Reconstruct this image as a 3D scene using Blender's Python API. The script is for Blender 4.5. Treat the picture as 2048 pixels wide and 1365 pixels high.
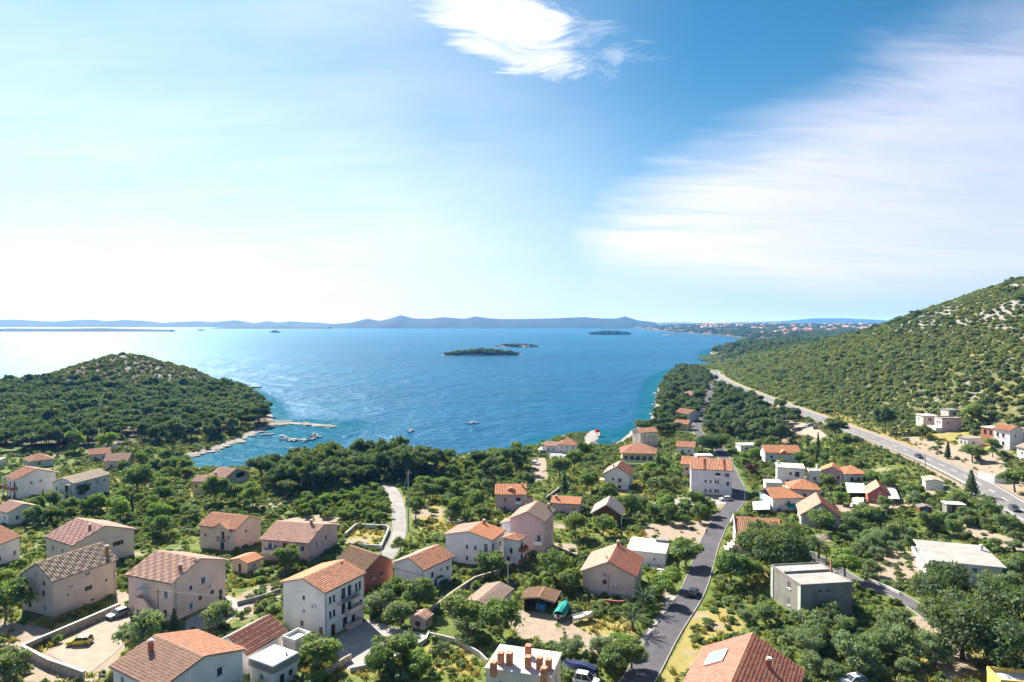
import bpy, bmesh, math, random
import numpy as np
from mathutils import Vector, Matrix
from mathutils.geometry import delaunay_2d_cdt
for o in list(bpy.data.objects): bpy.data.objects.remove(o)
SC = bpy.context.scene
COL = SC.collection
R = math.radians
rnd = random.Random(11)
# ------------------------------------------------------------------ camera, sky, sun, exposure
CAM_Z = 64.0
PITCH = math.atan(37.5/1359.0)
cam = bpy.data.cameras.new('camera'); cam.sensor_width = 36.0; cam.lens = 36.0*1359.0/2048.0
cam.clip_start = 1.0; cam.clip_end = 90000.0
camo = bpy.data.objects.new('camera', cam); COL.objects.link(camo)
camo.location = (0, 0, CAM_Z); camo.rotation_euler = (R(90)-PITCH, 0, 0)
SC.camera = camo
SUN_AZ, SUN_EL = R(-33.0), R(39.0)          # from +Y, negative = towards the left
SUN_DIR = Vector((math.sin(SUN_AZ)*math.cos(SUN_EL), math.cos(SUN_AZ)*math.cos(SUN_EL), math.sin(SUN_EL)))
SUN_STRENGTH, SKY_STRENGTH, EXPOSURE = 5.0, 0.05, 1.57
SKY_TINT = (0.28, 0.70, 0.80)
CLOUD_SUN, CLOUD_FAR = (8.8, 9.1, 9.3, 1), (6.2, 6.25, 7.6, 1)
HAZE_SUN, HAZE_FAR = (6.6, 7.2, 7.5, 1), (4.1, 5.2, 7.1, 1)      # pale band above the horizon
sun = bpy.data.lights.new('sun', 'SUN'); sun.energy = SUN_STRENGTH; sun.angle = R(0.53); sun.color = (1.0, .93, .83)
suno = bpy.data.objects.new('sun', sun); COL.objects.link(suno)
suno.rotation_euler = (-SUN_DIR).to_track_quat('-Z', 'Y').to_euler(); suno.location = (-300, 400, 500)
SC.view_settings.view_transform = 'Standard'; SC.view_settings.look = 'None'
SC.view_settings.exposure = EXPOSURE; SC.view_settings.gamma = 1.0; SC.view_settings.use_curve_mapping = False
SC.render.engine = 'CYCLES'
cy = SC.cycles
cy.max_bounces = 8; cy.diffuse_bounces = 5; cy.glossy_bounces = 2; cy.transmission_bounces = 5; cy.transparent_max_bounces = 4; cy.volume_bounces = 0
cy.use_adaptive_sampling = True; cy.adaptive_threshold = 0.02
cy.caustics_reflective = False; cy.caustics_refractive = False
cy.sample_clamp_indirect = 4.0
try:
    cy.use_denoising = True; cy.denoiser = 'OPENIMAGEDENOISE'; cy.denoising_prefilter = 'ACCURATE'
except Exception: pass

class NT:
    """small node-tree helper"""
    def __init__(s, tree): s.t = tree; s.n = tree.nodes; s.l = tree.links
    def new(s, kind, **kw):
        nd = s.n.new(kind)
        ins = kw.pop('ins', {})
        for k, v in kw.items(): setattr(nd, k, v)
        for k, v in ins.items(): s.set(nd, k, v)
        return nd
    def set(s, nd, k, v):
        sock = nd.inputs[k]
        if isinstance(v, bpy.types.NodeSocket): s.l.new(v, sock)
        else: sock.default_value = v
    def math(s, op, a, b=0.0, c=None, clamp=False):
        nd = s.n.new('ShaderNodeMath'); nd.operation = op; nd.use_clamp = clamp
        s.set(nd, 0, a); s.set(nd, 1, b)
        if c is not None: s.set(nd, 2, c)
        return nd.outputs[0]
    def mix(s, f, a, b, mode='MIX'):
        nd = s.n.new('ShaderNodeMix'); nd.data_type = 'RGBA'; nd.blend_type = mode; nd.clamp_factor = True
        s.set(nd, 0, f); s.set(nd, 6, a); s.set(nd, 7, b)
        return nd.outputs[2]
    def noise(s, vec, scale, detail=3.0, rough=.55, dist=0.0):
        nd = s.n.new('ShaderNodeTexNoise'); nd.inputs['Scale'].default_value = scale; nd.inputs['Detail'].default_value = detail
        nd.inputs['Roughness'].default_value = rough; nd.inputs['Distortion'].default_value = dist
        if vec is not None: s.l.new(vec, nd.inputs['Vector'])
        return nd.outputs[0]
    def ramp(s, f, stops, interp='LINEAR'):
        nd = s.n.new('ShaderNodeValToRGB'); cr = nd.color_ramp; cr.interpolation = interp
        while len(cr.elements) < len(stops): cr.elements.new(.5)
        for e, (p, c) in zip(cr.elements, stops):
            e.position = p; e.color = (c, c, c, 1) if isinstance(c, (int, float)) else (*c[:3], 1)
        s.set(nd, 0, f); return nd.outputs[0]
    def smooth(s, v, a, b, lo=0.0, hi=1.0):
        nd = s.n.new('ShaderNodeMapRange'); nd.interpolation_type = 'SMOOTHSTEP'
        s.set(nd, 0, v)
        for i, x in enumerate((a, b, lo, hi)): nd.inputs[1+i].default_value = x
        return nd.outputs[0]
    def scale(s, vec, xyz):
        nd = s.n.new('ShaderNodeMapping'); s.l.new(vec, nd.inputs[0]); nd.inputs['Scale'].default_value = xyz
        return nd.outputs[0]

world = bpy.data.worlds.new('World'); SC.world = world; world.use_nodes = True
wt = NT(world.node_tree); wt.n.clear()
sky = wt.new('ShaderNodeTexSky', sky_type='NISHITA', sun_disc=False, sun_elevation=SUN_EL, sun_rotation=SUN_AZ % (2*math.pi),
             altitude=60.0, air_density=1.0, dust_density=0.4, ozone_density=4.0)
tc = wt.new('ShaderNodeTexCoord'); sep = wt.new('ShaderNodeSeparateXYZ'); wt.l.new(tc.outputs['Generated'], sep.inputs[0])
sx, sy, sz = sep.outputs
az = wt.math('ARCTAN2', sx, sy)                       # 0 = straight ahead, + to the right
el = wt.math('ARCSINE', sz)
zc = wt.math('ADD', wt.math('MAXIMUM', sz, 0.0), 0.16)
pl = wt.new('ShaderNodeCombineXYZ'); wt.set(pl, 0, wt.math('DIVIDE', sx, zc)); wt.set(pl, 1, wt.math('DIVIDE', sy, zc))
plane = pl.outputs[0]                                 # the high cloud sheet seen from below
def rotscale(vec, ang, s):
    nd = wt.new('ShaderNodeMapping'); wt.l.new(vec, nd.inputs[0]); nd.inputs['Rotation'].default_value = (0, 0, ang); nd.inputs['Scale'].default_value = s
    return nd.outputs[0]
streak = wt.noise(rotscale(plane, R(-28), (.55, 1.9, 1)), 2.2, 7, .6, .6)
fluff = wt.noise(rotscale(plane, R(-20), (1.0, 1.5, 1)), 4.5, 8, .62, .8)
broad = wt.noise(plane, .55, 4, .5, .3)
def blob(a0, e0, ra, re, rot=0.0):
    """soft oval patch of the cloud sheet at a bearing and height"""
    da = wt.math('SUBTRACT', az, a0); de = wt.math('SUBTRACT', el, e0)
    c, s_ = math.cos(rot), math.sin(rot)
    p = wt.math('ADD', wt.math('MULTIPLY', da, c/ra), wt.math('MULTIPLY', de, s_/ra))
    q = wt.math('ADD', wt.math('MULTIPLY', da, -s_/re), wt.math('MULTIPLY', de, c/re))
    return wt.math('ADD', wt.math('MULTIPLY', p, p), wt.math('MULTIPLY', q, q))

# cirrus: a bright torn patch high up, a wide veil opening to the right, thin streaks elsewhere
edge = wt.math('MULTIPLY', wt.math('SUBTRACT', fluff, .5), 1.5)
torn = wt.math('MULTIPLY', wt.math('SUBTRACT', wt.noise(rotscale(plane, R(-35), (1.0, 1.9, 1)), 3.6, 10, .66, 1.4), .5), 2.9)
c1 = wt.smooth(wt.math('ADD', blob(-.028, .418, .150, .060, R(-21)), torn), 1.35, .1)
c1b = wt.smooth(wt.math('ADD', blob(.07, .39, .14, .055, R(-14)), wt.math('MULTIPLY', torn, 1.4)), 1.0, -.3, 0, .4)
up_line = wt.math('ADD', wt.math('MULTIPLY', wt.math('POWER', wt.math('MAXIMUM', wt.math('SUBTRACT', az, .05), 0.0), .8), .38), .135)
below = wt.math('ADD', wt.math('SUBTRACT', up_line, el), wt.math('MULTIPLY', wt.math('SUBTRACT', streak, .5), .16))
veil = wt.math('MULTIPLY', wt.smooth(below, -.035, .11), wt.smooth(wt.math('ADD', az, wt.math('MULTIPLY', edge, .07)), .03, .17))
veil = wt.math('MULTIPLY', veil, wt.smooth(wt.math('SUBTRACT', el, wt.math('MULTIPLY', wt.math('MAXIMUM', wt.math('SUBTRACT', .45, az), 0.0), .16)), .01, .075, .22, 1.0))
veil = wt.math('MULTIPLY', veil, wt.smooth(az, 1.7, .9))
veil = wt.math('MULTIPLY', veil, wt.smooth(wt.math('ADD', streak, wt.math('MULTIPLY', fluff, .3)), .36, .8, .74, 1.0))
veil = wt.math('MULTIPLY', veil, wt.smooth(az, .2, .75, 1.0, .68))
soft = wt.math('ADD', wt.math('MULTIPLY', streak, .35), wt.math('MULTIPLY', broad, .9))
thin = wt.math('MULTIPLY', wt.smooth(soft, .36, .95, .28, .85), wt.smooth(el, .0, .10, .4, .75))
thin = wt.math('MULTIPLY', thin, wt.smooth(az, .30, -.25, .0, 1.0))
cloud = wt.math('MAXIMUM', wt.math('MAXIMUM', c1, c1b), wt.math('MAXIMUM', veil, thin))
skycol = wt.mix(1.0, sky.outputs[0], (SKY_TINT[0], SKY_TINT[1], SKY_TINT[2], 1), 'MULTIPLY')
glowamt = wt.smooth(wt.math('ABSOLUTE', wt.math('SUBTRACT', az, SUN_AZ)), 1.3, 0.0)   # clouds are brighter towards the sun
ccol = wt.mix(glowamt, CLOUD_FAR, CLOUD_SUN)
band = wt.math('POWER', wt.smooth(el, .44, -.01), 1.7)
wide = wt.smooth(az, .75, -.55, .55, 1.0)
skycol = wt.mix(wt.math('MULTIPLY', band, wide), skycol, wt.mix(glowamt, HAZE_FAR, HAZE_SUN))
skyfin = wt.mix(cloud, skycol, ccol)
skyfin = wt.mix(wt.smooth(el, -.02, -.15), skyfin, (1.2, 1.3, 1.2, 1))
bg = wt.new('ShaderNodeBackground', ins={'Strength': SKY_STRENGTH}); wt.l.new(skyfin, bg.inputs[0])
wo = wt.new('ShaderNodeOutputWorld'); wt.l.new(bg.outputs[0], wo.inputs[0])

# ------------------------------------------------------------------ materials
MATS = {}
def mat(name, build):
    if name in MATS: return MATS[name]
    m = bpy.data.materials.new(name); m.use_nodes = True
    t = NT(m.node_tree); t.n.clear()
    out = t.new('ShaderNodeOutputMaterial')
    sh = build(t)
    t.l.new(sh, out.inputs[0]); MATS[name] = m
    return m
def principled(t, color, rough=.8, spec=.3, metal=0.0, bump=None, bstr=.3, bdist=.05, **kw):
    p = t.new('ShaderNodeBsdfPrincipled')
    t.set(p, 'Base Color', color if isinstance(color, bpy.types.NodeSocket) else (*color[:3], 1))
    t.set(p, 'Roughness', rough); t.set(p, 'Specular IOR Level', spec); t.set(p, 'Metallic', metal)
    for k, v in kw.items(): t.set(p, k, v)
    if bump is not None:
        b = t.new('ShaderNodeBump'); b.inputs['Strength'].default_value = bstr; b.inputs['Distance'].default_value = bdist
        t.l.new(bump, b.inputs['Height']); t.l.new(b.outputs[0], p.inputs['Normal'])
    return p.outputs[0]
def coords(t, kind='Object'):
    return t.new('ShaderNodeTexCoord').outputs[kind]
def sh(c, k): return tuple(min(1.0, max(0.0, v*k)) for v in c)
def plaster(name, c, dirt=.35):
    def b(t):
        o = coords(t)
        big = t.noise(o, .35, 4); fine = t.noise(o, 3.0, 5, .65)
        run = t.noise(t.scale(o, (1.4, 1.4, .12)), 1.6, 4, .6)
        col = t.mix(t.smooth(big, .35, .7), (*sh(c, .9), 1), (*sh(c, 1.04), 1))
        col = t.mix(t.math('MULTIPLY', t.smooth(run, .52, .78), dirt), col, (*sh((c[0]*.62, c[1]*.56, c[2]*.5), 1), 1))
        col = t.mix(t.smooth(fine, .3, .75, 0, .25), col, (*sh(c, .72), 1))
        return principled(t, col, .9, .15, bump=fine, bstr=.25, bdist=.03)
    return mat(name, b)
def tiles(name, c1, c2=None, var=.62, c3=None):
    """fired roof tiles: a per-tile random tone, an optional second glaze laid in a pattern, lichen"""
    c2 = c2 or c1
    def b(t):
        at_ = t.new('ShaderNodeAttribute', attribute_name='tone'); s = t.new('ShaderNodeSeparateColor'); t.l.new(at_.outputs['Color'], s.inputs[0])
        o = coords(t)
        base = t.mix(s.outputs[1], (*c1, 1), (*c2, 1))
        base = t.mix(t.math('MULTIPLY', s.outputs[0], var), base, (*sh(c3 or (c1[0]*.55, c1[1]*.5, c1[2]*.5), 1), 1))
        moss = t.noise(o, .45, 5, .62); fine = t.noise(o, 6.0, 4, .6)
        base = t.mix(t.smooth(moss, .5, .78, 0, .5), base, (.20, .165, .12, 1))
        base = t.mix(t.smooth(fine, .45, .8, 0, .3), base, (*sh(c1, 1.35), 1))
        return principled(t, base, .82, .25, bump=fine, bstr=.3, bdist=.02)
    return mat(name, b)
def concrete(name, c, stain=.5):
    def b(t):
        o = coords(t)
        a = t.noise(o, .5, 6, .65); f = t.noise(o, 5.0, 5, .65)
        col = t.mix(t.smooth(a, .35, .72, 0, stain), (*c, 1), (*sh(c, .52), 1))
        col = t.mix(t.smooth(f, .4, .8, 0, .3), col, (*sh(c, 1.25), 1))
        return principled(t, col, .92, .15, bump=f, bstr=.3, bdist=.03)
    return mat(name, b)
def stone(name, c):
    def b(t):
        o = coords(t)
        v = t.new('ShaderNodeTexVoronoi', ins={'Scale': 2.4, 'Randomness': .9}); t.l.new(o, v.inputs['Vector'])
        e = t.new('ShaderNodeTexVoronoi', feature='DISTANCE_TO_EDGE', ins={'Scale': 2.4, 'Randomness': .9}); t.l.new(o, e.inputs['Vector'])
        s = t.new('ShaderNodeSeparateColor'); t.l.new(v.outputs['Color'], s.inputs[0])
        col = t.mix(s.outputs[0], (*sh(c, .72), 1), (*sh(c, 1.2), 1))
        j = t.smooth(e.outputs['Distance'], 0, .06)
        col = t.mix(j, (*sh(c, .55), 1), col)
        return principled(t, col, .92, .15, bump=j, bstr=.6, bdist=.05)
    return mat(name, b)
def brickm(name, c):
    def b(t):
        o = coords(t)
        br = t.new('ShaderNodeTexBrick', ins={'Scale': 1.0, 'Color1': (*c, 1), 'Color2': (*sh(c, .7), 1), 'Mortar': (.42, .36, .32, 1), 'Mortar Size': .012, 'Brick Width': .5, 'Row Height': .25})
        mp = t.new('ShaderNodeMapping'); t.l.new(o, mp.inputs[0]); mp.inputs['Rotation'].default_value = (R(90), 0, R(45))
        t.l.new(mp.outputs[0], br.inputs[0])
        n = t.noise(o, 1.0, 5)
        col = t.mix(t.smooth(n, .4, .75, 0, .4), br.outputs[0], (*sh(c, .5), 1))
        return principled(t, col, .9, .15, bump=br.outputs['Fac'], bstr=-.3, bdist=.03)
    return mat(name, b)
def simple(name, c, rough=.6, spec=.4, metal=0.0, var=.2, sc=2.0):
    def b(t):
        o = coords(t); n = t.noise(o, sc, 4)
        return principled(t, t.mix(t.smooth(n, .3, .75, 0, var), (*c, 1), (*sh(c, .55), 1)), rough, spec, metal)
    return mat(name, b)
def wood(name, c):
    def b(t):
        o = coords(t); n = t.noise(t.scale(o, (.4, 6, 6)), 2.0, 5)
        return principled(t, t.mix(t.smooth(n, .3, .7), (*c, 1), (*sh(c, .45), 1)), .8, .2, bump=n, bstr=.3)
    return mat(name, b)
def glass(name='window_glass', c=(.03, .037, .05)):
    def b(t):
        o = coords(t, 'Object'); n = t.noise(o, .8, 2)
        oi = t.new('ShaderNodeObjectInfo')
        col = t.mix(oi.outputs['Random'], (*c, 1), (*sh(c, 2.6), 1))
        return principled(t, col, .08, .6, bump=n, bstr=.05)
    return mat(name, b)
def paint(name, c):
    def b(t):
        o = coords(t); n = t.noise(o, 3, 4)
        return principled(t, t.mix(t.smooth(n, .4, .8, 0, .12), (*c, 1), (.3, .27, .22, 1)), .28, .5, **{'Coat Weight': .6, 'Coat Roughness': .08})
    return mat(name, b)
def foliage(name, c_dark, c_light, trans=.3, hue=.5, c_alt=None):
    """leaves: tone varies leaf by leaf and tree by tree; thin leaves let light through"""
    c_alt = c_alt or c_light
    def b(t):
        at_ = t.new('ShaderNodeAttribute', attribute_name='tone'); s = t.new('ShaderNodeSeparateColor'); t.l.new(at_.outputs['Color'], s.inputs[0])
        oi = t.new('ShaderNodeObjectInfo')
        col = t.mix(s.outputs[0], (*c_dark, 1), (*c_light, 1))
        col = t.mix(t.math('MULTIPLY', oi.outputs['Random'], hue), col, (*c_alt, 1))
        r2 = t.math('FRACT', t.math('MULTIPLY', oi.outputs['Random'], 7.31))
        col = t.mix(t.math('MULTIPLY', r2, .4), col, t.mix(1.0, col, (.55, .6, .6, 1), 'MULTIPLY'))
        d = t.new('ShaderNodeBsdfDiffuse'); t.l.new(col, d.inputs[0])
        tr = t.new('ShaderNodeBsdfTranslucent'); t.l.new(t.mix(1.0, col, (1.3, 1.35, .55, 1), 'MULTIPLY'), tr.inputs[0])
        g = t.new('ShaderNodeBsdfGlossy', ins={'Roughness': .6, 'Color': (.8, .85, .9, 1)})
        m1 = t.new('ShaderNodeMixShader', ins={0: trans}); t.l.new(d.outputs[0], m1.inputs[1]); t.l.new(tr.outputs[0], m1.inputs[2])
        m2 = t.new('ShaderNodeMixShader', ins={0: .02}); t.l.new(m1.outputs[0], m2.inputs[1]); t.l.new(g.outputs[0], m2.inputs[2])
        return m2.outputs[0]
    return mat(name, b)
def bark(name, c):
    def b(t):
        o = coords(t); n = t.noise(t.scale(o, (4, 4, .8)), 2.0, 5, .65)
        return principled(t, t.mix(t.smooth(n, .3, .7), (*c, 1), (*sh(c, .4), 1)), .95, .1, bump=n, bstr=.5)
    return mat(name, b)

def ground_mat(t):
    at_ = t.new('ShaderNodeAttribute', attribute_name='zone'); s = t.new('ShaderNodeSeparateColor'); t.l.new(at_.outputs['Color'], s.inputs[0])
    soil, dry, rock = s.outputs; wood_ = at_.outputs['Alpha']
    o = coords(t)
    n1 = t.noise(o, .09, 6, .62); n2 = t.noise(o, .55, 6, .65); n3 = t.noise(o, 2.6, 5, .65)
    grass = t.mix(t.smooth(n2, .3, .7), (.06, .095, .02, 1), (.135, .17, .045, 1))
    grass = t.mix(t.smooth(n3, .52, .78, 0, .5), grass, (.19, .18, .07, 1))
    straw = t.mix(t.smooth(n2, .3, .72), (.29, .225, .075, 1), (.18, .185, .055, 1))
    straw = t.mix(t.smooth(n3, .45, .8, 0, .5), straw, (.42, .33, .16, 1))
    earth = t.mix(t.smooth(n2, .3, .7), (.31, .25, .19, 1), (.235, .185, .135, 1))
    earth = t.mix(t.smooth(n3, .45, .75, 0, .5), earth, (.38, .325, .265, 1))
    maquis = t.mix(t.smooth(n3, .35, .68), (.055, .075, .025, 1), (.17, .155, .075, 1))
    maquis = t.mix(t.smooth(n2, .48, .72, 0, .75), maquis, (.27, .235, .15, 1))
    limestone = t.mix(t.smooth(n3, .35, .7), (.28, .265, .245, 1), (.17, .16, .145, 1))
    litter = t.mix(t.smooth(n3, .35, .7), (.06, .055, .025, 1), (.12, .09, .05, 1))
    def w(v, n, k=.45):
        return t.smooth(t.math('ADD', v, t.math('MULTIPLY', t.math('SUBTRACT', n, .5), k*2)), .36, .64)
    hill = t.new('ShaderNodeAttribute', attribute_name='hill').outputs['Fac']
    col = t.mix(w(wood_, n1), grass, litter)
    col = t.mix(w(hill, n2), col, maquis)
    col = t.mix(w(dry, n2), col, straw)
    col = t.mix(w(soil, n2), col, earth)
    col = t.mix(w(rock, n3), col, limestone)
    return principled(t, col, .95, .1, bump=n3, bstr=.6, bdist=.15)
M_GROUND = mat('ground', ground_mat)

def sea_mat(t):
    at_ = t.new('ShaderNodeAttribute', attribute_name='shallow'); f = at_.outputs['Fac']
    g = t.new('ShaderNodeNewGeometry').outputs['Position']
    w1 = t.noise(t.scale(g, (1.0, 1.3, 1)), .45, 4, .6, .4)
    w2 = t.noise(t.scale(g, (.9, 1.15, 1)), .11, 3, .55, .5)
    w3 = t.noise(t.scale(g, (1.0, .8, 1)), .028, 3, .5, .4)
    gust = t.noise(t.scale(g, (.25, 1.0, 1)), .0045, 5, .6, 1.2)
    hgt = t.math('ADD', t.math('ADD', t.math('MULTIPLY', w1, .42), t.math('MULTIPLY', w2, 1.25)), t.math('MULTIPLY', w3, 3.2))
    deep = t.mix(t.smooth(gust, .35, .68), (*SEA_A, 1), (*SEA_B, 1))
    deep = t.mix(t.smooth(w3, .35, .7, 0, .35), deep, (*SEA_C, 1))
    bed = t.smooth(t.noise(g, .06, 5, .6), .42, .62)
    shal = t.mix(bed, (.006, .072, .115, 1), (.012, .10, .135, 1))
    col = t.mix(t.smooth(f, .15, .95), deep, shal)
    b = t.new('ShaderNodeBump', ins={'Strength': SEA_BUMP, 'Distance': 1.0}); t.l.new(hgt, b.inputs['Height'])
    d = t.new('ShaderNodeBsdfDiffuse'); t.l.new(col, d.inputs[0]); t.l.new(b.outputs[0], d.inputs['Normal'])
    gl = t.new('ShaderNodeBsdfGlossy', ins={'Roughness': SEA_ROUGH, 'Color': (.62, .82, 1.0, 1)}); t.l.new(b.outputs[0], gl.inputs['Normal'])
    fr = t.new('ShaderNodeFresnel', ins={'IOR': 1.333}); t.l.new(b.outputs[0], fr.inputs['Normal'])
    m = t.new('ShaderNodeMixShader'); t.l.new(t.math('MINIMUM', t.math('MULTIPLY', fr.outputs[0], t.smooth(f, .05, .7, SEA_SPEC, SEA_SPEC*.22)), .30), m.inputs[0]); t.l.new(d.outputs[0], m.inputs[1]); t.l.new(gl.outputs[0], m.inputs[2])
    return m.outputs[0]
SEA_A, SEA_B, SEA_C = (.002, .056, .122), (.003, .078, .158), (.0025, .066, .14)
SEA_ROUGH, SEA_SPEC, SEA_BUMP = .21, .40, 1.3
M_SEA = mat('sea_water', sea_mat)

def asphalt(name, c):
    def b(t):
        o = coords(t); a = t.noise(o, .25, 5, .6); f = t.noise(o, 6.0, 5, .7); tr = t.noise(t.scale(o, (1, 1, 1)), 1.1, 5, .65)
        col = t.mix(t.smooth(a, .35, .7), (*c, 1), (*sh(c, 1.35), 1))
        col = t.mix(t.smooth(tr, .5, .75, 0, .4), col, (*sh(c, .7), 1))
        col = t.mix(t.smooth(f, .5, .8, 0, .35), col, (*sh(c, 1.7), 1))
        return principled(t, col, .9, .25, bump=f, bstr=.3, bdist=.02)
    return mat(name, b)

# ------------------------------------------------------------------ mesh helpers
def link(o, parent=None):
    COL.objects.link(o)
    if parent is not None: o.parent = parent
    return o
def tag(o, label=None, cat=None, group=None, kind=None):
    if label: o['label'] = label
    if cat: o['category'] = cat
    if group: o['group'] = group
    if kind: o['kind'] = kind
    return o
def empty(name, loc=(0, 0, 0), rz=0.0, s=1.0):
    o = bpy.data.objects.new(name, None); o.location = loc; o.rotation_euler = (0, 0, rz); o.scale = (s, s, s); o.empty_display_size = .2
    return link(o)
def npmesh(name, verts, faces, mats, midx=None, smooth=False, cols=None, colname='tone', dom='FACE'):
    """verts (n,3), faces (m,k) arrays of one polygon size"""
    me = bpy.data.meshes.new(name)
    verts = np.asarray(verts, np.float32); faces = np.asarray(faces, np.int32)
    m, k = faces.shape
    me.vertices.add(len(verts)); me.vertices.foreach_set('co', verts.ravel())
    me.loops.add(m*k); me.loops.foreach_set('vertex_index', faces.ravel())
    me.polygons.add(m); me.polygons.foreach_set('loop_start', np.arange(0, m*k, k, dtype=np.int32))
    try: me.polygons.foreach_set('loop_total', np.full(m, k, np.int32))
    except Exception: pass
    for mt in (mats if isinstance(mats, (list, tuple)) else [mats]): me.materials.append(mt)
    if midx is not None: me.polygons.foreach_set('material_index', np.asarray(midx, np.int32))
    me.update(calc_edges=True)
    if cols is not None:
        a = me.attributes.new(colname, 'FLOAT_COLOR', dom); a.data.foreach_set('color', np.asarray(cols, np.float32).ravel())
    me.polygons.foreach_set('use_smooth', np.full(m, bool(smooth)))
    return me
class MB:
    """collects boxes, prisms, tubes; build() links them as one mesh object"""
    def __init__(s): s.v = []; s.f = []; s.m = []
    def poly(s, pts, m=0):
        i = len(s.v); s.v += [tuple(p) for p in pts]; s.f.append(tuple(range(i, i+len(pts)))); s.m.append(m); return s
    def box(s, x0, x1, y0, y1, z0, z1, m=0):
        i = len(s.v)
        s.v += [(x0,y0,z0),(x1,y0,z0),(x1,y1,z0),(x0,y1,z0),(x0,y0,z1),(x1,y0,z1),(x1,y1,z1),(x0,y1,z1)]
        for q in ((0,3,2,1),(4,5,6,7),(0,1,5,4),(1,2,6,5),(2,3,7,6),(3,0,4,7)): s.f.append(tuple(i+k for k in q)); s.m.append(m)
        return s
    def prism(s, prof, y0, y1, m=0, axis='y'):
        """profile in the x-z plane swept along y"""
        n = len(prof); i = len(s.v)
        for y in (y0, y1): s.v += [((a, y, b) if axis == 'y' else (y, a, b)) for a, b in prof]
        s.f.append(tuple(i+k for k in range(n))); s.f.append(tuple(i+n+k for k in reversed(range(n)))); s.m += [m, m]
        for k in range(n): s.f.append((i+k, i+(k+1) % n, i+n+(k+1) % n, i+n+k)[::-1]); s.m.append(m)
        return s
    def tube(s, pts, rads, n=6, m=0, cap=True):
        i = len(s.v); pts = [Vector(p) for p in pts]
        if not isinstance(rads, (list, tuple)): rads = [rads]*len(pts)
        for k, p in enumerate(pts):
            d = (pts[min(k+1, len(pts)-1)]-pts[max(k-1, 0)]).normalized()
            a = d.orthogonal().normalized() if abs(d.z) < .95 else Vector((1, 0, 0))
            a = (a-d*a.dot(d)).normalized(); b = d.cross(a)
            for j in range(n):
                t = 2*math.pi*j/n; s.v.append(tuple(p+(a*math.cos(t)+b*math.sin(t))*rads[k]))
        for k in range(len(pts)-1):
            for j in range(n):
                s.f.append((i+k*n+j, i+k*n+(j+1) % n, i+(k+1)*n+(j+1) % n, i+(k+1)*n+j)); s.m.append(m)
        if cap:
            s.f.append(tuple(i+j for j in reversed(range(n)))); s.f.append(tuple(i+(len(pts)-1)*n+j for j in range(n))); s.m += [m, m]
        return s
    def mesh(s, name, mats):
        me = bpy.data.meshes.new(name); me.from_pydata(s.v, [], s.f)
        for mt in (mats if isinstance(mats, (list, tuple)) else [mats]): me.materials.append(mt)
        me.polygons.foreach_set('material_index', s.m); me.update()
        return me
    def build(s, name, mats, parent=None, loc=None, rz=None):
        o = bpy.data.objects.new(name, s.mesh(name, mats)); link(o, parent)
        if loc is not None: o.location = loc
        if rz is not None: o.rotation_euler = (0, 0, rz)
        return o
def inst(name, me, parent=None, loc=(0, 0, 0), rz=0.0, s=None):
    o = bpy.data.objects.new(name, me); link(o, parent); o.location = loc; o.rotation_euler = (0, 0, rz)
    if s is not None: o.scale = s if isinstance(s, tuple) else (s, s, s)
    return o

# ------------------------------------------------------------------ the lie of the land
F_PX, CX, CY = 1359.0, 1024.0, 682.5
def at(px, py, z=0.0):
    """survey point: where the sight line through a picture point meets the level z"""
    c, s = math.cos(PITCH), math.sin(PITCH)
    u, v = (px-CX)/F_PX, (CY-py)/F_PX
    dy, dz = c+v*s, -s+v*c
    t = (z-CAM_Z)/dz
    return (u*t, dy*t)
def proj(x, y, z):
    c, s = math.cos(PITCH), math.sin(PITCH)
    zz = z-CAM_Z
    dep = y*c - zz*s
    up = y*s + zz*c
    return CX+F_PX*x/dep, CY-F_PX*up/dep
COAST_PX = [(352,921),(372,917),(400,908),(440,899),(478,884),(510,868),(540,856),(552,849),(585,849),(666,856),(668,851),(600,846),(548,841),
 (543,828),(530,806),(500,787),(462,776),(430,767),(380,757),(300,749),(200,752),(100,764),(0,777),(-60,782)]
COAST_PX2 = [(352,925),(375,932),(420,938),(500,938),(560,925),(640,915),(760,908),(880,914),(925,912),(1000,905),(1060,894),(1092,882),(1120,872),(1165,867),
 (1182,862),(1200,862),(1202,874),(1188,886),(1215,893),(1240,882),(1262,862),(1285,850),(1300,842),(1308,815),(1312,790),(1318,770),(1335,752),(1370,740),
 (1410,733),(1445,731),(1470,727),(1442,719),(1424,711),(1420,706),(1432,700),(1500,697),(1553,693),(1530,686),(1492,682),(1484,677),(1440,671),(1390,668),(1310,661.5),(1280,658.8),(1255,656.5)]
def _coast():
    a = [at(x, y) for x, y in COAST_PX]
    b = [at(x, y) for x, y in COAST_PX2]
    poly = [(-5000, 700)] + a[::-1] + b + [(2500, 13500), (16000, 13500), (16000, -900), (-5000, -900)]
    return np.array(poly)
COAST = _coast()
def sdist(x, y, poly):
    """signed distance to a closed outline, positive inside"""
    x = np.asarray(x, float); y = np.asarray(y, float)
    best = np.full(x.shape, 1e18); inside = np.zeros(x.shape, bool)
    n = len(poly)
    for i in range(n):
        x1, y1 = poly[i]; x2, y2 = poly[(i+1) % n]
        dx, dy = x2-x1, y2-y1
        t = np.clip(((x-x1)*dx+(y-y1)*dy)/(dx*dx+dy*dy+1e-12), 0, 1)
        best = np.minimum(best, (x-x1-t*dx)**2+(y-y1-t*dy)**2)
        if y1 != y2:
            c = ((y1 > y) != (y2 > y)) & (x < dx*(y-y1)/(y2-y1)+x1)
            inside ^= c
    d = np.sqrt(best)
    return np.where(inside, d, -d)
def sstep(a, b, v):
    t = np.clip((v-a)/(b-a), 0, 1)
    return t*t*(3-2*t)
HWY_Z = 10.0
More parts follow.
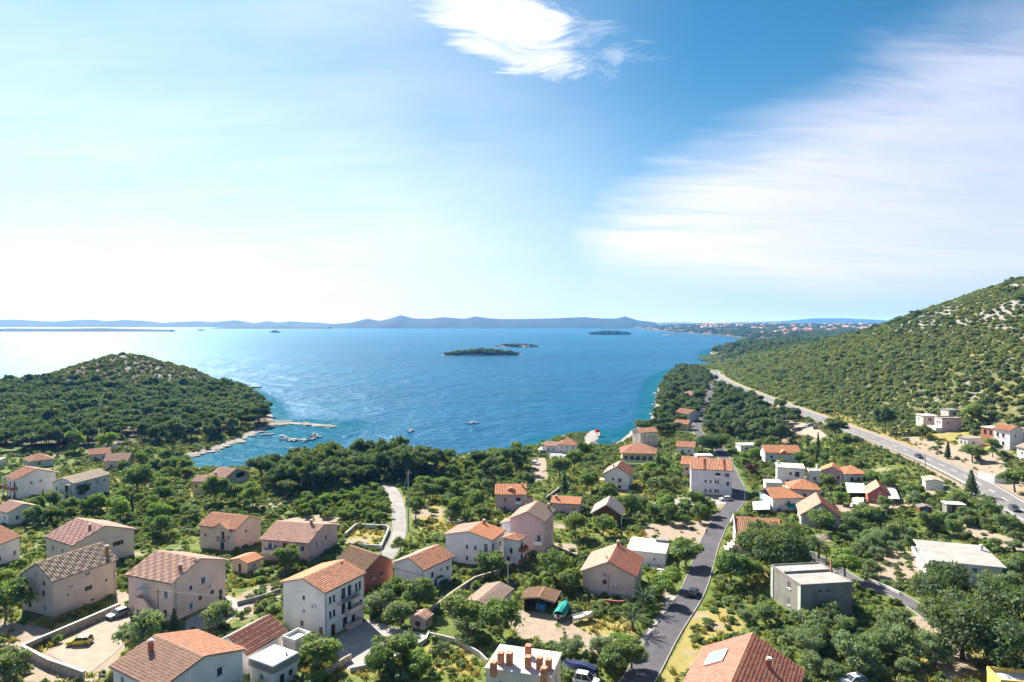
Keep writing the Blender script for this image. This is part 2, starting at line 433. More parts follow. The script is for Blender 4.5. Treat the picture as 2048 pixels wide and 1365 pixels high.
HWY_PX = [(2230,1130),(2048,1024),(1950,964),(1850,917),(1740,874),(1650,841),(1590,819),(1540,800),(1490,781),(1452,764),(1434,753),(1428,742)]
HWY = np.array([at(x, y, HWY_Z) for x, y in HWY_PX])
HWY = np.vstack([[HWY[0][0]-40, 20], HWY])
def hwy_x(y):
    return np.interp(y, HWY[:,1], HWY[:,0])
def vnoise(x, y, seed=0):
    xi = np.floor(x).astype(int); yi = np.floor(y).astype(int)
    fx, fy = x-xi, y-yi
    fx = fx*fx*(3-2*fx); fy = fy*fy*(3-2*fy)
    def hsh(a, b):
        n = (a*374761393 + b*668265263 + seed*974711) & 0x7fffffff
        n = ((n ^ (n >> 13))*1274126177) & 0x7fffffff
        return ((n ^ (n >> 16)) & 0xffff)/65535.0
    return (hsh(xi,yi)*(1-fx)+hsh(xi+1,yi)*fx)*(1-fy)+(hsh(xi,yi+1)*(1-fx)+hsh(xi+1,yi+1)*fx)*fy
def fbm(x, y, seed=0, n=4):
    s, a, t = 0, 1.0, 0
    for i in range(n):
        s = s+a*vnoise(x*2**i, y*2**i, seed+i*7); t += a; a *= .5
    return s/t
def height(x, y):
    x = np.asarray(x, float); y = np.asarray(y, float)
    sd = sdist(x, y, COAST)
    land = 1.1*(1-np.exp(-np.maximum(sd,0)/4.0)) + 0.0265*np.minimum(np.maximum(sd,0), 240)
    # wooded hill on the headland
    px, py = x+360, y-628
    hill = 30.5*np.exp(-(np.abs(px)/np.where(px < 0, 62, 76))**1.3-(np.abs(py)/105)**1.7)
    land = land + hill*sstep(0, 30, sd)
    # main road shelf and the hillside behind it
    dx = x-hwy_x(y)
    near = (1-sstep(760, 980, y))
    road = 1-sstep(7.5, 42, np.abs(dx))
    land = land*(1-road*near)+HWY_Z*road*near
    r = np.maximum(dx-7.5, 0)
    slope = np.interp(y, [0,200,480,600,700,850,1000,1200,1500,2000], [.50,.50,.50,.46,.36,.20,.115,.06,.035,.02])
    run = np.maximum(r-34, 0)
    up = 0.13*np.minimum(r, 34)+slope*run
    cap = np.interp(y, [0,300,700,900,1100,1400,1800,3000], [260,260,230,150,70,40,30,20])
    up = cap*(1-np.exp(-up/np.maximum(cap,1)*1.12))
    rough = (fbm(x/60, y/60, 3)-.5)*np.clip(run/12,0,1)*9
    land = np.maximum(land, HWY_Z*near*(dx>0)) + (up+rough)*sstep(0, 20, dx)*sstep(0, 60, sd)
    land = np.where(land > 95, 95+27*(1-np.exp(-(land-95)/27)), land)
    land = land + 18*sstep(2600, 5200, y)*sstep(0, 700, sd)
    land = land + (fbm(x/25, y/25, 9)-.5)*.5*sstep(3, 15, sd)
    sea = -0.35-np.minimum(7.0, 0.07*np.maximum(-sd, 0))
    return np.where(sd > 0, land-0.0, sea)

def gz(x, y): return float(height(x, y))
def ground(px, py):
    """survey point on the ground"""
    z = 5.0
    for _ in range(9):
        x, y = at(px, py, z); z = gz(x, y)
    return Vector((x, y, z))
def outline(pts): return np.array([ground(*p)[:2] for p in pts])

SOIL_PX = [  # bare yards and tracks
 [(85,1310),(215,1215),(262,1235),(250,1300),(195,1365),(60,1365)], [(0,1290),(45,1285),(160,1360),(0,1365)],
 [(1010,1235),(1040,1222),(1120,1230),(1165,1262),(1330,1290),(1300,1330),(1120,1290),(1040,1275)], [(1060,920),(1090,915),(1095,960),(1070,965)],
 [(1110,1085),(1150,1090),(1160,1110),(1110,1110)], [(1290,1050),(1420,1040),(1440,1060),(1400,1085),(1290,1075)],
 [(1750,1090),(1830,1105),(1850,1140),(1800,1170),(1730,1150)], [(1900,1040),(2048,1085),(2048,1110),(1900,1060)],
 [(560,1040),(650,1028),(690,1040),(640,1062)], [(1300,1005),(1440,1000),(1440,1015),(1300,1018)], [(1320,1140),(1345,1180),(1330,1200),(1310,1170)],
 [(1560,960),(1610,955),(1620,970),(1560,990)],[(1640,1010),(1800,995),(1850,1010),(1700,1030)],[(1850,1230),(1960,1340),(1900,1365),(1800,1240)],
 [(0,1240),(100,1260),(60,1300),(0,1300)],[(235,1180),(262,1190),(262,1240),(230,1230)],
 [(1495,800),(1590,845),(1640,870),(1600,872),(1560,850),(1480,800)],[(1800,870),(1990,905),(2048,960),(2048,985),(1900,930)]]
DRY_PX = [
 [(1390,1225),(1450,1215),(1490,1250),(1440,1300),(1350,1365),(1320,1365)], [(690,1062),(775,1060),(770,1090),(700,1092)], [(1130,1230),(1250,1240),(1280,1275),(1180,1270)],
 [(1280,1065),(1400,1060),(1400,1085),(1280,1080)], [(840,1010),(880,1010),(890,1060),(840,1060)], [(1560,1150),(1530,1180),(1500,1170),(1520,1140)],
 [(1700,850),(1850,890),(1950,950),(1900,930),(1780,880)], [(1250,1075),(1230,1060),(1260,1050)], [(850,1290),(950,1300),(940,1350),(860,1340)], [(1940,1160),(2048,1150),(2048,1365),(1800,1365)],
 [(1840,850),(1960,870),(2000,940),(1880,900)]]
SOIL = [outline(p) for p in SOIL_PX]; DRY = [outline(p) for p in DRY_PX]
def make_terrain():
    ys = [-60., 0, 30, 55]
    while ys[-1] < 13400: ys.append(ys[-1]+max(1.5, .0125*ys[-1]))
    ys = np.array(ys); us = np.concatenate([np.linspace(-1.15, -.8, 30)[:-1], np.linspace(-.8, .85, 330), np.linspace(.85, 1.5, 50)[1:]])
    Y, U = np.meshgrid(ys, us, indexing='ij'); X = U*(np.abs(Y)+45)
    Z = height(X, Y); sd = sdist(X, Y, COAST)
    n, m = Y.shape
    V = np.stack([X, Y, Z], -1).reshape(-1, 3)
    i = np.arange(n*m).reshape(n, m)
    Fq = np.stack([i[:-1, :-1], i[:-1, 1:], i[1:, 1:], i[1:, :-1]], -1).reshape(-1, 4)
    soil = np.zeros_like(X); dry = np.zeros_like(X)
    nearm = Y < 900
    for p in SOIL: soil[nearm] = np.maximum(soil[nearm], sstep(-1.2, 1.0, sdist(X[nearm], Y[nearm], p)))
    for p in DRY: dry[nearm] = np.maximum(dry[nearm], sstep(-2.5, 2.0, sdist(X[nearm], Y[nearm], p)))
    f1 = fbm(X/14, Y/14, 21); f2 = fbm(X/30, Y/30, 5)
    town = sstep(420, 330, Y)
    soil = np.maximum(soil, sstep(.64, .78, f1)*.65*town); dry = np.maximum(dry, sstep(.56, .74, f2)*.6*town)
    dxh = X-hwy_x(Y)
    verge = ((1-sstep(6, 11, np.abs(dxh)))*(Y < 700))
    soil = np.maximum(soil, verge*.8)
    dry = np.maximum(dry, (1-sstep(10, 34, np.abs(dxh)))*(Y < 420)*.8*(dxh > 0))
    rock = sstep(7, 1.5, sd)*(Y < 1500)*(sd > -30)
    up = (dxh > 30)*(Y < 1300)
    rock = np.maximum(rock, up*sstep(36, 70, Z)*sstep(.36, .56, fbm(X/26, Y/26, 31))*.95)
    rock = np.maximum(rock, up*sstep(.60, .72, fbm(X/18, Y/18, 33))*.6)
    dry = np.maximum(dry, up*sstep(.46, .66, f2)*.5)
    pen = np.exp(-((X+352)/85)**2-((Y-622)/85)**2)
    rock = np.maximum(rock, sstep(.25, .7, pen)*sstep(.42, .6, f1)*.7)
    wood_ = np.maximum(sstep(700, 1000, Y), np.maximum((X < -60)*(Y > 330)*1.0, (dxh > -70)*(dxh < -8)*(Y > 330)*1.0))
    zone = np.stack([soil, dry, rock, wood_], -1).reshape(-1, 4)
    me = npmesh('ground', V, Fq, M_GROUND, smooth=True, cols=zone, colname='zone', dom='POINT')
    hl = (sstep(8, 20, dxh)*(Y < 1400)).ravel().astype(np.float32); a_ = me.attributes.new('hill', 'FLOAT', 'POINT'); a_.data.foreach_set('value', hl)
    tag(link(bpy.data.objects.new('ground', me)), 'dry grass, bare soil and wooded slopes down to the shore', kind='structure')
make_terrain()
def make_sea():
    ys = [250.]
    while ys[-1] < 15500: ys.append(ys[-1]*1.016)
    ys = np.array(ys); us = np.linspace(-1.25, 1.0, 300)
    Y, U = np.meshgrid(ys, us, indexing='ij'); X = U*(Y+60)
    sd = sdist(X, Y, COAST)
    shal = 1-sstep(0, 1, np.maximum(-sd, 0)/np.clip(Y*.042, 7, 42))
    shal = np.maximum(shal, .62*sstep(-60, -110, X)*sstep(470, 425, Y))
    n, m = Y.shape
    V = np.stack([X, Y, np.zeros_like(X)], -1).reshape(-1, 3); i = np.arange(n*m).reshape(n, m)
    Fq = np.stack([i[:-1, :-1], i[:-1, 1:], i[1:, 1:], i[1:, :-1]], -1).reshape(-1, 4)
    c = np.repeat(shal.reshape(-1, 1), 4, 1)
    me = npmesh('sea', V, Fq, M_SEA, smooth=True, cols=c, colname='shallow', dom='POINT')
    tag(link(bpy.data.objects.new('sea', me)), 'wide blue sea with sun glitter and turquoise shallows', kind='structure')
make_sea()

M_FARISLE = simple('far_island_scrub', (.02, .036, .034), .95, .1, var=.6, sc=.004)
def far_island(name, label, prof, dist, depth, base_slack=0.0, seed=1):
    """a long island: skyline given as bearings and summit levels, real depth, ridges and gullies"""
    xs = [p[0] for p in prof]; zs = [at_level(p[0], p[1], dist) for p in prof]
    n = max(30, int((xs[-1]-xs[0])/5)); m = 13
    q = np.linspace(xs[0], xs[-1], n); z = np.interp(q, xs, zs)
    T = np.linspace(-1, 1, m)
    V = []
    for a, h_ in zip(q, z):
        end = min(1.0, (a-xs[0]+1)/25, (xs[-1]-a+1)/25)
        dd = depth*(.35+.65*math.sqrt(max(0.0, end)))
        u = (a-CX)/F_PX
        for t in T:
            y = dist+t*dd; x = u*(dist if True else y)
            k = max(0.0, 1-abs(t))**.75
            g = float(fbm(np.array(x/260.), np.array(y/180.), seed))-.5
            V.append((x, y, -3+(max(h_, 0)+3)*k*(1+.5*g*(1-k))))
    i = np.arange(n*m).reshape(n, m)
    Fq = np.stack([i[:-1, :-1], i[1:, :-1], i[1:, 1:], i[:-1, 1:]], -1).reshape(-1, 4)
    me = npmesh(name, V, Fq, M_FARISLE, smooth=True)
    return tag(link(bpy.data.objects.new(name, me)), label, kind='structure')
def at_level(px, py, dist):
    """level of a summit at a known distance"""
    return CAM_Z+(645.0-py)/F_PX*dist
far_island('island', 'long low blue island range on the far left horizon', [(-140,644),(-60,641),(0,640),(35,639.5),(75,642),(110,643.5),(150,640.5),(185,639.5),(215,642.5),(250,640),(290,642),(325,646),(360,644),(400,642.5),(425,644.5),(472,640.5),(508,646.5),(536,642.5),(556,645.5),(582,642.5),(615,645),(640,645.5),(665,648),(700,651)], 9600, 700, seed=3)
far_island('island', 'flat dark island strip in front of the left island range', [(-40,660),(15,657),(120,657.5),(200,656.5),(260,658),(345,660)], 4700, 150, seed=5)
far_island('island', 'flat island strip right of the sun glitter below the range', [(428,656),(470,653.5),(540,654),(575,652),(590,653.5),(660,654.5)], 6900, 220, seed=6)
far_island('island', 'tiny rocky islet in the bright sun glitter', [(393,661),(400,658.5),(412,661)], 5200, 40, seed=7)
far_island('island', 'tiny dark islet just right of the sun glitter', [(540,664),(548,660),(560,663.5)], 4200, 40, seed=8)
far_island('island', 'large hilly blue island with the highest summit on the horizon', [(600,656),(640,655),(668,648),(700,646),(735,637.5),(758,642),(778,638),(803,630.5),(825,637),(860,638),(885,634.5),(905,636),(930,638),(950,633),(980,637),(1010,638.5),(1060,638),(1110,637),(1168,634.5),(1195,637),(1232,637.5),(1250,633),(1275,641),(1310,645)], 7600, 620, seed=9)
far_island('hills', 'pale blue flat-topped hill range behind the far town', [(1180,652),(1260,648),(1350,645),(1420,646.5),(1500,644.5),(1560,643),(1600,639.5),(1625,637),(1690,637),(1760,640.5),(1850,643),(1960,648),(2100,652)], 12200, 800, seed=10)
far_island('hills', 'dark wooded low ridge along the far coast', [(1270,654),(1330,650),(1400,649),(1500,648.5),(1600,648),(1700,649),(1800,650),(1900,652)], 7800, 500, seed=12)

# ------------------------------------------------------------------ roads and paved yards
M_ASPH = asphalt('asphalt_grey', (.066, .063, .072)); M_ASPH2 = asphalt('asphalt_pale', (.20, .19, .185)); M_ASPHH = asphalt('asphalt_highway', (.145, .14, .142)); M_ASPHD = asphalt('asphalt_dark', (.085, .082, .09))
M_LINE = simple('road_line_paint', (.62, .61, .58), .7, .2, var=.5, sc=3.0)
M_KERB = concrete('kerb_concrete', (.30, .28, .255)); M_PAVE = concrete('yard_concrete', (.31, .285, .27), .35)
M_GRAVEL = concrete('yard_gravel', (.30, .258, .205), .4)
def resample(pts, step):
    pts = [Vector((p[0], p[1])) for p in pts]
    out = []
    P_ = [pts[0]*2-pts[1]]+pts+[pts[-1]*2-pts[-2]]
    for k in range(1, len(P_)-2):
        a, b, c, d = P_[k-1:k+3]; n = max(2, int((c-b).length/step))
        for j in range(n):
            t = j/n
            out.append(.5*((2*b)+(c-a)*t+(2*a-5*b+4*c-d)*t*t+(3*b-a-3*c+d)*t*t*t))
    out.append(pts[-1]); return out
ROADS = []      # (points, half width) for keeping plants off
def ribbon(name, pts, offs, lift, m, parent=None, zfun=None, skirt=True):
    n = len(pts); V = []; Fq = []
    k = len(offs)
    for i, p in enumerate(pts):
        d = (pts[min(i+1, n-1)]-pts[max(i-1, 0)]).normalized(); nn = Vector((d.y, -d.x))
        zz = [gz(*(p+nn*o)) for o in np.linspace(offs[0], offs[-1], 5)] if zfun is None else [zfun(p)]
        base = (max(zz)+sum(zz)/len(zz))/2
        for o, l in zip(offs, lift): q = p+nn*o; V.append((q.x, q.y, base+l))
    for i in range(n-1):
        for j in range(k-1): Fq.append((i*k+j, (i+1)*k+j, (i+1)*k+j+1, i*k+j+1)[::-1])
    me = npmesh(name, V, Fq, m, smooth=False)
    return link(bpy.data.objects.new(name, me), parent)
def road(name, label, px, hw, m, kerb=None, step=3.0, lift=.07, world_pts=None):
    pts = resample(world_pts or [ground(*p)[:2] for p in px], step)
    o = ribbon(name, pts, (-hw-.5, -hw, 0, hw, hw+.5), (-.5, lift, lift+.05, lift, -.5), m)
    tag(o, label, kind='structure'); ROADS.append((np.array([tuple(p) for p in pts]), hw))
    if kerb:
        for s in kerb:
            k = ribbon('kerb', pts, (s*(hw+.02), s*(hw+.03), s*(hw+.22), s*(hw+.23)) if s > 0 else (s*(hw+.23), s*(hw+.22), s*(hw+.03), s*(hw+.02)), (-.4, lift+.13, lift+.13, -.4), M_KERB, o)
    return o, pts
street, street_pts = road('street', 'grey asphalt village street running down from the pines', [(1225,1420),(1275,1365),(1330,1270),(1382,1190),(1402,1140),(1418,1090),(1440,1045),(1466,1012),(1478,985),(1463,950),(1446,912),(1430,890),(1403,873),(1392,856),(1400,836),(1413,815),(1420,790),(1427,766)], 2.4, M_ASPH, kerb=(-1, 1))
lane, lane_pts = road('lane', 'pale narrow lane between the orchard and the scrub field', [(735,1160),(775,1112),(796,1075),(799,1040),(795,1005),(782,978),(760,970)], 2.0, M_ASPH2, kerb=(-1,))
side, side_pts = road('side_road', 'dark asphalt side road beside the flat concrete house', [(1560,1085),(1640,1120),(1715,1165),(1790,1190),(1850,1228),(1900,1262),(2000,1300)], 1.6, M_ASPHD, kerb=(-1, 1))
hw_pts = [Vector(p) for p in HWY[1:]]
hwp = resample(hw_pts, 5.0)
hway = ribbon('highway', hwp, (-5.7, -5.2, -4.7, 0, 4.7, 5.2, 5.7), (-.6, .06, .12, .2, .12, .06, -.6), M_ASPHH, zfun=lambda p: HWY_Z+.03)
tag(hway, 'grey two-lane coast highway along the foot of the hill', kind='structure'); ROADS.append((np.array([tuple(p) for p in hwp]), 6.6))
for off, w in ((-4.1, .14), (4.1, .14)):
    ribbon('edge_line', hwp, (off-w, off+w), (.16, .16), M_LINE, hway, zfun=lambda p: HWY_Z+.03)
acc = 0.0
for i in range(len(hwp)-1):
    if i % 2 == 0 and hwp[i].y < 420:
        ribbon('centre_dash', [hwp[i], hwp[i].lerp(hwp[i+1], .85)], (-.14, .14), (.215, .215), M_LINE, hway, zfun=lambda p: HWY_Z+.03)
def patch(name, label, px, m, lift=.05, step=1.2, kind='structure', pts=None):
    """a laid surface following the ground inside an outline"""
    ol = [Vector(p) for p in (outline(px) if pts is None else pts)]
    b = []
    for i, p in enumerate(ol):
        q = ol[(i+1) % len(ol)]; n = max(1, int((q-p).length/step))
        b += [p.lerp(q, j/n) for j in range(n)]
    arr = np.array([tuple(p) for p in ol])
    gx, gy = np.meshgrid(np.arange(arr[:,0].min(), arr[:,0].max(), step), np.arange(arr[:,1].min(), arr[:,1].max(), step))
    ins = sdist(gx, gy, arr) > step*.5
    vin = b+[Vector((x, y)) for x, y in zip(gx[ins], gy[ins])]
    v, e, f, *_ = delaunay_2d_cdt(vin, [(i, (i+1) % len(b)) for i in range(len(b))], [], 1, 1e-4)
    xs = np.array([p.x for p in v]); yy = np.array([p.y for p in v]); zz = height(xs, yy)+lift
    me = bpy.data.meshes.new(name); me.from_pydata([(a, c, d) for a, c, d in zip(xs, yy, zz)], [], [tuple(q) for q in f]); me.materials.append(m); me.update()
    bm = bmesh.new(); bm.from_mesh(me); bmesh.ops.recalc_face_normals(bm, faces=bm.faces)
    if bm.faces and sum(f_.normal.z for f_ in bm.faces) < 0: bmesh.ops.reverse_faces(bm, faces=bm.faces)
    bm.to_mesh(me); bm.free()
    o = link(bpy.data.objects.new(name, me)); tag(o, label, kind=kind); return o, arr
YARDS = []
for nm, lb, px, m in [
 ('courtyard', 'concrete courtyard in front of the white three-storey house', [(655,1285),(735,1240),(810,1262),(860,1268),(845,1290),(770,1330),(700,1345),(690,1330)], M_PAVE),
 ('courtyard', 'gravel yard with the yellow car inside the long stone wall', [(95,1308),(215,1232),(262,1240),(262,1268),(238,1300),(175,1352)], M_GRAVEL),
 ('courtyard', 'pale concrete forecourt of the big white house by the street', [(1310,1005),(1385,992),(1470,998),(1455,1010),(1300,1012)], M_PAVE),
 ('pavement', 'pale paved strip between the palms and the street', [(1335,1190),(1362,1195),(1345,1225),(1300,1290),(1270,1310),(1280,1280)], M_PAVE),
 ('courtyard', 'shaded yard beside the pink house with outside stairs', [(372,1242),(455,1192),(500,1210),(440,1258),(370,1262)], M_PAVE),
 ('quay', 'pale concrete quay of the shore restaurant', [(1168,872),(1185,862),(1200,863),(1200,872),(1186,887),(1172,892)], M_PAVE),
 ('terrace', 'pale terrace below the white house on the shore', [(1092,905),(1140,900),(1146,912),(1100,918)], M_PAVE),
 ('car_park', 'bare gravel car park beside the highway', [(1595,845),(1625,850),(1655,872),(1640,880),(1605,868)], M_GRAVEL)]:
    o, arr = patch(nm, lb, px, m, lift=.06); YARDS.append(arr)

# ------------------------------------------------------------------ houses
M_GLASS = glass(); M_FRAME = simple('white_window_frame', (.62, .62, .60), .5, .3, var=.15); M_FRAMEB = wood('brown_window_frame', (.13, .06, .03))
M_SILL = concrete('stone_sill', (.55, .52, .48), .3); M_DOOR = wood('brown_door', (.10, .05, .03)); M_DOORW = simple('white_door', (.55, .55, .55), .5, .3)
M_SHUTW = simple('pale_shutter', (.60, .62, .63), .6, .3, var=.25); M_SHUTB = wood('brown_shutter', (.16, .07, .035)); M_SHUTG = simple('green_shutter', (.05, .16, .11), .6, .3)
M_GUTTER = simple('grey_gutter', (.22, .2, .19), .5, .4, .3); M_RIDGE = tiles('ridge_tiles', (.47, .25, .16))
M_CHIM = brickm('chimney_brick', (.36, .12, .07)); M_SOFFIT = concrete('roof_slab', (.42, .37, .33), .4); M_IRON = simple('dark_iron', (.05, .05, .055), .5, .4)
M_WHITEP = plaster('white_plaster', (.74, .72, .70)); M_WHITED = plaster('worn_white_plaster', (.66, .62, .60), .6)
FOOT = []       # house footprints for keeping plants off
_wc = {}
def window_meshes(w, h, style):
    key = (round(w, 2), round(h, 2), style)
    if key in _wc: return _wc[key]
    t = .07; f = MB()
    f.box(-w/2, -w/2+t, .02, .10, 0, h).box(w/2-t, w/2, .02, .10, 0, h).box(-w/2+t, w/2-t, .022, .098, h-t, h).box(-w/2+t, w/2-t, .022, .098, 0, t)
    if w > .75: f.box(-t*.45, t*.45, .024, .096, t, h-t)
    pane = MB(); pane.box(-w/2+.005, w/2-.005, .10, .13, .005, h-.005)
    sill = MB(); sill.box(-w/2-.12, w/2+.12, -.14, .02, -.10, -.003)
    shut = MB()
    for s in (-1, 1):
        x0 = s*(w/2+.02); x1 = s*(w/2+.02+w*.5)
        shut.box(min(x0, x1), max(x0, x1), -.075, -.02, -.02, h+.02)
    fm = M_FRAMEB if 'b' in style else M_FRAME
    _wc[key] = (f.mesh('window', fm), pane.mesh('pane', M_GLASS), sill.mesh('sill', M_SILL), shut)
    return _wc[key]
class House:
    def __init__(s, name, label, cx, cy, ang, L, W, he, hr, wall, cat='house', zg=None, group=None, sink=2.2):
        s.L, s.W, s.he, s.hr = L, W, he, hr; s.wall = wall; s.sink = sink
        a = R(ang); zg = gz(cx, cy) if zg is None else zg
        s.root = empty(name, (cx, cy, zg), a); tag(s.root, label, cat, group)
        s.holes = {k: [] for k in 'nfrl'}; s.gable = True; s.a = a; s.cx, s.cy, s.zg = cx, cy, zg
        FOOT.append((cx, cy, a, L/2+.6, W/2+.6)); s.roof = None
    # a face seen from outside: width, position of its lower left corner, direction to the right, turn
    def face(s, k):
        L, W = s.L/2, s.W/2
        return {'n': (s.W, Vector((-L, W, 0)), Vector((0, -1, 0)), -math.pi/2), 'f': (s.W, Vector((L, -W, 0)), Vector((0, 1, 0)), math.pi/2),
                'r': (s.L, Vector((-L, -W, 0)), Vector((1, 0, 0)), 0.0), 'l': (s.L, Vector((L, W, 0)), Vector((-1, 0, 0)), math.pi)}[k]
    def win(s, k, u, v, w=1.0, h=1.25, style='w', shut=None, sill=True):
        """u: 0..1 across the face, v: sill level"""
        fw, o, d, rz = s.face(k); x = u*fw
        x = min(max(x, w/2+.15), fw-w/2-.15)
        top = v+h
        if top < s.he-.12: s.holes[k].append((x-w/2, x+w/2, v, top)); rec = .0
        else: rec = -.075
        fr, pn, si, sm = window_meshes(w, h, style)
        n = Vector((d.y, -d.x, 0)); p = o+d*x+Vector((0, 0, v))+n*(-rec)
        if rec == 0: p = p-n*.06
        q = inst('window', fr, s.root, p, rz); inst('pane', pn, q)
        if sill: inst('sill', si, q, (0, .0, 0) if rec else (0, -.06, 0))
        if shut:
            off = -.06 if not rec else 0
            for c in (-1, 1):
                b = MB(); x0 = c*(w/2+.02); x1 = c*(w/2+.02+w*.48)
                b.box(min(x0, x1), max(x0, x1), -.06+off, -.012+off, -.02, h+.02); b.build('shutter', shut, q)
        return q
    def door(s, k, u, w=.95, h=2.1, m=None, v=0.02):
        fw, o, d, rz = s.face(k); x = min(max(u*fw, w/2+.15), fw-w/2-.15)
        s.holes[k].append((x-w/2, x+w/2, v, v+h)); n = Vector((d.y, -d.x, 0))
        b = MB(); b.box(-w/2+.06, w/2-.06, .1, .15, .03, h-.06); q = b.build('door', m or M_DOOR, s.root, o+d*x+Vector((0, 0, v))-n*.02, rz)
        f = MB(); f.box(-w/2, -w/2+.06, .05, .14, .0, h).box(w/2-.06, w/2, .05, .14, 0, h).box(-w/2+.06, w/2-.06, .052, .138, h-.06, h); f.build('door_frame', M_FRAME, q)
        b = MB(); b.box(w/2-.2, w/2-.14, .05, .1, .95, 1.1); b.build('handle', M_IRON, q)
        return q
    def walls(s, gable=True, z0=None, faces='nfrl', mats=None):
        b = MB(); z0 = -s.sink
        for k in faces:
            fw, o, d, rz = s.face(k); n = Vector((d.y, -d.x, 0)); H = s.he
            holes = [(max(.05, a), min(fw-.05, c), max(z0+.1, e), min(H-.05, g)) for a, c, e, g in s.holes[k]]
            xs = sorted(set([0, fw]+[q for h_ in holes for q in h_[:2]])); zs = sorted(set([z0, H]+[q for h_ in holes for q in h_[2:]]))
            P = lambda x, z, r=0.0: tuple(o+d*x+Vector((0, 0, z))-n*r)
            for i in range(len(xs)-1):
                for j in range(len(zs)-1):
                    mx, mz = (xs[i]+xs[i+1])/2, (zs[j]+zs[j+1])/2
                    if any(a < mx < c and e < mz < g for a, c, e, g in holes): continue
                    b.poly([P(xs[i], zs[j]), P(xs[i+1], zs[j]), P(xs[i+1], zs[j+1]), P(xs[i], zs[j+1])])
            for a, c, e, g in holes:
                r = .22
                b.poly([P(a, e), P(a, e, r), P(a, g, r), P(a, g)]); b.poly([P(c, e, r), P(c, e), P(c, g), P(c, g, r)])
                b.poly([P(a, g, r), P(c, g, r), P(c, g), P(a, g)]); b.poly([P(a, e), P(c, e), P(c, e, r), P(a, e, r)])
                b.poly([P(a, e, r), P(c, e, r), P(c, g, r), P(a, g, r)])
            if gable and k in 'nf' and s.hr > 0:
                b.poly([P(0, H), P(fw, H), P(fw/2, H+s.hr*(s.W/(s.W+.8)))])
        b.build('wall', mats or s.wall, s.root)
    def slab_roof(s, over=.4, m1=None, m2=None, pattern=None, kind='gable', ridge=None, tw=.52, th=.48, gutter=True, slab=None, hipn=None, hipf=None):
        """pitched roof: slab, tiles laid course by course, ridge, gutters"""
        L, W, he, hr = s.L/2+over, s.W/2+over, s.he, s.hr
        hn = hf = 0.0
        if kind == 'hip': hn = hf = min(W, L*.98)
        if hipn is not None: hn = hipn
        if hipf is not None: hf = hipf
        b = MB(); t = .14
        A, B_, C, D = Vector((-L, -W, he)), Vector((L, -W, he)), Vector((L, W, he)), Vector((-L, W, he))
        r0, r1 = Vector((-L+hn, 0, he+hr)), Vector((L-hf, 0, he+hr))
        if (r1-r0).length < .02 or r1.x < r0.x: r0 = r1 = (r0+r1)/2
        dn = Vector((0, 0, -t))
        slopes = [(A, B_, r1, r0, m1), (C, D, r0, r1, m2 or m1)]
        if hf: slopes.append((B_, C, r1, r1, m1))
        if hn: slopes.append((D, A, r0, r0, m2 or m1))
        for a, c, e, g, m in slopes:
            pts = [a, c, e, g] if e != g else [a, c, e]
            b.poly(pts); b.poly([p+dn for p in reversed(pts)]); b.poly([a+dn, c+dn, c, a])
            if not hf and not hn:
                b.poly([c+dn, e+dn, e, c]); b.poly([g+dn, a+dn, a, g])
        s.roof = b.build('roof', slab or M_SOFFIT, s.root)
        for a, c, e, g, m in slopes: s.tile_slope(a, c, e, g, m, pattern, tw, th)
        rb = MB()
        def cap(p, q):
            n = max(1, int((q-p).length/.5)); d = (q-p)/n; u = d.normalized(); w = u.cross(Vector((0, 0, 1))).normalized()
            for i in range(n):
                o1 = p+d*i; o2 = p+d*(i+1.06); r = .17
                for j in range(3):
                    a1, a2 = math.pi*j/3, math.pi*(j+1)/3
                    f = lambda o_, an, k: o_+w*math.cos(an)*r*k+Vector((0, 0, math.sin(an)*r*k*.8+.04))
                    rb.poly([f(o1, a1, 1.), f(o2, a1, .86), f(o2, a2, .86), f(o1, a2, 1.)])
        if (r1-r0).length > .1: cap(r0, r1)
        if hn: cap(A, r0); cap(D, r0)
        if hf: cap(B_, r1); cap(C, r1)
        q = rb.build('ridge_cap', ridge or M_RIDGE, s.roof)
        at_ = q.data.attributes.new('tone', 'FLOAT_COLOR', 'FACE'); at_.data.foreach_set('color', np.random.default_rng(4).random((len(q.data.polygons), 4)).astype(np.float32).ravel())
        if gutter:
            for y in (-W, W):
                g = MB(); g.tube([(-L, y+math.copysign(.07, y), he-.06), (L, y+math.copysign(.07, y), he-.06)], .07, 6); g.build('gutter', M_GUTTER, s.roof)
        return s.roof
    def tile_slope(s, a, c, e, g, m, pattern, tw, th, lift=.012):
        S = (c-a); Ls = S.length; S = S/Ls
        mid = (e+g)/2-a; T = mid-S*mid.dot(S); Lt = T.length; T = T/Lt; N = S.cross(T)
        if N.z < 0: N = -N
        gl, el_ = (g-a).dot(S), Ls-(e-a).dot(S)        # inset at the top left and right
        nc, nr = max(2, int(round(Ls/tw))), max(2, int(round(Lt/th)))
        w, h = Ls/nc, Lt/nr
        ci, ri = np.meshgrid(np.arange(nc), np.arange(nr), indexing='ij'); ci = ci.ravel(); ri = ri.ravel()
        mid_t = (ri+.5)/nr; cs = (ci+.5)*w
        keep = (cs > gl*mid_t-.02) & (cs < Ls-el_*mid_t+.02); ci, ri = ci[keep], ri[keep]
        k = len(ci)
        rg = np.random.default_rng(abs(hash((round(Ls, 2), round(Lt, 2)))) % 99999)
        prof = np.array([[0, 0], [.2, .10], [.5, .145], [.8, .10], [1, 0]])
        jit = rg.normal(0, .012, k)
        V = np.zeros((k, 10, 3)); a_, S_, T_, N_ = (np.array(q) for q in (a, S, T, N))
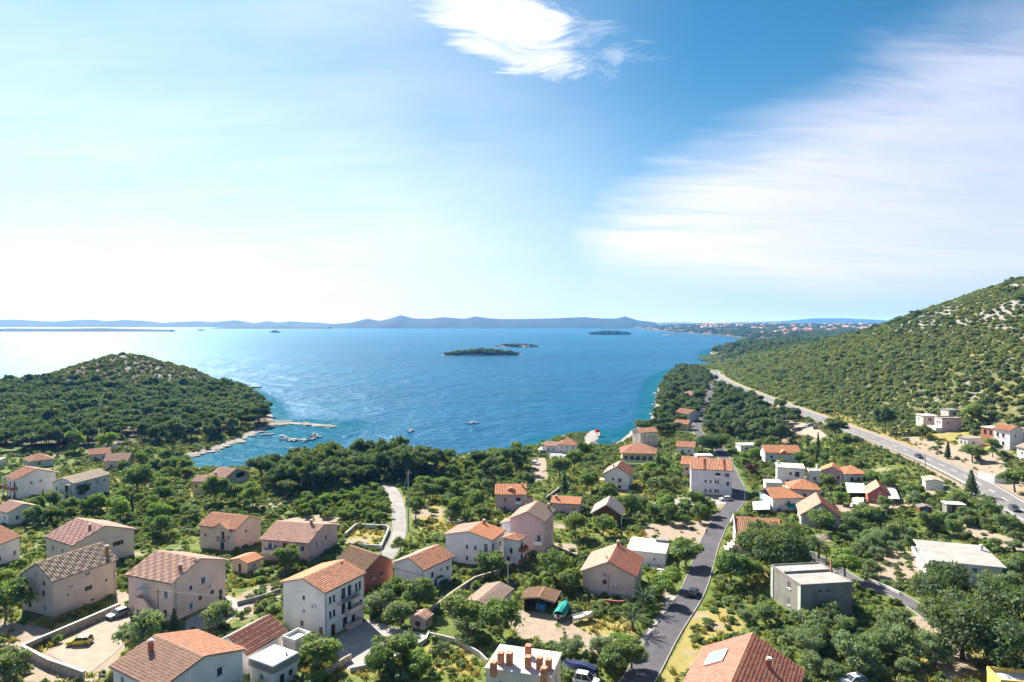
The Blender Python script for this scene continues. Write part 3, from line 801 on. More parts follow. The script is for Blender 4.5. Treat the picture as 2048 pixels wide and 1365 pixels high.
        for row, (tt, up) in enumerate(((0.0, .075), (1.12, .0))):
            for j, (ps, pn) in enumerate(prof):
                ss = (ci+ps)*w; t2 = np.minimum((ri+tt)*h, Lt)
                V[:, row*5+j] = a_+ss[:, None]*S_+t2[:, None]*T_+(lift+up+pn+jit)[:, None]*N_
        base = (np.arange(k)*10)[:, None]
        Fq = np.concatenate([base+np.array([j, j+1, j+6, j+5]) for j in range(4)], 0)
        # closed lower lip of each tile
        V2 = V[:, :5].copy(); V2 -= (0.075*N_)
        V = np.concatenate([V.reshape(-1, 3), V2[:, [0, 2, 4]].reshape(-1, 3)], 0)
        off = 10*k+(np.arange(k)*3)[:, None]
        lip1 = np.concatenate([off+0, off+1, base+2, base+0], 1); lip2 = np.concatenate([off+1, off+2, base+4, base+2], 1)
        Fq = np.concatenate([Fq, lip1, lip2], 0)
        tone = rg.random(k)**1.6
        alt = np.zeros(k)
        if pattern == 'checker': alt = (((ci//2)+(ri//2)) % 2).astype(float)
        elif pattern == 'diag': alt = ((((ci//2)+ri//2) % 2)*((rg.random(k) < .93))).astype(float)
        elif pattern == 'courses': alt = (ri % 2).astype(float)*(rg.random(k) < .85)
        elif pattern == 'speck': alt = (rg.random(k) < .35).astype(float)
        col = np.stack([tone, alt, rg.random(k), np.ones(k)], 1)
        col = np.concatenate([col]*6, 0)
        me = npmesh('roof_tiles', V, Fq, m, cols=col)
        o = link(bpy.data.objects.new('roof_tiles', me), s.roof); o['kind'] = 'stuff'
        return o
    def flat_roof(s, over=.15, thick=.22, m=None, parapet=.0, pm=None, top=None):
        L, W, he = s.L/2+over, s.W/2+over, s.he
        b = MB(); b.box(-L, L, -W, W, he-.02, he+thick); s.roof = b.build('roof', m or M_SOFFIT, s.root)
        if top:
            b = MB(); b.box(-L+.12, L-.12, -W+.12, W-.12, he+thick+.002, he+thick+.03); b.build('roof_screed', top, s.roof)
        if parapet:
            z0, z1, t = he+thick+.003, he+thick+parapet, .18
            for nm, bx in (('parapet', (-L, L, -W, -W+t)), ('parapet', (-L, L, W-t, W)), ('parapet', (-L, -L+t, -W+t, W-t)), ('parapet', (L-t, L, -W+t, W-t))):
                b = MB(); b.box(*bx, z0, z1); b.build(nm, pm or s.wall, s.roof)
        return s.roof
    def chimney(s, x, y, h=1.5, w=.6, d=.5, m=None, base=None, cap=None):
        z = (s.he+s.hr*max(0.0, 1-abs(y)/(s.W/2+.4))-.35) if base is None else base
        b = MB(); b.box(x-w/2, x+w/2, y-d/2, y+d/2, z, z+h+.35); c = b.build('chimney', m or M_CHIM, s.roof)
        k = MB(); k.box(x-w/2-.08, x+w/2+.08, y-d/2-.08, y+d/2+.08, z+h+.353, z+h+.43); k.box(x-w/2+.05, x-w/2+.15, y-d/2+.05, y+d/2-.05, z+h+.432, z+h+.6); k.box(x+w/2-.15, x+w/2-.05, y-d/2+.05, y+d/2-.05, z+h+.432, z+h+.6)
        k.box(x-w/2, x+w/2, y-d/2, y+d/2, z+h+.602, z+h+.66); k.build('chimney_cap', cap or M_SILL, c)
    def balcony(s, k, u, v, w, d=1.2, m=None, solid=None):
        fw, o, dr, rz = s.face(k); p = o+dr*(u*fw)+Vector((0, 0, v))
        b = MB(); b.box(-w/2, w/2, -d, 0, -.15, 0); q = b.build('balcony', m or M_SOFFIT, s.root, p, rz)
        if solid:
            b = MB(); b.box(-w/2, w/2, -d, -d+.12, .003, .95).box(-w/2, -w/2+.12, -d+.123, -.003, .003, .95).box(w/2-.12, w/2, -d+.123, -.003, .003, .95); b.build('balustrade', solid, q)
        else:
            b = MB(); b.box(-w/2, w/2, -d, -d+.05, .95, 1.0).box(-w/2, -w/2+.05, -d+.05, 0, .95, 1.0).box(w/2-.05, w/2, -d+.05, 0, .95, 1.0)
            n = int(w/.22)
            for i in range(n+1): x = -w/2+.02+i*(w-.06)/n; b.box(x, x+.025, -d+.01, -d+.035, .002, .95)
            for i in range(int(d/.22)):
                for x in (-w/2+.01, w/2-.035): b.box(x, x+.025, -d+.2+i*.22, -d+.225+i*.22, .002, .95)
            b.build('railing', M_IRON, q)
        return q
    def part_box(s, name, x0, x1, y0, y1, z0, z1, m, parent=None):
        b = MB(); b.box(x0, x1, y0, y1, z0, z1); return b.build(name, m, parent or s.root)
    def air_con(s, k, u, v):
        fw, o, d, rz = s.face(k); n = Vector((d.y, -d.x, 0)); b = MB(); b.box(-.42, .42, -.34, -.04, 0, .62); q = b.build('air_conditioner', M_FRAME, s.root, o+d*(u*fw)+Vector((0, 0, v)), rz)
        g = MB(); g.tube([(-.12, -.37, .31), (-.12, -.343, .31)], .22, 10); g.build('fan_grille', M_GUTTER, q)
    def dish(s, x, y, z):
        b = MB(); b.tube([(x, y, z-.8), (x, y, z)], .03, 5); m_ = b.build('dish_mount', M_GUTTER, s.roof); b = MB(); b.tube([(x, y-.05, z), (x, y-.14, z+.03), (x, y-.2, z+.06)], [.05, .3, .42], 10, cap=False); b.build('satellite_dish', M_FRAME, m_)
    def downpipe(s, k, u):
        fw, o, d, rz = s.face(k); n = Vector((d.y, -d.x, 0)); p = o+d*(u*fw)+n*.08
        b = MB(); b.tube([tuple(p+Vector((0, 0, -.5))), tuple(p+Vector((0, 0, s.he-.1)))], .05, 6); b.build('downpipe', M_GUTTER, s.root)
    def rows(s, k, us, vs, w=1.0, h=1.25, style='w', shut=None):
        for v in vs:
            for u in us: s.win(k, u, v, w, h, style, shut)
T_ORANGE = tiles('tiles_orange', (.50, .245, .145)); T_RED = tiles('tiles_red', (.40, .165, .105)); T_PINK = tiles('tiles_rose', (.50, .31, .235))
T_BRIGHT = tiles('tiles_bright_orange', (.58, .26, .13), var=.35); T_MOSSY = tiles('tiles_brown_mossy', (.25, .135, .08), (.20, .15, .085)); T_BROWN = tiles('tiles_brown', (.36, .22, .155))
T_GREYCHK = tiles('tiles_tan_and_brown', (.46, .37, .27), (.19, .135, .10), .3); T_PINKCHK = tiles('tiles_rose_and_plum', (.52, .33, .27), (.30, .135, .125), .3)
T_ROSECHK = tiles('tiles_pale_rose_checker', (.55, .37, .28), (.33, .185, .14), .3); T_DARKSTR = tiles('tiles_dark_red_with_pale_lips', (.30, .105, .07), (.38, .23, .17), .3); T_GREY = tiles('tiles_grey', (.36, .33, .31))
T_ROSELIT = tiles('tiles_sunlit_rose', (.56, .36, .27)); T_SHED = tiles('tiles_brown_grey', (.37, .27, .21)); T_PALE = tiles('tiles_pale_buff', (.58, .48, .37))  # pale rose serves sun-facing slopes; their sunlight is put into the colour
PINK = plaster('pink_plaster', (.70, .53, .46)); BEIGE = plaster('beige_plaster', (.66, .585, .50)); MAUVE = plaster('mauve_plaster', (.58, .42, .415)); CREAM = plaster('cream_plaster', (.68, .56, .38))
LILAC = plaster('lilac_white_plaster', (.75, .71, .735)); GREYP = plaster('grey_render', (.45, .42, .43), .5); STONEW = plaster('old_grey_render', (.50, .44, .395), .6); PEACH = plaster('peach_plaster', (.70, .54, .46))
BRICKW = brickm('red_brick_wall', (.34, .115, .075)); ORANGEB = brickm('orange_hollow_brick', (.50, .20, .10)); ORANGET = concrete('orange_fired_clay', (.52, .24, .14), .3); YELLOWP = plaster('yellow_plaster', (.70, .50, .12)); GREENP = plaster('pale_green_plaster', (.55, .60, .50)); REDP = plaster('red_brown_plaster', (.33, .11, .08))
CONC = concrete('raw_concrete', (.26, .245, .225), .6); CONCL = concrete('pale_concrete', (.55, .52, .49), .45); ROOFW = concrete('white_roof_screed', (.50, .485, .465), .35); ROOFG = concrete('grey_roof_screed', (.34, .32, .30), .6)
M_TIMBER = wood('brown_timber', (.17, .085, .045)); M_SOLAR = simple('solar_panel', (.02, .024, .035), .15, .6); M_BLUEP = simple('blue_painted_steel', (.05, .22, .55), .5, .4)
M_TEAL = simple('teal_tarpaulin', (.015, .27, .24), .75, .2, .3, 1.0); M_WHITETARP = simple('white_tarpaulin', (.72, .70, .67), .8, .2, .25, 1.0)
M_SKYL = simple('skylight_glass', (.22, .26, .32), .1, .6)

# --- foreground, left
h = House('stone_house', 'grey rendered two-storey house with tan and brown chequered tile roof', -92.8, 141.4, 66, 13.4, 9.8, 7.4, 3.0, STONEW)
h.win('r', .54, 3.0, 1.6, .9, 'b'); h.win('r', .53, 6.05, 1.1, .9, 'w', sill=False); h.win('r', .83, 3.5, .5, .5, 'b'); h.win('r', .60, .5, .7, .4, 'b'); h.win('r', .22, 3.4, .35, .35, 'b')
h.rows('n', [.27, .70], [3.9], .9, 1.15, 'b'); h.win('n', .48, 7.6, .7, .9, 'b'); h.win('n', .72, .9, .9, 1.4); h.win('n', .25, .9, .9, 1.2, 'b'); h.win('n', .72, 6.1, .8, .8, 'b')
h.walls(); h.slab_roof(.35, T_GREYCHK, pattern='checker', slab=M_SOFFIT); h.chimney(5.9, -3.2, 1.7)
h.air_con('r', .3, 4.6); h.downpipe('r', .97); h.part_box('porch_roof', 6.95, 9.0, -2.0, .6, 3.0, 3.15, M_WHITETARP)
h = House('gabled_house', 'beige house with rose and plum chequered roof behind the grey house', -106.0, 169.6, 149, 12.9, 14.5, 6.5, 2.8, BEIGE)
h.win('n', .72, 3.6, 1.3, 1.0, 'b', M_SHUTB); h.win('n', .35, 3.6, 1.0, 1.1, 'b'); h.rows('l', [.25, .6, .85], [3.6], .9, 1.2); h.win('n', .62, .8, 1.0, 1.2)
h.walls(); h.slab_roof(.4, T_ROSELIT, T_PINKCHK, 'diag'); h.chimney(-3.5, 2.0, 1.0, .5, .5)
h = House('stair_house', 'pink house with outside stairs and pale rose chequered roof', -69.0, 139.1, 158, 11.9, 13.5, 7.9, 2.6, PINK)
h.win('n', .33, 4.9, .7, .9, 'b'); h.win('n', .56, 5.0, 1.1, 1.4, 'w', M_SHUTW); h.win('n', .33, 1.0, .9, 1.3, 'w', M_SHUTW); h.win('n', .50, 2.0, .8, .8, 'b'); h.win('n', .73, 2.1, .9, .8, 'b'); h.door('n', .9, 1.0, 2.2)
h.win('l', .86, 4.6, 1.0, 1.4, 'w', M_SHUTW); h.win('l', .84, 1.0, .8, 1.3, 'b'); h.door('l', .42, .95, 2.1, M_DOORW, v=3.55); h.win('l', .15, .6, .9, 1.0, 'b')
h.walls(); h.slab_roof(.45, T_PINK, T_ROSECHK, 'checker'); h.chimney(-4.6, 3.6, 1.0, .5, .5); h.downpipe('n', .06)
def outside_stairs(h):
    # on the face turned to the viewer's left: landing on an arch, flight running down to the right
    y0 = h.W/2+.003; b = MB(); n = 13; run = .30; rise = 3.5/n; xl = -h.L/2+h.L*(1-.42)  # local x of the landing
    xl = h.L/2-h.L*.42
    x_land0, x_land1 = xl-.9, xl+1.6
    arch = [(x_land1, -1.5)]+[(x_land0+1.25+.75*math.cos(t), 1.7+.75*math.sin(t)) for t in [math.pi*k/8 for k in range(9)]]
    prof = [(x_land1, -2), (x_land1, 3.5), (x_land0, 3.5), (x_land0, -2), (x_land0+.5, -2), (x_land0+.5, 1.6)]+[(x_land0+1.25-.75*math.cos(math.pi*k/8), 1.6+.75*math.sin(math.pi*k/8)) for k in range(1, 8)]+[(x_land0+2.0, 1.6), (x_land0+2.0, -2)]
    b.prism(prof, y0, y0+1.5); st = b.build('staircase', PINK, h.root)
    for i in range(n):
        s_ = MB(); x1 = x_land0-i*run; s_.box(x1-run, x1-.003, y0, y0+1.3, -2, 3.5-(i+1)*rise+rise*.0); s_.build('step', PEACH, st)
    p = MB(); p.prism([(x_land0, 3.5), (x_land0, 4.4), (x_land0-n*run, .9), (x_land0-n*run, -2), (x_land0, -2)][::-1], y0+1.303, y0+1.5); p.build('stair_wall', PINK, st)
    p = MB(); p.box(x_land0, x_land1, y0+1.34, y0+1.497, 3.503, 4.4); p.box(x_land1-.16, x_land1-.003, y0, y0+1.337, 3.503, 4.4); p.build('stair_wall', PINK, st)
    c = MB(); c.prism([(xl-1.2, 6.0), (xl+1.2, 6.0), (xl+1.2, 6.1), (xl-1.2, 6.1)], y0, y0+1.6); c.build('door_canopy', M_WHITETARP, h.root)
h.air_con('n', .68, 3.6); h.dish(-5.6, 1.0, 10.6); outside_stairs(h)
h = House('corner_house', 'house above the gravel yard, tile roof coloured brown on the shaded slope and brighter orange on the sunlit one', -51.1, 103.0, 148, 12.2, 13.4, 6.1, 1.9, LILAC)
h.rows('n', [.3, .7], [.9, 3.9], .9, 1.2, 'b'); h.rows('l', [.2, .5, .8], [.9, 3.9], .9, 1.2); h.win('f', .3, 3.9)
h.walls(); h.slab_roof(.45, T_ORANGE, T_BROWN, 'speck'); h.chimney(3.2, 2.6, 1.6, .6, .6)  # the sunlit slope's brighter orange is put into its tile colour
h = House('workshop', 'low outbuilding with dark red tile roof beside the white three-storey house', -45.0, 115.2, 66, 8.8, 7.4, 3.6, 2.2, M_WHITEP)
h.win('r', .3, 1.0, .9, 1.0); h.door('n', .4); h.win('n', .75, 1.0); h.walls(); h.slab_roof(.35, T_DARKSTR, concrete('mossy_slab', (.36, .34, .31)), 'courses', tw=.4, th=.5)
h = House('annex', 'white flat-roofed annex with a deep grey fascia below the dark red roof', -38.2, 107.5, 60, 4.9, 5.3, 4.0, 0, M_WHITED)
h.door('r', .38, 1.0, 2.1); h.win('r', .72, 1.2, .8, .9, 'b'); h.win('n', .5, 1.2, .9, 1.0)
h.walls(gable=False); h.flat_roof(.12, .25, M_WHITEP, 0, top=ROOFW); h.part_box('fascia', -2.62, 2.62, -2.82, -2.66, 2.95, 3.97, CONC); h.part_box('fascia', -2.62, -2.462, -2.657, 2.8, 2.95, 3.97, CONC)
h.part_box('vent', .9, 1.1, -1.9, -1.7, 4.285, 4.75, M_GUTTER, h.roof)
h = House('balcony_box', 'small white walled roof terrace behind the flat annex', -37.4, 116.5, 60, 3.4, 3.0, 3.0, 0, M_WHITED, 'terrace')
h.walls(gable=False); h.flat_roof(.08, .16, CONCL, .55, M_WHITEP)
h = House('white_house', 'white three-storey house with orange roof and peach balconies', -36.2, 129.5, 62, 10.6, 10.5, 8.9, 1.7, M_WHITEP)
h.win('n', .50, 6.6, .6, .7, 'b'); h.win('n', .50, 4.2, .55, .55); h.win('n', .45, 1.3, .9, 1.2); h.door('n', .90, .95, 2.3, M_GUTTER)
for v in (6.3, 3.6): h.win('r', .13, v, .65, 1.3, 'b'); h.win('r', .22, v, .65, 1.3, 'b')
h.win('r', .80, 6.2, .7, 1.5, 'b'); h.win('r', .90, 6.2, .7, 1.5, 'b'); h.win('r', .92, 3.5, .7, 1.4, 'b')
for v in (5.9, 3.1): h.win('r', .46, v, 1.1, 2.1, 'b', sill=False); h.win('r', .62, v, 1.0, 2.1, 'b', sill=False)
h.door('r', .2, 1.2, 2.2); h.win('r', .5, .3, 1.2, 2.0, 'b', sill=False); h.win('r', .72, .5, 1.0, 1.4, 'b')
h.walls(); h.slab_roof(.4, T_ORANGE, T_BRIGHT)  # brighter orange on the left slope carries its sunlight as colour
h.balcony('r', .58, 5.75, 4.0, 1.2, solid=None); h.balcony('r', .66, 2.95, 3.6, 1.3, solid=PEACH); h.balcony('r', .66, .15, 3.6, 1.3, solid=PEACH); h.downpipe('r', .01)
h.air_con('n', .75, 5.6); h.air_con('r', .33, 5.2); h.dish(4.6, .2, 11.3); h.part_box('balustrade', 1.2, 3.6, -6.48, -6.36, 4.75, 5.6, PEACH)
h = House('brick_house', 'red brick house with mossy brown roof beside the lane', -32.9, 150.5, 141, 9.7, 7.7, 5.0, 2.5, BRICKW)
h.win('n', .3, 2.6, .9, 1.1); h.win('n', .6, 2.6, .8, 1.0, 'b'); h.win('n', .35, .4, .7, .8, 'b'); h.rows('l', [.3, .7], [2.4], .9, 1.1, 'b'); h.walls(); h.slab_roof(.35, T_MOSSY, pattern='speck')
h = House('garden_house', 'low white house with orange roof and lilac gable beside the brick house', -19.7, 149.9, 57, 9.7, 8.3, 5.4, 1.9, LILAC)
h.win('r', .30, 2.9, .9, 1.1, 'b'); h.door('r', .42, .9, 2.1, M_DOOR); h.win('r', .85, 2.9, .7, .8, 'b'); h.walls(); h.slab_roof(.4, T_ORANGE, T_ROSELIT, 'speck')  # left slope's paler tiles paint in the sun falling on it
h.air_con('r', .6, 3.4); h.downpipe('n', .97); h.part_box('awning', -1.0, 1.0, -5.2, -4.16, 2.4, 2.48, M_IRON); h.part_box('wall_band', -4.86, -4.853, -4.1, 4.1, 4.0, 4.14, M_GUTTER)
h = House('mauve_house', 'mauve two-storey house with broad rose tile roof behind the white house', -54.5, 173.8, 167, 12.7, 15.0, 5.2, 2.4, MAUVE)
h.win('n', .27, 2.9, 1.1, 1.2, 'w', M_SHUTW); h.win('n', .12, .6, .9, 1.0); h.win('n', .6, 3.2, .8, 1.0, 'b'); h.win('l', .18, 2.9, 1.0, 1.5, 'w', M_SHUTW); h.win('l', .30, 3.0, .7, 1.0); h.win('l', .70, 2.9, .9, 1.3, 'b'); h.win('l', .88, 2.9, 1.1, 1.3, 'w', M_SHUTW); h.door('l', .5, 1.2, 2.2, v=2.5); h.win('l', .76, .3, 1.6, 1.4, 'b')
h.walls(); h.slab_roof(.5, T_ROSELIT, T_PINK); h.chimney(-3.4, .6, 1.1); h.balcony('l', .3, 2.3, 5.2, 1.8, solid=CONCL); h.air_con('n', .45, 3.0); h.dish(-5.8, 3.0, 7.9); h.downpipe('n', .03)
h = House('crossgable_house', 'pink-white house with small balcony under a cross gable in rust tile roof', -75.6, 181.2, 161, 11.7, 9.5, 6.0, 2.2, PEACH)
h.win('n', .4, 4.3, .6, .7, 'b'); h.win('l', .15, 3.2, .6, .7, 'b'); h.win('l', .64, 3.0, .9, 2.1, 'b', sill=False); h.win('l', .62, .3, 1.2, 1.9, 'b', sill=False); h.win('l', .8, 3.3, .6, .9)
h.walls(); h.slab_roof(.4, T_ORANGE, T_ORANGE, 'speck'); h.balcony('l', .64, 2.9, 2.4, 1.1); h.chimney(-5.2, -3.6, 2.3, .6, .7, base=3.5)
b = MB(); b.prism([(-4.4, 5.6), (1.6, 5.6), (-1.4, 7.5)], h.W/2-.6, h.W/2+.5); b.build('cross_gable', PEACH, h.root)
b = MB(); b.poly([(-5.0, h.W/2+.8, 5.35), (-1.4, h.W/2+.8, 7.62), (-1.4, .5, 7.62), (-5.0, .5, 5.35)]); b.poly([(2.2, h.W/2+.8, 5.35), (2.2, .5, 5.35), (-1.4, .5, 7.62), (-1.4, h.W/2+.8, 7.62)]); b.build('cross_gable_roof', T_ORANGE, h.root)
h = House('edge_house', 'white house with orange roof cut by the left picture edge', -131.5, 164.2, 82, 14.2, 12.0, 5.2, 2.7, LILAC)
h.rows('r', [.3, .6, .9], [1.0], .9, 1.2); h.walls(); h.slab_roof(.4, T_ORANGE, pattern='speck')
h = House('tile_shed', 'little orange-tiled shed between the stair house and the mauve house', -63.3, 160.7, 62, 4.2, 5.3, 2.6, .8, PEACH, 'shed')
h.door('n', .5); h.win('r', .5, 1.0, .8, .8); h.walls(); h.slab_roof(.35, T_BRIGHT)

# --- upper left
h = House('loggia_house', 'white house with columned loggia and orange roof at the far left', -171.0, 240.6, 148, 7.4, 12.0, 6.8, 2.6, M_WHITEP)
h.win('n', .35, 4.2, .9, 1.2); h.win('n', .6, 4.2, .9, 1.2); h.win('l', .3, 3.6, 1.2, 2.0, 'b', sill=False); h.win('l', .7, 3.6, 1.2, 2.0, 'b', sill=False); h.rows('l', [.3, .7], [.4], 1.2, 1.9, 'b')
h.walls(); h.slab_roof(.9, T_PINK, T_ORANGE); h.balcony('l', .5, 3.2, 7.6, 1.8, solid=REDP)
for x in (-3.4, 0, 3.4): h.part_box('column', x-.18, x+.18, h.W/2+1.4, h.W/2+1.75, -2, 6.9, M_WHITEP)
h = House('long_house', 'long white house with pale buff roof and two-storey loggia', -151.3, 237.4, 75, 14.6, 9.1, 6.6, 1.7, LILAC)
h.rows('r', [.25, .45, .65, .85], [4.6], .6, .8, 'b'); h.win('n', .2, 3.9, .9, 1.3); h.win('n', .2, .9, .9, 1.3); h.win('n', .72, 3.6, 2.6, 2.0, 'b', sill=False); h.win('n', .72, .3, 2.6, 2.1, 'b', sill=False)
h.walls(); h.slab_roof(.4, T_PALE, T_PINK); h.balcony('n', .72, 3.3, 4.2, 1.3)
for y in (-4.0, -2.0, .0): h.part_box('column', -h.L/2-1.3, -h.L/2-1.05, y-.12, y+.12, -2, 6.3, M_WHITEP)
h.part_box('loggia_roof', -h.L/2-1.6, -h.L/2-.003, -4.4, .5, 6.3, 6.5, T_PALE)
h = House('hip_house', 'pale green cottage with orange hipped roof at the bay', -203.6, 290.8, 48, 8.5, 9.3, 2.8, 2.4, GREENP); h.win('r', .4, .9, 1.0, 1.3, 'b'); h.win('n', .5, .9); h.walls(gable=False); h.slab_roof(.4, T_ORANGE, kind='hip')
h = House('white_shed', 'flat white boathouse with grey roof beside the hipped cottage', -222.0, 287.0, 20, 10, 6, 2.8, 0, M_WHITED, 'shed'); h.win('r', .3, 1.0); h.walls(gable=False); h.flat_roof(.2, .2, CONCL, top=ROOFG)
h = House('bay_house', 'rose-roofed house half hidden by trees below the headland', -168.3, 289.8, 12, 9.0, 8.0, 3.6, 2.4, PEACH); h.rows('r', [.3, .7], [1.0]); h.walls(); h.slab_roof(.4, T_PINK)
h = House('cream_house', 'cream house with rose roof and recessed roof terrace by the pine grove', -105.5, 251.0, 160, 7.4, 13.5, 5.0, 2.8, CREAM)
h.win('n', .3, 2.2, .9, 1.2, 'b'); h.win('n', .8, 2.6, .8, .8); h.win('l', .5, 2.4); h.walls(); h.slab_roof(.4, T_PINK, T_PINK)
b = MB(); b.box(-h.L/2-.6, -h.L/2-.003, -4.6, 0.4, 2.8, 4.2); b.build('terrace_wall', LILAC, h.root); h.part_box('terrace_recess', -h.L/2-.3, -h.L/2-.004, -4.0, -.2, 4.203, 5.9, M_GLASS)  # dark glass block stands proud in place of the shaded recess
h = House('cream_wing', 'lower cream wing with flat-pitched rose roof beside the cream house', -110.8, 244.9, 356, 6.7, 6.9, 4.6, 1.5, CREAM); h.win('r', .6, 2.6, .8, 1.0); h.win('r', .2, 2.6, .7, .9, 'b'); h.door('r', .85, .9, 2.1, M_DOORW); h.walls(); h.slab_roof(.35, T_PINK); h.chimney(3.0, 1.0, 1.2)
h = House('beach_hut', 'white kiosk under the trees where the bay meets the headland', -196.0, 330.0, 15, 6, 4, 2.6, .8, M_WHITEP, 'kiosk'); h.win('r', .4, 1.0); h.walls(); h.slab_roof(.3, T_PALE)

# --- centre
h = House('terraced_house', 'white three-storey house with red base, solar strip and orange roof', -9.1, 166.0, 69, 7.9, 12.1, 6.9, 1.5, LILAC)
for v in (4.1, 1.3): h.win('n', .47, v, .6, .95, 'b'); h.win('n', .65, v, .6, .95, 'b')
for v in (3.6, .5): h.win('r', .12, v, .9, 2.2, 'b', sill=False)
h.win('r', .7, 4.0, .8, 1.0, 'b'); h.win('n', .88, 3.6, .9, 2.2, 'b', sill=False); h.win('n', .88, .5, .9, 2.2, 'b', sill=False)
h.walls(); h.slab_roof(.4, T_BRIGHT, T_PINK, 'speck'); h.balcony('n', .88, 3.4, 2.4, 1.2); h.part_box('plinth', -4.1, -3.953, -6.2, 6.2, -2.1, .45, REDP); h.part_box('plinth', -3.95, 4.0, -6.2, -6.053, -2.1, .45, REDP)
b = MB(); b.prism([(.7, 8.15), (3.2, 7.62), (3.2, 7.74), (.7, 8.27)], -2.9, 3.0, axis='x'); b.build('solar_panel', M_SOLAR, h.roof)
h.chimney(3.2, -1.0, .9)
h = House('stair_tower', 'white corner block with red balconies and low orange roof on the terraced house', .6, 163.4, 61, 3.4, 4.0, 6.4, .9, M_WHITEP)
h.win('n', .5, 3.0, .8, 1.3, 'b'); h.win('r', .5, 3.8, 1.0, 1.8, 'b', sill=False); h.win('r', .5, .9, 1.0, 1.8, 'b', sill=False); h.door('n', .3, .9, 2.1)
h.walls(gable=False); h.slab_roof(.35, T_ORANGE, kind='hip'); h.balcony('r', .5, 3.6, 3.0, 1.1, solid=REDP); h.balcony('r', .5, .8, 3.0, 1.1, solid=REDP); h.part_box('plinth', -1.86, -1.703, -2.1, 2.1, -2.1, .7, REDP)
h = House('tall_house', 'tall mauve house with rose and brown-grey roof behind the terraced house', 5.3, 174.6, 73, 10.3, 8.7, 9.0, 2.2, MAUVE)
h.win('r', .3, 5.8, 1.0, 1.3); h.win('r', .7, 5.8, 1.0, 1.3); h.win('n', .85, 3.4, .9, 2.1, 'w', sill=False); h.win('r', .2, 3.0, .9, 2.0, 'w', sill=False); h.win('r', .65, 2.8, 1.0, 1.3, 'w', M_SHUTW)
h.walls(); h.slab_roof(.4, T_SHED, T_PINK); h.chimney(3.6, -3.4, 1.3); h.balcony('n', .85, 3.2, 2.2, 1.0, solid=M_WHITEP)
h = House('lilac_wing', 'plain lilac wing with little tan roof in front of the tall mauve house', .9, 172.8, 73, 3.4, 6.4, 7.4, 1.1, LILAC); h.win('r', .5, 4.6, .6, .9, 'b'); h.win('r', .5, 1.6, .6, .9, 'b'); h.walls(); h.slab_roof(.35, T_SHED, T_ROSELIT)
h = House('orange_house', 'pink house with bright orange roof and arched dormer in the scrub field', -.3, 219.0, 359, 9.4, 9.0, 5.4, 2.2, MAUVE)
h.win('r', .75, 2.7, 1.5, 1.7, 'b', sill=False); h.win('r', .3, 3.0, .9, 1.2); h.win('r', .3, .5, .9, 1.2); h.walls(); h.slab_roof(.4, T_BRIGHT); h.chimney(3.6, -1.0, .9, .4, .4); h.balcony('r', .75, 2.5, 2.2, 1.0, solid=M_WHITEP)
b = MB(); b.prism([(-1.2, 6.3), (1.4, 6.3), (1.2, 6.75), (.1, 7.3), (-1.0, 6.75)], -3.2, -.5); b.build('dormer', T_RED, h.roof); h.part_box('side_roof', 5.12, 7.2, -4.6, -1.0, 4.0, 4.2, T_BRIGHT); h.part_box('side_wall', 5.0, 6.9, -4.3, -1.2, -2, 3.99, MAUVE)
h = House('low_house', 'small mauve house with orange roof in front of the round shrubs', 17.4, 212.8, 348, 8.6, 7.2, 3.5, 1.3, MAUVE); h.win('r', .45, 1.4, .5, .5); h.win('r', .8, 1.2, .8, 1.0); h.walls(); h.slab_roof(.4, T_BRIGHT); h.chimney(-3.2, -1.5, .9)
h = House('chalet', 'timber-gabled chalet with steep grey roof and blue tank below', 28.7, 201.1, 76, 9.0, 7.6, 3.3, 2.9, M_TIMBER); h.win('n', .66, 1.2, 1.3, 1.7, 'w', sill=False); h.win('n', .3, 1.3, .9, 1.1); h.walls(); h.slab_roof(.75, T_GREY); h.balcony('n', .5, .9, 6.6, 1.0, solid=M_TIMBER)
h.part_box('column', -5.5, -5.3, -4.5, -4.3, -2, 3.2, M_WHITEP)
h = House('blue_white_house', 'bluish white gabled house with orange roof among green trees', 39.3, 248.7, 72, 10.4, 8.8, 5.5, 2.8, M_WHITEP)
h.win('n', .35, 3.2, .7, .8, 'b'); h.win('n', .64, 2.7, 1.2, 1.3, 'b'); h.win('n', .62, .4, 1.2, 1.2, 'b'); h.win('r', .4, 3.2, .9, 1.2); h.walls(); h.slab_roof(.4, T_RED, T_ROSELIT); h.chimney(-3.9, 1.2, .9); h.part_box('porch_roof', -4.4, -.6, 4.403, 6.6, 2.6, 2.75, T_PINK)  # sun on the left slope painted in by paler tiles
h = House('gable_house', 'mauve house with red roof, its sunlit slope coloured pale rose, and two dark roof windows', 22.2, 148.0, 72, 11.8, 11.1, 4.9, 2.6, PINK)
h.win('n', .43, 4.4, .5, .5, 'b'); h.win('n', .43, 2.6, .8, .9, 'b'); h.win('n', .43, .4, .8, .7, 'b'); h.win('r', .3, 1.6, .9, 1.2); h.win('r', .7, 1.6, .9, 1.2); h.walls(); h.slab_roof(.4, T_RED, T_ROSELIT); h.downpipe('n', .5); h.air_con('n', .62, 2.0); h.dish(-5.2, .6, 8.1)  # pale left slope: sunlight put into the tile colour of a red roof
for x0 in (-1.2, .9):
    b = MB(); b.prism([(2.0, 6.62), (3.6, 5.90), (3.6, 6.02), (2.0, 6.74)], x0, x0+1.0, axis='x'); b.build('roof_window', M_SOLAR, h.roof)
h.chimney(5.0, -.3, 1.0, .5, .5); h.part_box('plinth', -6.06, -5.903, -5.6, 5.6, -2, 1.0, GREYP)
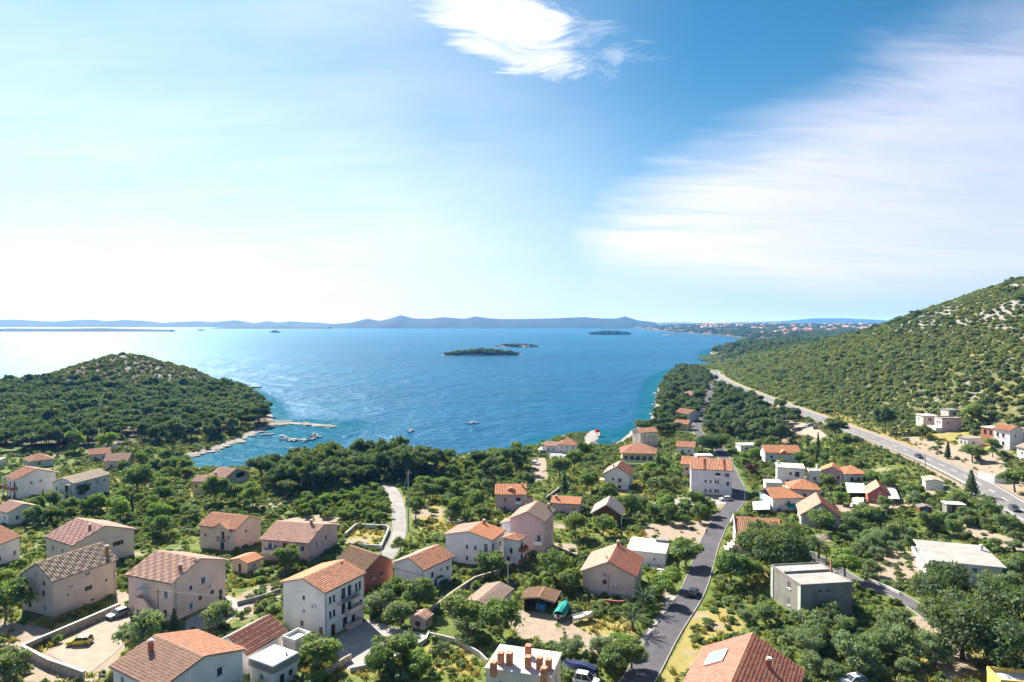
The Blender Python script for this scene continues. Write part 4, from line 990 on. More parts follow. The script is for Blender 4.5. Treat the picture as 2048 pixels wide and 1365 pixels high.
h = House('white_bungalow', 'white flat-roofed bungalow beside the street', 33.8, 167.0, 72, 10.2, 9.2, 3.0, 0, M_WHITEP); h.win('n', .35, 1.2, .9, .8, 'b'); h.win('n', .72, 1.3, .4, .5, 'b'); h.win('r', .5, 1.1, 1.0, 1.0); h.walls(gable=False); h.flat_roof(.2, .22, ROOFW, 0, top=ROOFW)
h.part_box('roof_hatch', 3.0, 5.2, -4.7, -1.5, 3.26, 3.8, CONC, h.roof); h.part_box('terrace', -8.4, -5.25, -4.6, 4.6, -2, .35, CONCL)
h = House('tiled_shed', 'grey-brown tile-roofed shed beside the dirt yard', -4.7, 136.0, 66, 10.0, 5.6, 2.5, 1.0, M_WHITED, 'shed'); h.door('r', .4, 1.6, 2.0); h.win('n', .5, 1.0); h.walls(); h.slab_roof(.4, T_SHED)
def open_shed():
    root = empty('open_shed', (5.9, 136.0, gz(5.9, 136.0)), R(74)); tag(root, 'open-fronted shed with old brown tile roof in the dirt yard', 'shed')
    for x, y in ((-2.3, -2.9), (-2.3, 0), (-2.3, 2.9), (2.3, -2.9), (2.3, 2.9)):
        b = MB(); b.tube([(x, y, -1), (x, y, 2.7)], .12, 7); b.build('post', M_TIMBER, root)
    b = MB(); b.box(2.2, 2.4, -3, 3, -1, 2.6); b.box(-2.2, 2.2, 2.85, 3.0, -1, 2.6); b.build('wall', M_TIMBER, root)
    h_ = House.__new__(House); h_.L, h_.W, h_.he, h_.hr, h_.root = 5.0, 6.4, 2.7, .6, root; h_.slab_roof(.35, T_MOSSY, pattern='speck', gutter=False)
    b = MB(); b.box(-1.2, .6, -1.0, .8, 0, 1.2); b.build('crate_stack', M_BLUEP, root); FOOT.append((5.9, 136, R(74), 3.4, 4))
open_shed()
h = House('chimney_building', 'pale flat-roofed building topped by eight stubby brick chimneys', 1.8, 98.9, 74, 7.2, 9.5, 7.0, 0, CONCL)
h.win('n', .55, 4.6, .8, .9, 'b'); h.win('n', .25, 4.6, .8, .9, 'b'); h.win('r', .5, 4.6); h.walls(gable=False); h.flat_roof(.15, .25, CONCL, 0, top=ROOFW)
for (qx, qy) in ((335,1000),(408,905),(495,915),(682,830),(680,945),(795,955),(885,965),(838,1060)):
    X_, Y_ = at(920+qx/4.995, 1140+(qy+30)/4.995, h.zg+7.3)
    dx_, dy_ = X_-h.cx, Y_-h.cy; ux, uy = math.cos(h.a), math.sin(h.a)
    h.chimney(dx_*ux+dy_*uy, -dx_*uy+dy_*ux, 1.25+rnd.random()*.3, .95, .8, ORANGEB, base=6.9, cap=ORANGET)
h = House('red_roof_house', 'near house with big dark red tile roof and white-framed skylight', 30.4, 90.2, 61, 21.0, 13.4, 6.5, 3.8, PEACH)
h.rows('l', [.2, .5, .8], [3.6]); h.rows('r', [.2, .5, .8], [3.6]); h.rows('f', [.3, .7], [3.6]); h.walls(); h.slab_roof(.45, T_RED, tiles('tiles_sunlit_red', (.46, .20, .14)), tw=.5, th=.5); h.chimney(4.6, -3.3, 1.4, .6, .6)  # left slope repeats the red tiles lighter, sunlight put into their colour
def skylight(h):
    # set on the slope facing left, frame proud of the tiles
    W_ = h.W/2+.45; sl = h.hr/W_; y0, y1 = 2.6, 5.2; z = lambda y: h.he+h.hr*(1-y/W_)
    b = MB(); b.prism([(y0, z(y0)+.1), (y1, z(y1)+.1), (y1, z(y1)+.42), (y0, z(y0)+.42)], 2.6, 6.6, axis='x'); f = b.build('skylight', M_FRAME, h.roof)
    b = MB(); b.prism([(y0+.25, z(y0+.25)+.43), (y1-.25, z(y1-.25)+.43), (y1-.25, z(y1-.25)+.46), (y0+.25, z(y0+.25)+.46)], 2.85, 6.35, axis='x'); b.build('pane', M_SKYL, f)
skylight(h)
h = House('concrete_house', 'unfinished grey concrete flat-roofed house in the olive grove', 60.6, 136.5, 8, 10.9, 11.0, 6.3, 0, CONC)
h.win('n', .62, 4.4, 1.2, 1.3, 'w'); h.win('n', .62, 1.0, .8, 1.4, 'w'); h.win('r', .37, 4.9, .5, .6, 'b'); h.win('r', .52, 4.9, .5, .6, 'b')
h.walls(gable=False); h.flat_roof(.05, .2, CONC, .28, CONC, top=ROOFG); h.part_box('dividing_wall', -5.25, 5.25, .9, 1.15, 6.54, 6.95, CONC, h.roof); h.part_box('cement_patch', -2.5, 1.8, 2.2, 4.2, 6.535, 6.56, ROOFW, h.roof); h.part_box('corner_strip', -5.56, -5.463, -5.6, -4.6, -2, 6.25, plaster('pale_green_render', (.52, .56, .50)))
h.part_box('corner_strip', -5.56, -5.463, 4.7, 5.6, -2, 6.25, plaster('pale_green_render', (.52, .56, .50)))
h.part_box('flue', 4.6, 4.9, .4, .7, 6.54, 9.2, ORANGEB, h.roof)
h = House('modern_house', 'white house with wide flat concrete roof behind the big pines', 100.2, 151.6, 341, 13.1, 14.0, 4.9, 0, M_WHITEP)
h.rows('n', [.2, .45, .7], [3.2], 1.0, 1.3, 'b'); h.rows('n', [.2, .45, .7], [.5], 1.1, 1.6, 'b'); h.win('r', .80, 2.6, 1.3, 1.2, 'b'); h.win('r', .62, 3.2, .9, 1.0, 'w', M_SHUTW); h.win('r', .25, 2.6, 1.3, 1.2, 'b'); h.door('r', .62, .9, 2.1, M_DOORW)
h.walls(gable=False); h.flat_roof(.6, .2, CONCL, 0, top=ROOFG); h.balcony('n', .5, 2.9, 12, 1.2, solid=M_WHITEP); h.chimney(5.6, 3.4, .9, .6, .6, M_WHITEP, base=4.9)

# --- shore
h = House('restaurant', 'shore restaurant with wide orange hipped roof and glazed terrace', 57.3, 306.0, 353, 15.0, 12.0, 3.6, 3.4, CREAM)
h.rows('r', [.1, .28, .46, .64, .82], [.7], 1.6, 1.7, 'b'); h.walls(gable=False); h.slab_roof(.9, T_ORANGE, T_RED, kind='hip'); h.part_box('terrace_wall', -8.4, 8.4, -9.0, -8.8, -2, .9, M_WHITEP); h.part_box('terrace_floor', -8.4, 8.4, -8.79, -6.05, -2, .1, CONCL)
h = House('tan_house', 'tan block with orange roof behind the shore restaurant', 67.3, 342.0, 25, 10.6, 7.0, 7.4, 1.7, BEIGE); h.rows('r', [.25, .5, .75], [4.6, 1.6], .8, 1.1); h.rows('n', [.5], [4.6, 1.6], .8, 1.1); h.walls(); h.slab_roof(.3, T_ORANGE)
h = House('shore_house', 'white house with orange roof at the head of the quay', 27.3, 325.4, 344, 9.4, 8.0, 3.9, 2.4, M_WHITEP); h.rows('r', [.2, .5, .8], [2.4, .4], .6, .7, 'b'); h.walls(gable=False); h.slab_roof(.4, T_ORANGE, T_RED, kind='hip'); h.chimney(-3, 1, 1.2); h.chimney(-1, 2, 1.0)
h = House('shore_wing', 'long low white wing with rose roof left of the quay house', 19.6, 328.0, 344, 6.4, 7.0, 3.0, 1.5, M_WHITEP); h.rows('r', [.3, .7], [1.0], .8, 1.0); h.walls(); h.slab_roof(.4, T_PINK)
def tent(px, py, z, r, hgt, m, name, label, cat):
    x, y = at(px, py, z); root = empty(name, (x, y, z)); tag(root, label, cat)
    b = MB(); n = 8
    for i in range(n):
        a, c = 2*math.pi*i/n, 2*math.pi*(i+1)/n
        b.poly([(r*math.cos(a), r*math.sin(a), hgt*.5), (r*math.cos(c), r*math.sin(c), hgt*.5), (.25*math.cos(c), .25*math.sin(c), hgt), (.25*math.cos(a), .25*math.sin(a), hgt)])
        b.poly([(r*math.cos(a), r*math.sin(a), hgt*.5-.3), (r*math.cos(c), r*math.sin(c), hgt*.5-.3), (r*math.cos(c), r*math.sin(c), hgt*.5), (r*math.cos(a), r*math.sin(a), hgt*.5)])
    b.build('canopy', m, root); b = MB(); b.tube([(0, 0, -.5), (0, 0, hgt+.6)], .07, 6); b.build('pole', M_IRON, root)
M_REDCL = simple('red_canvas', (.45, .05, .04), .8, .2)
tent(1194, 869, 1.2, 1.7, 3.2, M_REDCL, 'canopy_tent', 'red pointed canopy on the quay end', 'tent'); tent(1085, 905, 2.0, 2.2, 2.8, M_WHITETARP, 'canopy_tent', 'white parasol tent left of the quay house terrace', 'tent')
h = House('wood_house', 'white house with pale roof in the shore pine wood beside the street', 111.3, 430.0, 304, 11.0, 9.5, 5.2, 2.0, M_WHITEP); h.rows('r', [.25, .55, .8], [3.0, .6], .9, 1.2, 'b'); h.rows('n', [.5], [3.0, .6]); h.walls(); h.slab_roof(.5, T_ORANGE, T_PALE)
h = House('pine_villa', 'cream villa with rose roof farthest up in the shore pine wood', 142.8, 543.3, 318, 13.5, 12.0, 4.2, 3.0, CREAM); h.rows('r', [.25, .5, .75], [1.2], 1.0, 1.3); h.rows('n', [.3, .7], [1.2]); h.walls(gable=False); h.slab_roof(.6, T_PINK, kind='hip')
# --- right of the street
h = House('apartment_house', 'big white three-storey house with orange roof at the street bend', 70.6, 240.5, 347, 13.6, 13.0, 8.8, 2.6, LILAC)
for v in (4.2, 1.0): h.win('r', .36, v, .6, 1.1, 'b'); h.win('r', .48, v, .6, 1.1, 'b'); h.win('r', .60, v, .6, 1.1, 'b'); h.win('r', .66, v, .6, 1.1, 'b')
h.win('r', .90, 6.6, .8, 1.3, 'b'); h.win('r', .84, 6.6, .5, 1.1, 'b'); h.win('r', .66, 6.4, 1.6, 1.5, 'b', sill=False); h.win('r', .9, 3.6, .9, 1.4, 'b'); h.rows('f', [.3, .7], [1.0, 4.0, 6.6], .9, 1.3)
h.walls(); h.slab_roof(.35, T_ORANGE, T_PINK)
for x in (-2.4, 4.2):
    b = MB(); b.prism([(-6.9, 8.75), (0, 11.75), (0, 12.1), (-6.9, 9.25)], x-.15, x+.15, axis='x'); b.build('fire_wall', REDP, h.roof)
h.balcony('r', .66, 6.2, 3.0, 1.1, solid=M_WHITEP); h.downpipe('r', .01)
h = House('rear_house', 'orange-roofed house just behind the big white street-bend house', 72.8, 268.5, 340, 9.5, 9.0, 5.0, 2.3, PEACH); h.rows('r', [.2], [2.6]); h.walls(); h.slab_roof(.4, T_BRIGHT); h.chimney(1.4, -.8, 1.0)
h = House('flat_kiosk', 'little white flat-roofed shed at the street edge behind the rear house', 85.0, 300.0, 0, 7.0, 4.5, 2.6, 0, M_WHITEP, 'shed'); h.win('r', .5, 1.0); h.walls(gable=False); h.flat_roof(.2, .2, ROOFW)
h = House('porch_house', 'white-walled house with wide orange roof and small porch gable', 117.0, 295.2, 354, 14.6, 8.0, 4.3, 2.6, LILAC); h.win('r', .18, 2.0, 1.1, 1.1, 'b'); h.win('r', .62, 2.0, 1.1, 1.1, 'b'); h.door('r', .42, 1.0, 2.1); h.win('r', .88, 2.0, 1.1, 1.1, 'b'); h.walls(); h.slab_roof(.4, T_BRIGHT)
b = MB(); b.prism([(-2.4, 3.6), (3.0, 3.6), (.3, 5.7)], -h.W/2-.9, -h.W/2+2.5); b.build('porch_gable', T_BRIGHT, h.root); h.part_box('porch_wall', -1.9, 2.5, -h.W/2-.6, -h.W/2-.003, -2, 3.55, LILAC)
h = House('flat_white_house', 'white house with flat grey roof and dark shuttered door', 105.2, 255.9, 342, 9.4, 8.6, 5.7, 0, M_WHITEP); h.win('r', .50, 3.2, .9, 1.0, 'b'); h.win('r', .74, 2.6, 1.6, 1.9, 'b', sill=False); h.win('r', .40, .2, 1.2, 1.2, 'b'); h.walls(gable=False); h.flat_roof(.35, .22, CONCL, 0, top=concrete('buff_screed', (.50, .46, .38)))
h.part_box('roof_tank', -4.4, -3.5, 2.0, 3.0, 5.96, 6.9, CONCL, h.roof)
h = House('pink_villa', 'pink villa with split orange roofs beside the flat white house', 119.7, 252.6, 62, 7.3, 7.4, 4.4, 2.0, plaster('rose_plaster', (.60, .40, .38))); h.win('n', .8, 2.0, .9, 1.1, 'b'); h.win('n', .3, .7); h.walls(); h.slab_roof(.4, T_BRIGHT)
h = House('villa_wing', 'lower wing of the pink villa with pale orange hipped roof', 125.6, 250.4, 1, 8.2, 8.0, 3.6, 2.2, LILAC); h.rows('r', [.3, .6, .85], [.9], 1.2, 1.5, 'b'); h.walls(gable=False); h.slab_roof(.5, T_BRIGHT, kind='hip')
h = House('white_stack', 'white chimney block and terrace walls left of the pink villa', 112.4, 251.5, 345, 4.0, 4.0, 4.4, 0, M_WHITEP, 'outbuilding'); h.win('r', .5, 1.4); h.walls(gable=False); h.flat_roof(.1, .2, M_WHITEP, .5, M_WHITEP); h.chimney(1.2, 1.2, 1.6, .6, .6, M_WHITEP, base=4.4)
h = House('awning_house', 'white house with bright orange hipped roof and teal awnings', 85.8, 214.8, 5, 9.8, 8.4, 4.3, 2.4, M_WHITEP); h.win('r', .52, 2.4, .9, 1.0, 'b'); h.door('r', .25, 1.0, 2.1, M_DOORW); h.win('r', .8, 1.4); h.walls(gable=False); h.slab_roof(.45, T_BRIGHT, T_BRIGHT, kind='hip', hipn=.0)
b = MB(); b.prism([(-7.4, 2.0), (-4.3, 2.6), (-4.3, 2.66), (-7.4, 2.06)], -1.0, 4.2, axis='x'); b.build('awning', M_TEAL, h.root)
for x in (-.9, 4.1): h.part_box('awning_post', x-.05, x+.05, -7.3, -7.2, -1, 2.0, M_IRON)
h = House('rear_villa', 'orange hip-roofed house behind the house with teal awnings', 96.0, 223.0, 346, 9.0, 8.0, 5.2, 2.4, PEACH); h.rows('r', [.5, .8], [2.6], .9, 1.2, 'b'); h.walls(gable=False); h.slab_roof(.45, T_BRIGHT, T_ORANGE, kind='hip'); h.chimney(1.0, 1.0, 1.0)
h = House('grey_gable_house', 'grey rendered gabled barn-like house with red roof, its sunlit slope coloured salmon', 90.2, 198.7, 72, 11.6, 10.3, 3.1, 4.0, GREYP); h.win('n', .55, .9, 1.3, 1.0); h.win('n', .8, .9, 1.0, .9); h.door('n', .3, 1.0, 2.1, M_DOORW); h.walls(); h.slab_roof(.4, T_RED, T_PINK, 'speck'); h.part_box('corner_post', -5.95, -5.803, 4.6, 5.2, -1.5, 3.0, M_WHITEP)  # salmon tiles on the left slope paint in the sun it catches
h = House('red_cottage', 'small red-walled cottage with steep rose roof and white sheets around', 120.5, 222.5, 68, 9.2, 6.5, 2.5, 2.9, plaster('brick_red_plaster', (.42, .13, .11))); h.door('n', .55, 1.0, 2.0, M_DOORW); h.win('n', .25, .8, .8, .9); h.win('n', .8, .8, .7, .8); h.win('n', .52, 2.9, .8, .8, 'w'); h.walls(); h.slab_roof(.45, T_RED, T_PINK)
def tarp(name, label, px, z_up, m, posts=True):
    pts = [ground(*p) for p in px]; c = sum(pts, Vector())/len(pts); zb = gz(c.x, c.y)
    root = empty(name, (c.x, c.y, zb)); tag(root, label, 'canopy')
    b = MB(); top = [(p.x-c.x, p.y-c.y, z_up+.18*math.sin(i*2.1)) for i, p in enumerate(pts)]
    n = len(top); ctr = (0, 0, z_up+.35)
    for i in range(n):
        p, q = top[i], top[(i+1) % n]; b.poly([p, q, ctr]); b.poly([(p[0], p[1], p[2]-.12), (q[0], q[1], q[2]-.12), q, p])
    b.build('sheet', m, root)
    for p in top: k = MB(); k.tube([(p[0]*.97, p[1]*.97, -1), (p[0]*.97, p[1]*.97, p[2])], .05, 5); k.build('post', M_IRON, root)
tarp('shade_canopy', 'white shade canopy in front of the pink villa', [(1690,978),(1728,976),(1732,995),(1695,998)], 2.0, M_WHITETARP)
tarp('shade_canopy', 'white shade canopy right of the red cottage', [(1765,985),(1790,985),(1800,1008),(1778,1012)], 2.0, M_WHITETARP)
tarp('shade_canopy', 'white sheet canopy left of the red cottage', [(1705,1005),(1728,1005),(1726,1022),(1700,1022)], 1.4, M_WHITETARP)
tarp('shade_canopy', 'teal shade canopy beside the street corner', [(1518,1000),(1541,998),(1542,1012),(1520,1014)], 2.4, M_TEAL)
tarp('shade_canopy', 'white awning roof below the teal canopy at the street corner', [(1505,1018),(1540,1016),(1540,1032),(1506,1034)], 2.2, M_WHITETARP)
h = House('street_house', 'pink house with orange roof and white gable wall half behind the umbrella pine', 63.1, 174.0, 348, 10.5, 10.6, 4.8, 3.0, PEACH); h.win('n', .4, 1.2); h.win('n', .7, 1.2); h.rows('r', [.2, .5], [2.0]); h.walls(); h.slab_roof(.4, T_ORANGE)
b = MB(); b.prism([(-5.7, 4.5), (0, 7.9), (5.7, 4.5), (5.7, 5.2), (0, 8.5), (-5.7, 5.2)][::-1], -5.85, -5.65, axis='x'); b.build('gable_parapet', M_WHITEP, h.root)
for i in range(3): h.part_box('step_wall', -8.2+i*.9, -7.35+i*.9, -5.0, -1.0, -2, .6+i*.7, PEACH)
# --- beyond the highway
h = House('hillside_ruin', 'roofless concrete house shell with brown walls above the highway', 200.2, 327.2, 359, 6.4, 6.0, 5.8, 0, concrete('pale_shell', (.55, .50, .44))); h.win('r', .5, 3.2, 1.6, 1.6, 'b', sill=False); h.win('n', .4, 3.2); h.walls(gable=False); h.flat_roof(.4, .2, CONCL)
h = House('hillside_house', 'mauve flat-topped block right of the roofless shell', 203.0, 315.0, 357, 9.0, 6.0, 5.4, 0, MAUVE); h.win('n', .35, 3.0, 1.0, 1.2, 'b'); h.win('n', .7, 3.0, 1.0, 1.2, 'b'); h.win('r', .3, 2.8); h.walls(gable=False); h.flat_roof(.1, .2, CONC, .4, CONC); h.part_box('terrace', -7.5, -4.55, -3.4, 5.0, -3, 1.4, CONCL)
h = House('hill_villa', 'white and mauve house with orange roof at the right edge above the highway', 198.1, 270.0, 108, 6.5, 7.4, 7.4, 1.7, LILAC); h.rows('l', [.25, .6], [4.6, 1.4], 1.0, 1.4, 'b'); h.win('n', .4, 4.6); h.walls(); h.slab_roof(.35, T_ORANGE)
h = House('brick_shell', 'unfinished orange hollow-brick block behind the hill villa', 199.5, 280.5, 108, 6.0, 6.0, 6.4, 0, ORANGEB); h.win('l', .3, 3.6, 1.2, 1.8, 'b', sill=False); h.win('l', .7, 3.6, 1.2, 1.8, 'b', sill=False); h.walls(gable=False); h.flat_roof(.3, .2, CONCL)
h = House('block_hut', 'small pale unfinished hut with flat roof above the highway', 190.7, 281.5, 12, 7.0, 4.6, 3.3, 0, CONCL); h.win('n', .3, 1.0, .8, 1.1, 'b'); h.win('n', .7, 1.0, .8, 1.1, 'b'); h.win('r', .4, 1.0, 1.0, 1.0, 'b'); h.walls(gable=False); h.flat_roof(.3, .2, CONC)
h = House('roadside_house', 'buff-roofed white house cut by the right picture edge', 193.5, 250.0, 95, 8.0, 7.6, 3.6, 1.6, M_WHITEP); h.rows('l', [.3, .7], [1.0]); h.walls(); h.slab_roof(.4, T_PALE)
h = House('farm_shed', 'low buff-roofed shed with white gable beside the highway verge', 139.5, 224.0, 68, 6.0, 5.0, 2.6, .7, M_WHITEP, 'shed'); h.win('r', .5, .9); h.walls(); h.slab_roof(.3, T_PALE)
h = House('hut', 'little grey hut with pale flat roof among the gardens', 128.5, 196.5, 80, 3.0, 4.6, 2.3, 0, CONC, 'shed'); h.door('n', .4); h.walls(gable=False); h.flat_roof(.4, .15, CONCL)
h = House('garden_hut', 'blue-doored garden hut beside the little grey hut', 121.5, 199.0, 80, 2.6, 3.2, 2.2, .5, M_TIMBER, 'shed'); h.door('n', .5, 1.4, 1.8, M_BLUEP); h.walls(); h.slab_roof(.2, T_GREY, gutter=False)
h = House('yellow_house', 'yellow and white walled terrace at the bottom right corner', 77.5, 101.6, 350, 8.0, 4.0, 2.4, 0, YELLOWP, 'building'); h.win('r', .5, 1.0); h.walls(gable=False); h.flat_roof(.05, .1, CONCL, .6, YELLOWP)
h = House('old_stone_hut', 'stone arched garden oven hut at the courtyard corner', -17.2, 127.6, 66, 2.6, 3.2, 2.0, .7, stone('rubble_stone', (.40, .33, .29)), 'hut'); h.win('n', .5, .5, 1.0, 1.0, 'b', sill=False); h.walls(); h.slab_roof(.2, T_PINK, gutter=False)
h = House('garden_cottage', 'small rose-roofed cottage on the street bend below the shore pines', 96.5, 338.0, 20, 8, 6.5, 3.0, 1.8, PEACH); h.rows('r', [.3, .7], [1.0]); h.walls(); h.slab_roof(.4, T_PINK)
h = House('white_block', 'low white flat-roofed block behind the wide orange porch roof', 113.0, 322.0, 5, 11, 6, 3.0, 0, M_WHITEP); h.rows('r', [.25, .5, .75], [1.0], 1.0, 1.0, 'b'); h.walls(gable=False); h.flat_roof(.3, .2, CONCL)
h = House('shore_cottage', 'orange-roofed cottage between the restaurant and the shore pines', 82.0, 318.0, 340, 8, 7, 3.6, 2.0, M_WHITEP); h.rows('r', [.3, .7], [1.2]); h.walls(); h.slab_roof(.4, T_ORANGE)
h = House('left_cottage', 'bluish white cottage with rose roof at the left edge below the loggia house', -150.5, 205.0, 150, 8, 8, 4.0, 1.8, M_WHITEP); h.rows('n', [.3, .7], [1.4]); h.rows('l', [.3, .7], [1.4]); h.walls(); h.slab_roof(.4, T_ROSELIT, T_PINK)
h = House('bay_cottage', 'orange-roofed cottage between the hipped cottage and the cove', -186.0, 305.0, 30, 8, 7, 3.2, 2.0, CREAM); h.rows('r', [.3, .7], [1.0]); h.walls(); h.slab_roof(.4, T_ORANGE)
h = House('wood_cottage', 'small orange-roofed house in the pines between street and shore', 99.0, 392.0, 330, 8, 7, 3.8, 2.0, CREAM); h.rows('r', [.3, .7], [1.2]); h.walls(); h.slab_roof(.4, T_ORANGE)
h = House('garage', 'low white garage beside the dark red plum tree', 94.0, 243.5, 350, 5.5, 5, 2.6, 0, M_WHITED, 'garage'); h.door('r', .5, 2.4, 2.1, M_DOORW); h.walls(gable=False); h.flat_roof(.2, .2, CONCL)
h = House('upper_ruin', 'small unroofed white hut on the slope behind the roofless shell', 216.0, 334.0, 10, 6, 5, 3.2, 0, CONCL); h.win('r', .5, 1.0, 1.2, 1.2, 'b'); h.walls(gable=False); h.flat_roof(.2, .2, CONC)
for x_, y_, a_, b_ in ((111, 418, 9, 7), (142, 526, 11, 9), (99, 383, 6, 5), (57, 294, 9, 4), (67, 332, 6, 4), (96, 330, 5, 4), (27, 317, 7, 4), (39, 240, 5, 3), (-105, 241, 8, 3), (-151, 226, 9, 3), (-171, 230, 8, 3), (70, 230, 8, 3)): FOOT.append((x_, y_, 0.0, a_, b_))
# --- the far town: tiny houses
ft = []
for k, (rm, wm) in enumerate(((T_ORANGE, M_WHITEP), (T_RED, BEIGE), (T_BRIGHT, M_WHITEP), (T_PINK, M_WHITED))):
    b = MB(); b.box(-7, 7, -6, 6, -3, 7, 0); b.poly([(-7.5, -6.5, 7), (7.5, -6.5, 7), (7.5, 0, 10.5), (-7.5, 0, 10.5)], 1); b.poly([(7.5, 6.5, 7), (-7.5, 6.5, 7), (-7.5, 0, 10.5), (7.5, 0, 10.5)], 1)
    b.poly([(-7, -6, 7), (-7, 0, 10.4), (-7, 6, 7)], 0); b.poly([(7, 6, 7), (7, 0, 10.4), (7, -6, 7)], 0)
    for x in (-4, 0, 4):
        for z in (1, 4): b.box(x-.6, x+.6, -6.06, -6.003, z, z+1.4, 2)
    ft.append(b.mesh('far_house', [wm, rm, M_GLASS]))
for i in range(190):
    t = rnd.random(); px = 1385+t*370+rnd.gauss(0, 8)
    base = 667-(px-1385)*.022; py = base-rnd.random()**1.3*(7 if px < 1480 else 10)+(3 if px > 1560 and rnd.random() < .4 else 0)
    if 1520 < px < 1600 and rnd.random() < .3: py += 5
    p = ground(px, py)
    if sdist(np.array(p.x), np.array(p.y), COAST) < 25 or p.y > 7000: continue
    s_ = .8+rnd.random()*.7
    o = inst('far_house', ft[rnd.randrange(4)], None, p, rnd.random()*6.28, (s_*1.25, s_*1.25, s_))
    tag(o, 'tiny red-roofed house in the far town across the bay', 'house', 'houses of the far town across the bay')

# ------------------------------------------------------------------ walls, fences, poles
WALLST = stone('dry_stone_wall', (.42, .355, .29)); 
def wall_line(name, label, px, hgt, thick, m, cap=None, cat='wall', pts=None, posts=False):
    P_ = [ground(*p) for p in px] if pts is None else [Vector((x, y, gz(x, y))) for x, y in pts]
    root = empty(name, tuple(P_[0])); tag(root, label, cat)
    o0 = P_[0]
    for i in range(len(P_)-1):
        a, c = P_[i]-o0, P_[i+1]-o0; d = Vector((c.x-a.x, c.y-a.y, 0)); L = d.length; d /= L; n = Vector((-d.y, d.x, 0))*thick/2
        k = max(1, int(L/2.5)); V = []; b = MB()
        for j in range(k):
            p, q = a.lerp(c, j/k), a.lerp(c, (j+1)/k); zp, zq = gz(p.x+o0.x, p.y+o0.y)-o0.z, gz(q.x+o0.x, q.y+o0.y)-o0.z
            jp, jq = (rnd.random()-.5)*.04, (rnd.random()-.5)*.04
            A = [Vector((p.x, p.y, zp-.7))+s*n for s in (-1, 1)]; B_ = [Vector((q.x, q.y, zq-.7))+s*n for s in (-1, 1)]
            up0, up1 = Vector((0, 0, .7+hgt+jp)), Vector((0, 0, .7+hgt+jp))
            b.poly([A[0], B_[0], B_[0]+up1, A[0]+up0]); b.poly([B_[1], A[1], A[1]+up0, B_[1]+up1]); b.poly([A[0]+up0, B_[0]+up1, B_[1]+up1, A[1]+up0])
            if j == 0 or True: b.poly([A[1], A[0], A[0]+up0, A[1]+up0]); b.poly([B_[0], B_[1], B_[1]+up1, B_[0]+up1])
            if cap:
                e = n*1.25; kk = MB(); z_ = Vector((0, 0, hgt+.7+jp+.003)); t = Vector((0, 0, .1))
                pa, pb, pc, pd = Vector((p.x, p.y, zp-.7))-e+z_, Vector((q.x, q.y, zq-.7))-e+z_, Vector((q.x, q.y, zq-.7))+e+z_, Vector((p.x, p.y, zp-.7))+e+z_
                kk.poly([pa+t, pb+t, pc+t, pd+t]); kk.poly([pa, pb, pb+t, pa+t]); kk.poly([pc, pd, pd+t, pc+t]); kk.poly([pd, pa, pa+t, pd+t]); kk.poly([pb, pc, pc+t, pb+t]); kk.poly([pd, pc, pb, pa])
                kk.build('coping', cap, root)
        b.build('wall_run', m, root)
    return root
wall_line('garden_wall', 'long L-shaped stone wall around the gravel yard with the yellow car', [(240,1222),(150,1262),(44,1308),(100,1338),(168,1362)], 1.5, .4, WALLST, CONCL)
wall_line('garden_wall', 'stone wall below the white three-storey house courtyard', [(640,1362),(690,1328),(702,1322)], 1.2, .35, WALLST)
wall_line('garden_wall', 'pale low wall along the courtyard end', [(700,1345),(775,1330),(852,1285),(858,1270)], .8, .3, CONCL)
wall_line('garden_wall', 'stone garden wall running down beside the terraced house', [(858,1232),(905,1195),(950,1165),(1000,1150)], 1.3, .4, WALLST)
wall_line('garden_wall', 'curved white garden wall near the chimney building', [(860,1275),(915,1288),(960,1315),(975,1330)], .9, .25, CONCL)
wall_line('garden_wall', 'low wall between the vineyard and the dark red roof', [(475,1212),(520,1200),(560,1185)], .9, .3, CONC)
wall_line('garden_wall', 'stone wall around the small yellow meadow by the lane', [(700,1095),(762,1100),(778,1062),(772,1058),(712,1056),(690,1075)], 1.2, .35, CONCL)
wall_line('garden_wall', 'dark stone wall between the scrub field and the round shrubs', [(1092,1003),(1110,990),(1125,978)], 1.5, .4, WALLST)
wall_line('garden_wall', 'brick-coloured retaining wall below the mauve gabled house', [(1205,1212),(1240,1215),(1263,1212)], 1.3, .35, BRICKW)
wall_line('garden_wall', 'white concrete wall below the dark side road', [(1812,1258),(1840,1275),(1882,1290)], 1.1, .3, M_WHITEP)
wall_line('retaining_wall', 'long white retaining wall with buttresses beyond the highway', [(1957,958),(1990,966),(2032,966)], 2.4, .5, M_WHITEP, CONCL)
wall_line('garden_wall', 'pale kerb wall along the far side of the dark side road', [(1728,1158),(1775,1178),(1800,1190)], .6, .3, CONCL)
wall_line('garden_wall', 'white terrace wall in front of the bungalow garden', [(1318,1150),(1340,1152)], .8, .25, M_WHITEP)
def guard_rail():
    pts = [p for p in hwp if 180 < p.y < 430]
    root = empty('guard_rail', (0, 0, HWY_Z)); tag(root, 'pale steel guard rail along the seaward highway edge', 'guard rail')
    b = MB()
    for i in range(len(pts)-1):
        d = (pts[i+1]-pts[i]).normalized(); n = Vector((-d.y, d.x)); a, c = pts[i]+n*6.15, pts[i+1]+n*6.15
        b.poly([(a.x, a.y, .75), (c.x, c.y, .75), (c.x, c.y, 1.1), (a.x, a.y, 1.1)]); b.poly([(a.x-.05, a.y, .75), (a.x-.05, a.y, 1.1), (c.x-.05, c.y, 1.1), (c.x-.05, c.y, .75)])
    b.build('rail', simple('galvanised_steel', (.55, .55, .54), .45, .5, .5), root)
    me = MB().box(-.05, .05, -.05, .05, -.5, 1.0).mesh('post', M_GUTTER)
    for i in range(0, len(pts)-1):
        d = (pts[i+1]-pts[i]).normalized(); n = Vector((-d.y, d.x)); a = pts[i]+n*6.3; inst('post', me, root, (a.x, a.y, 0))
guard_rail()
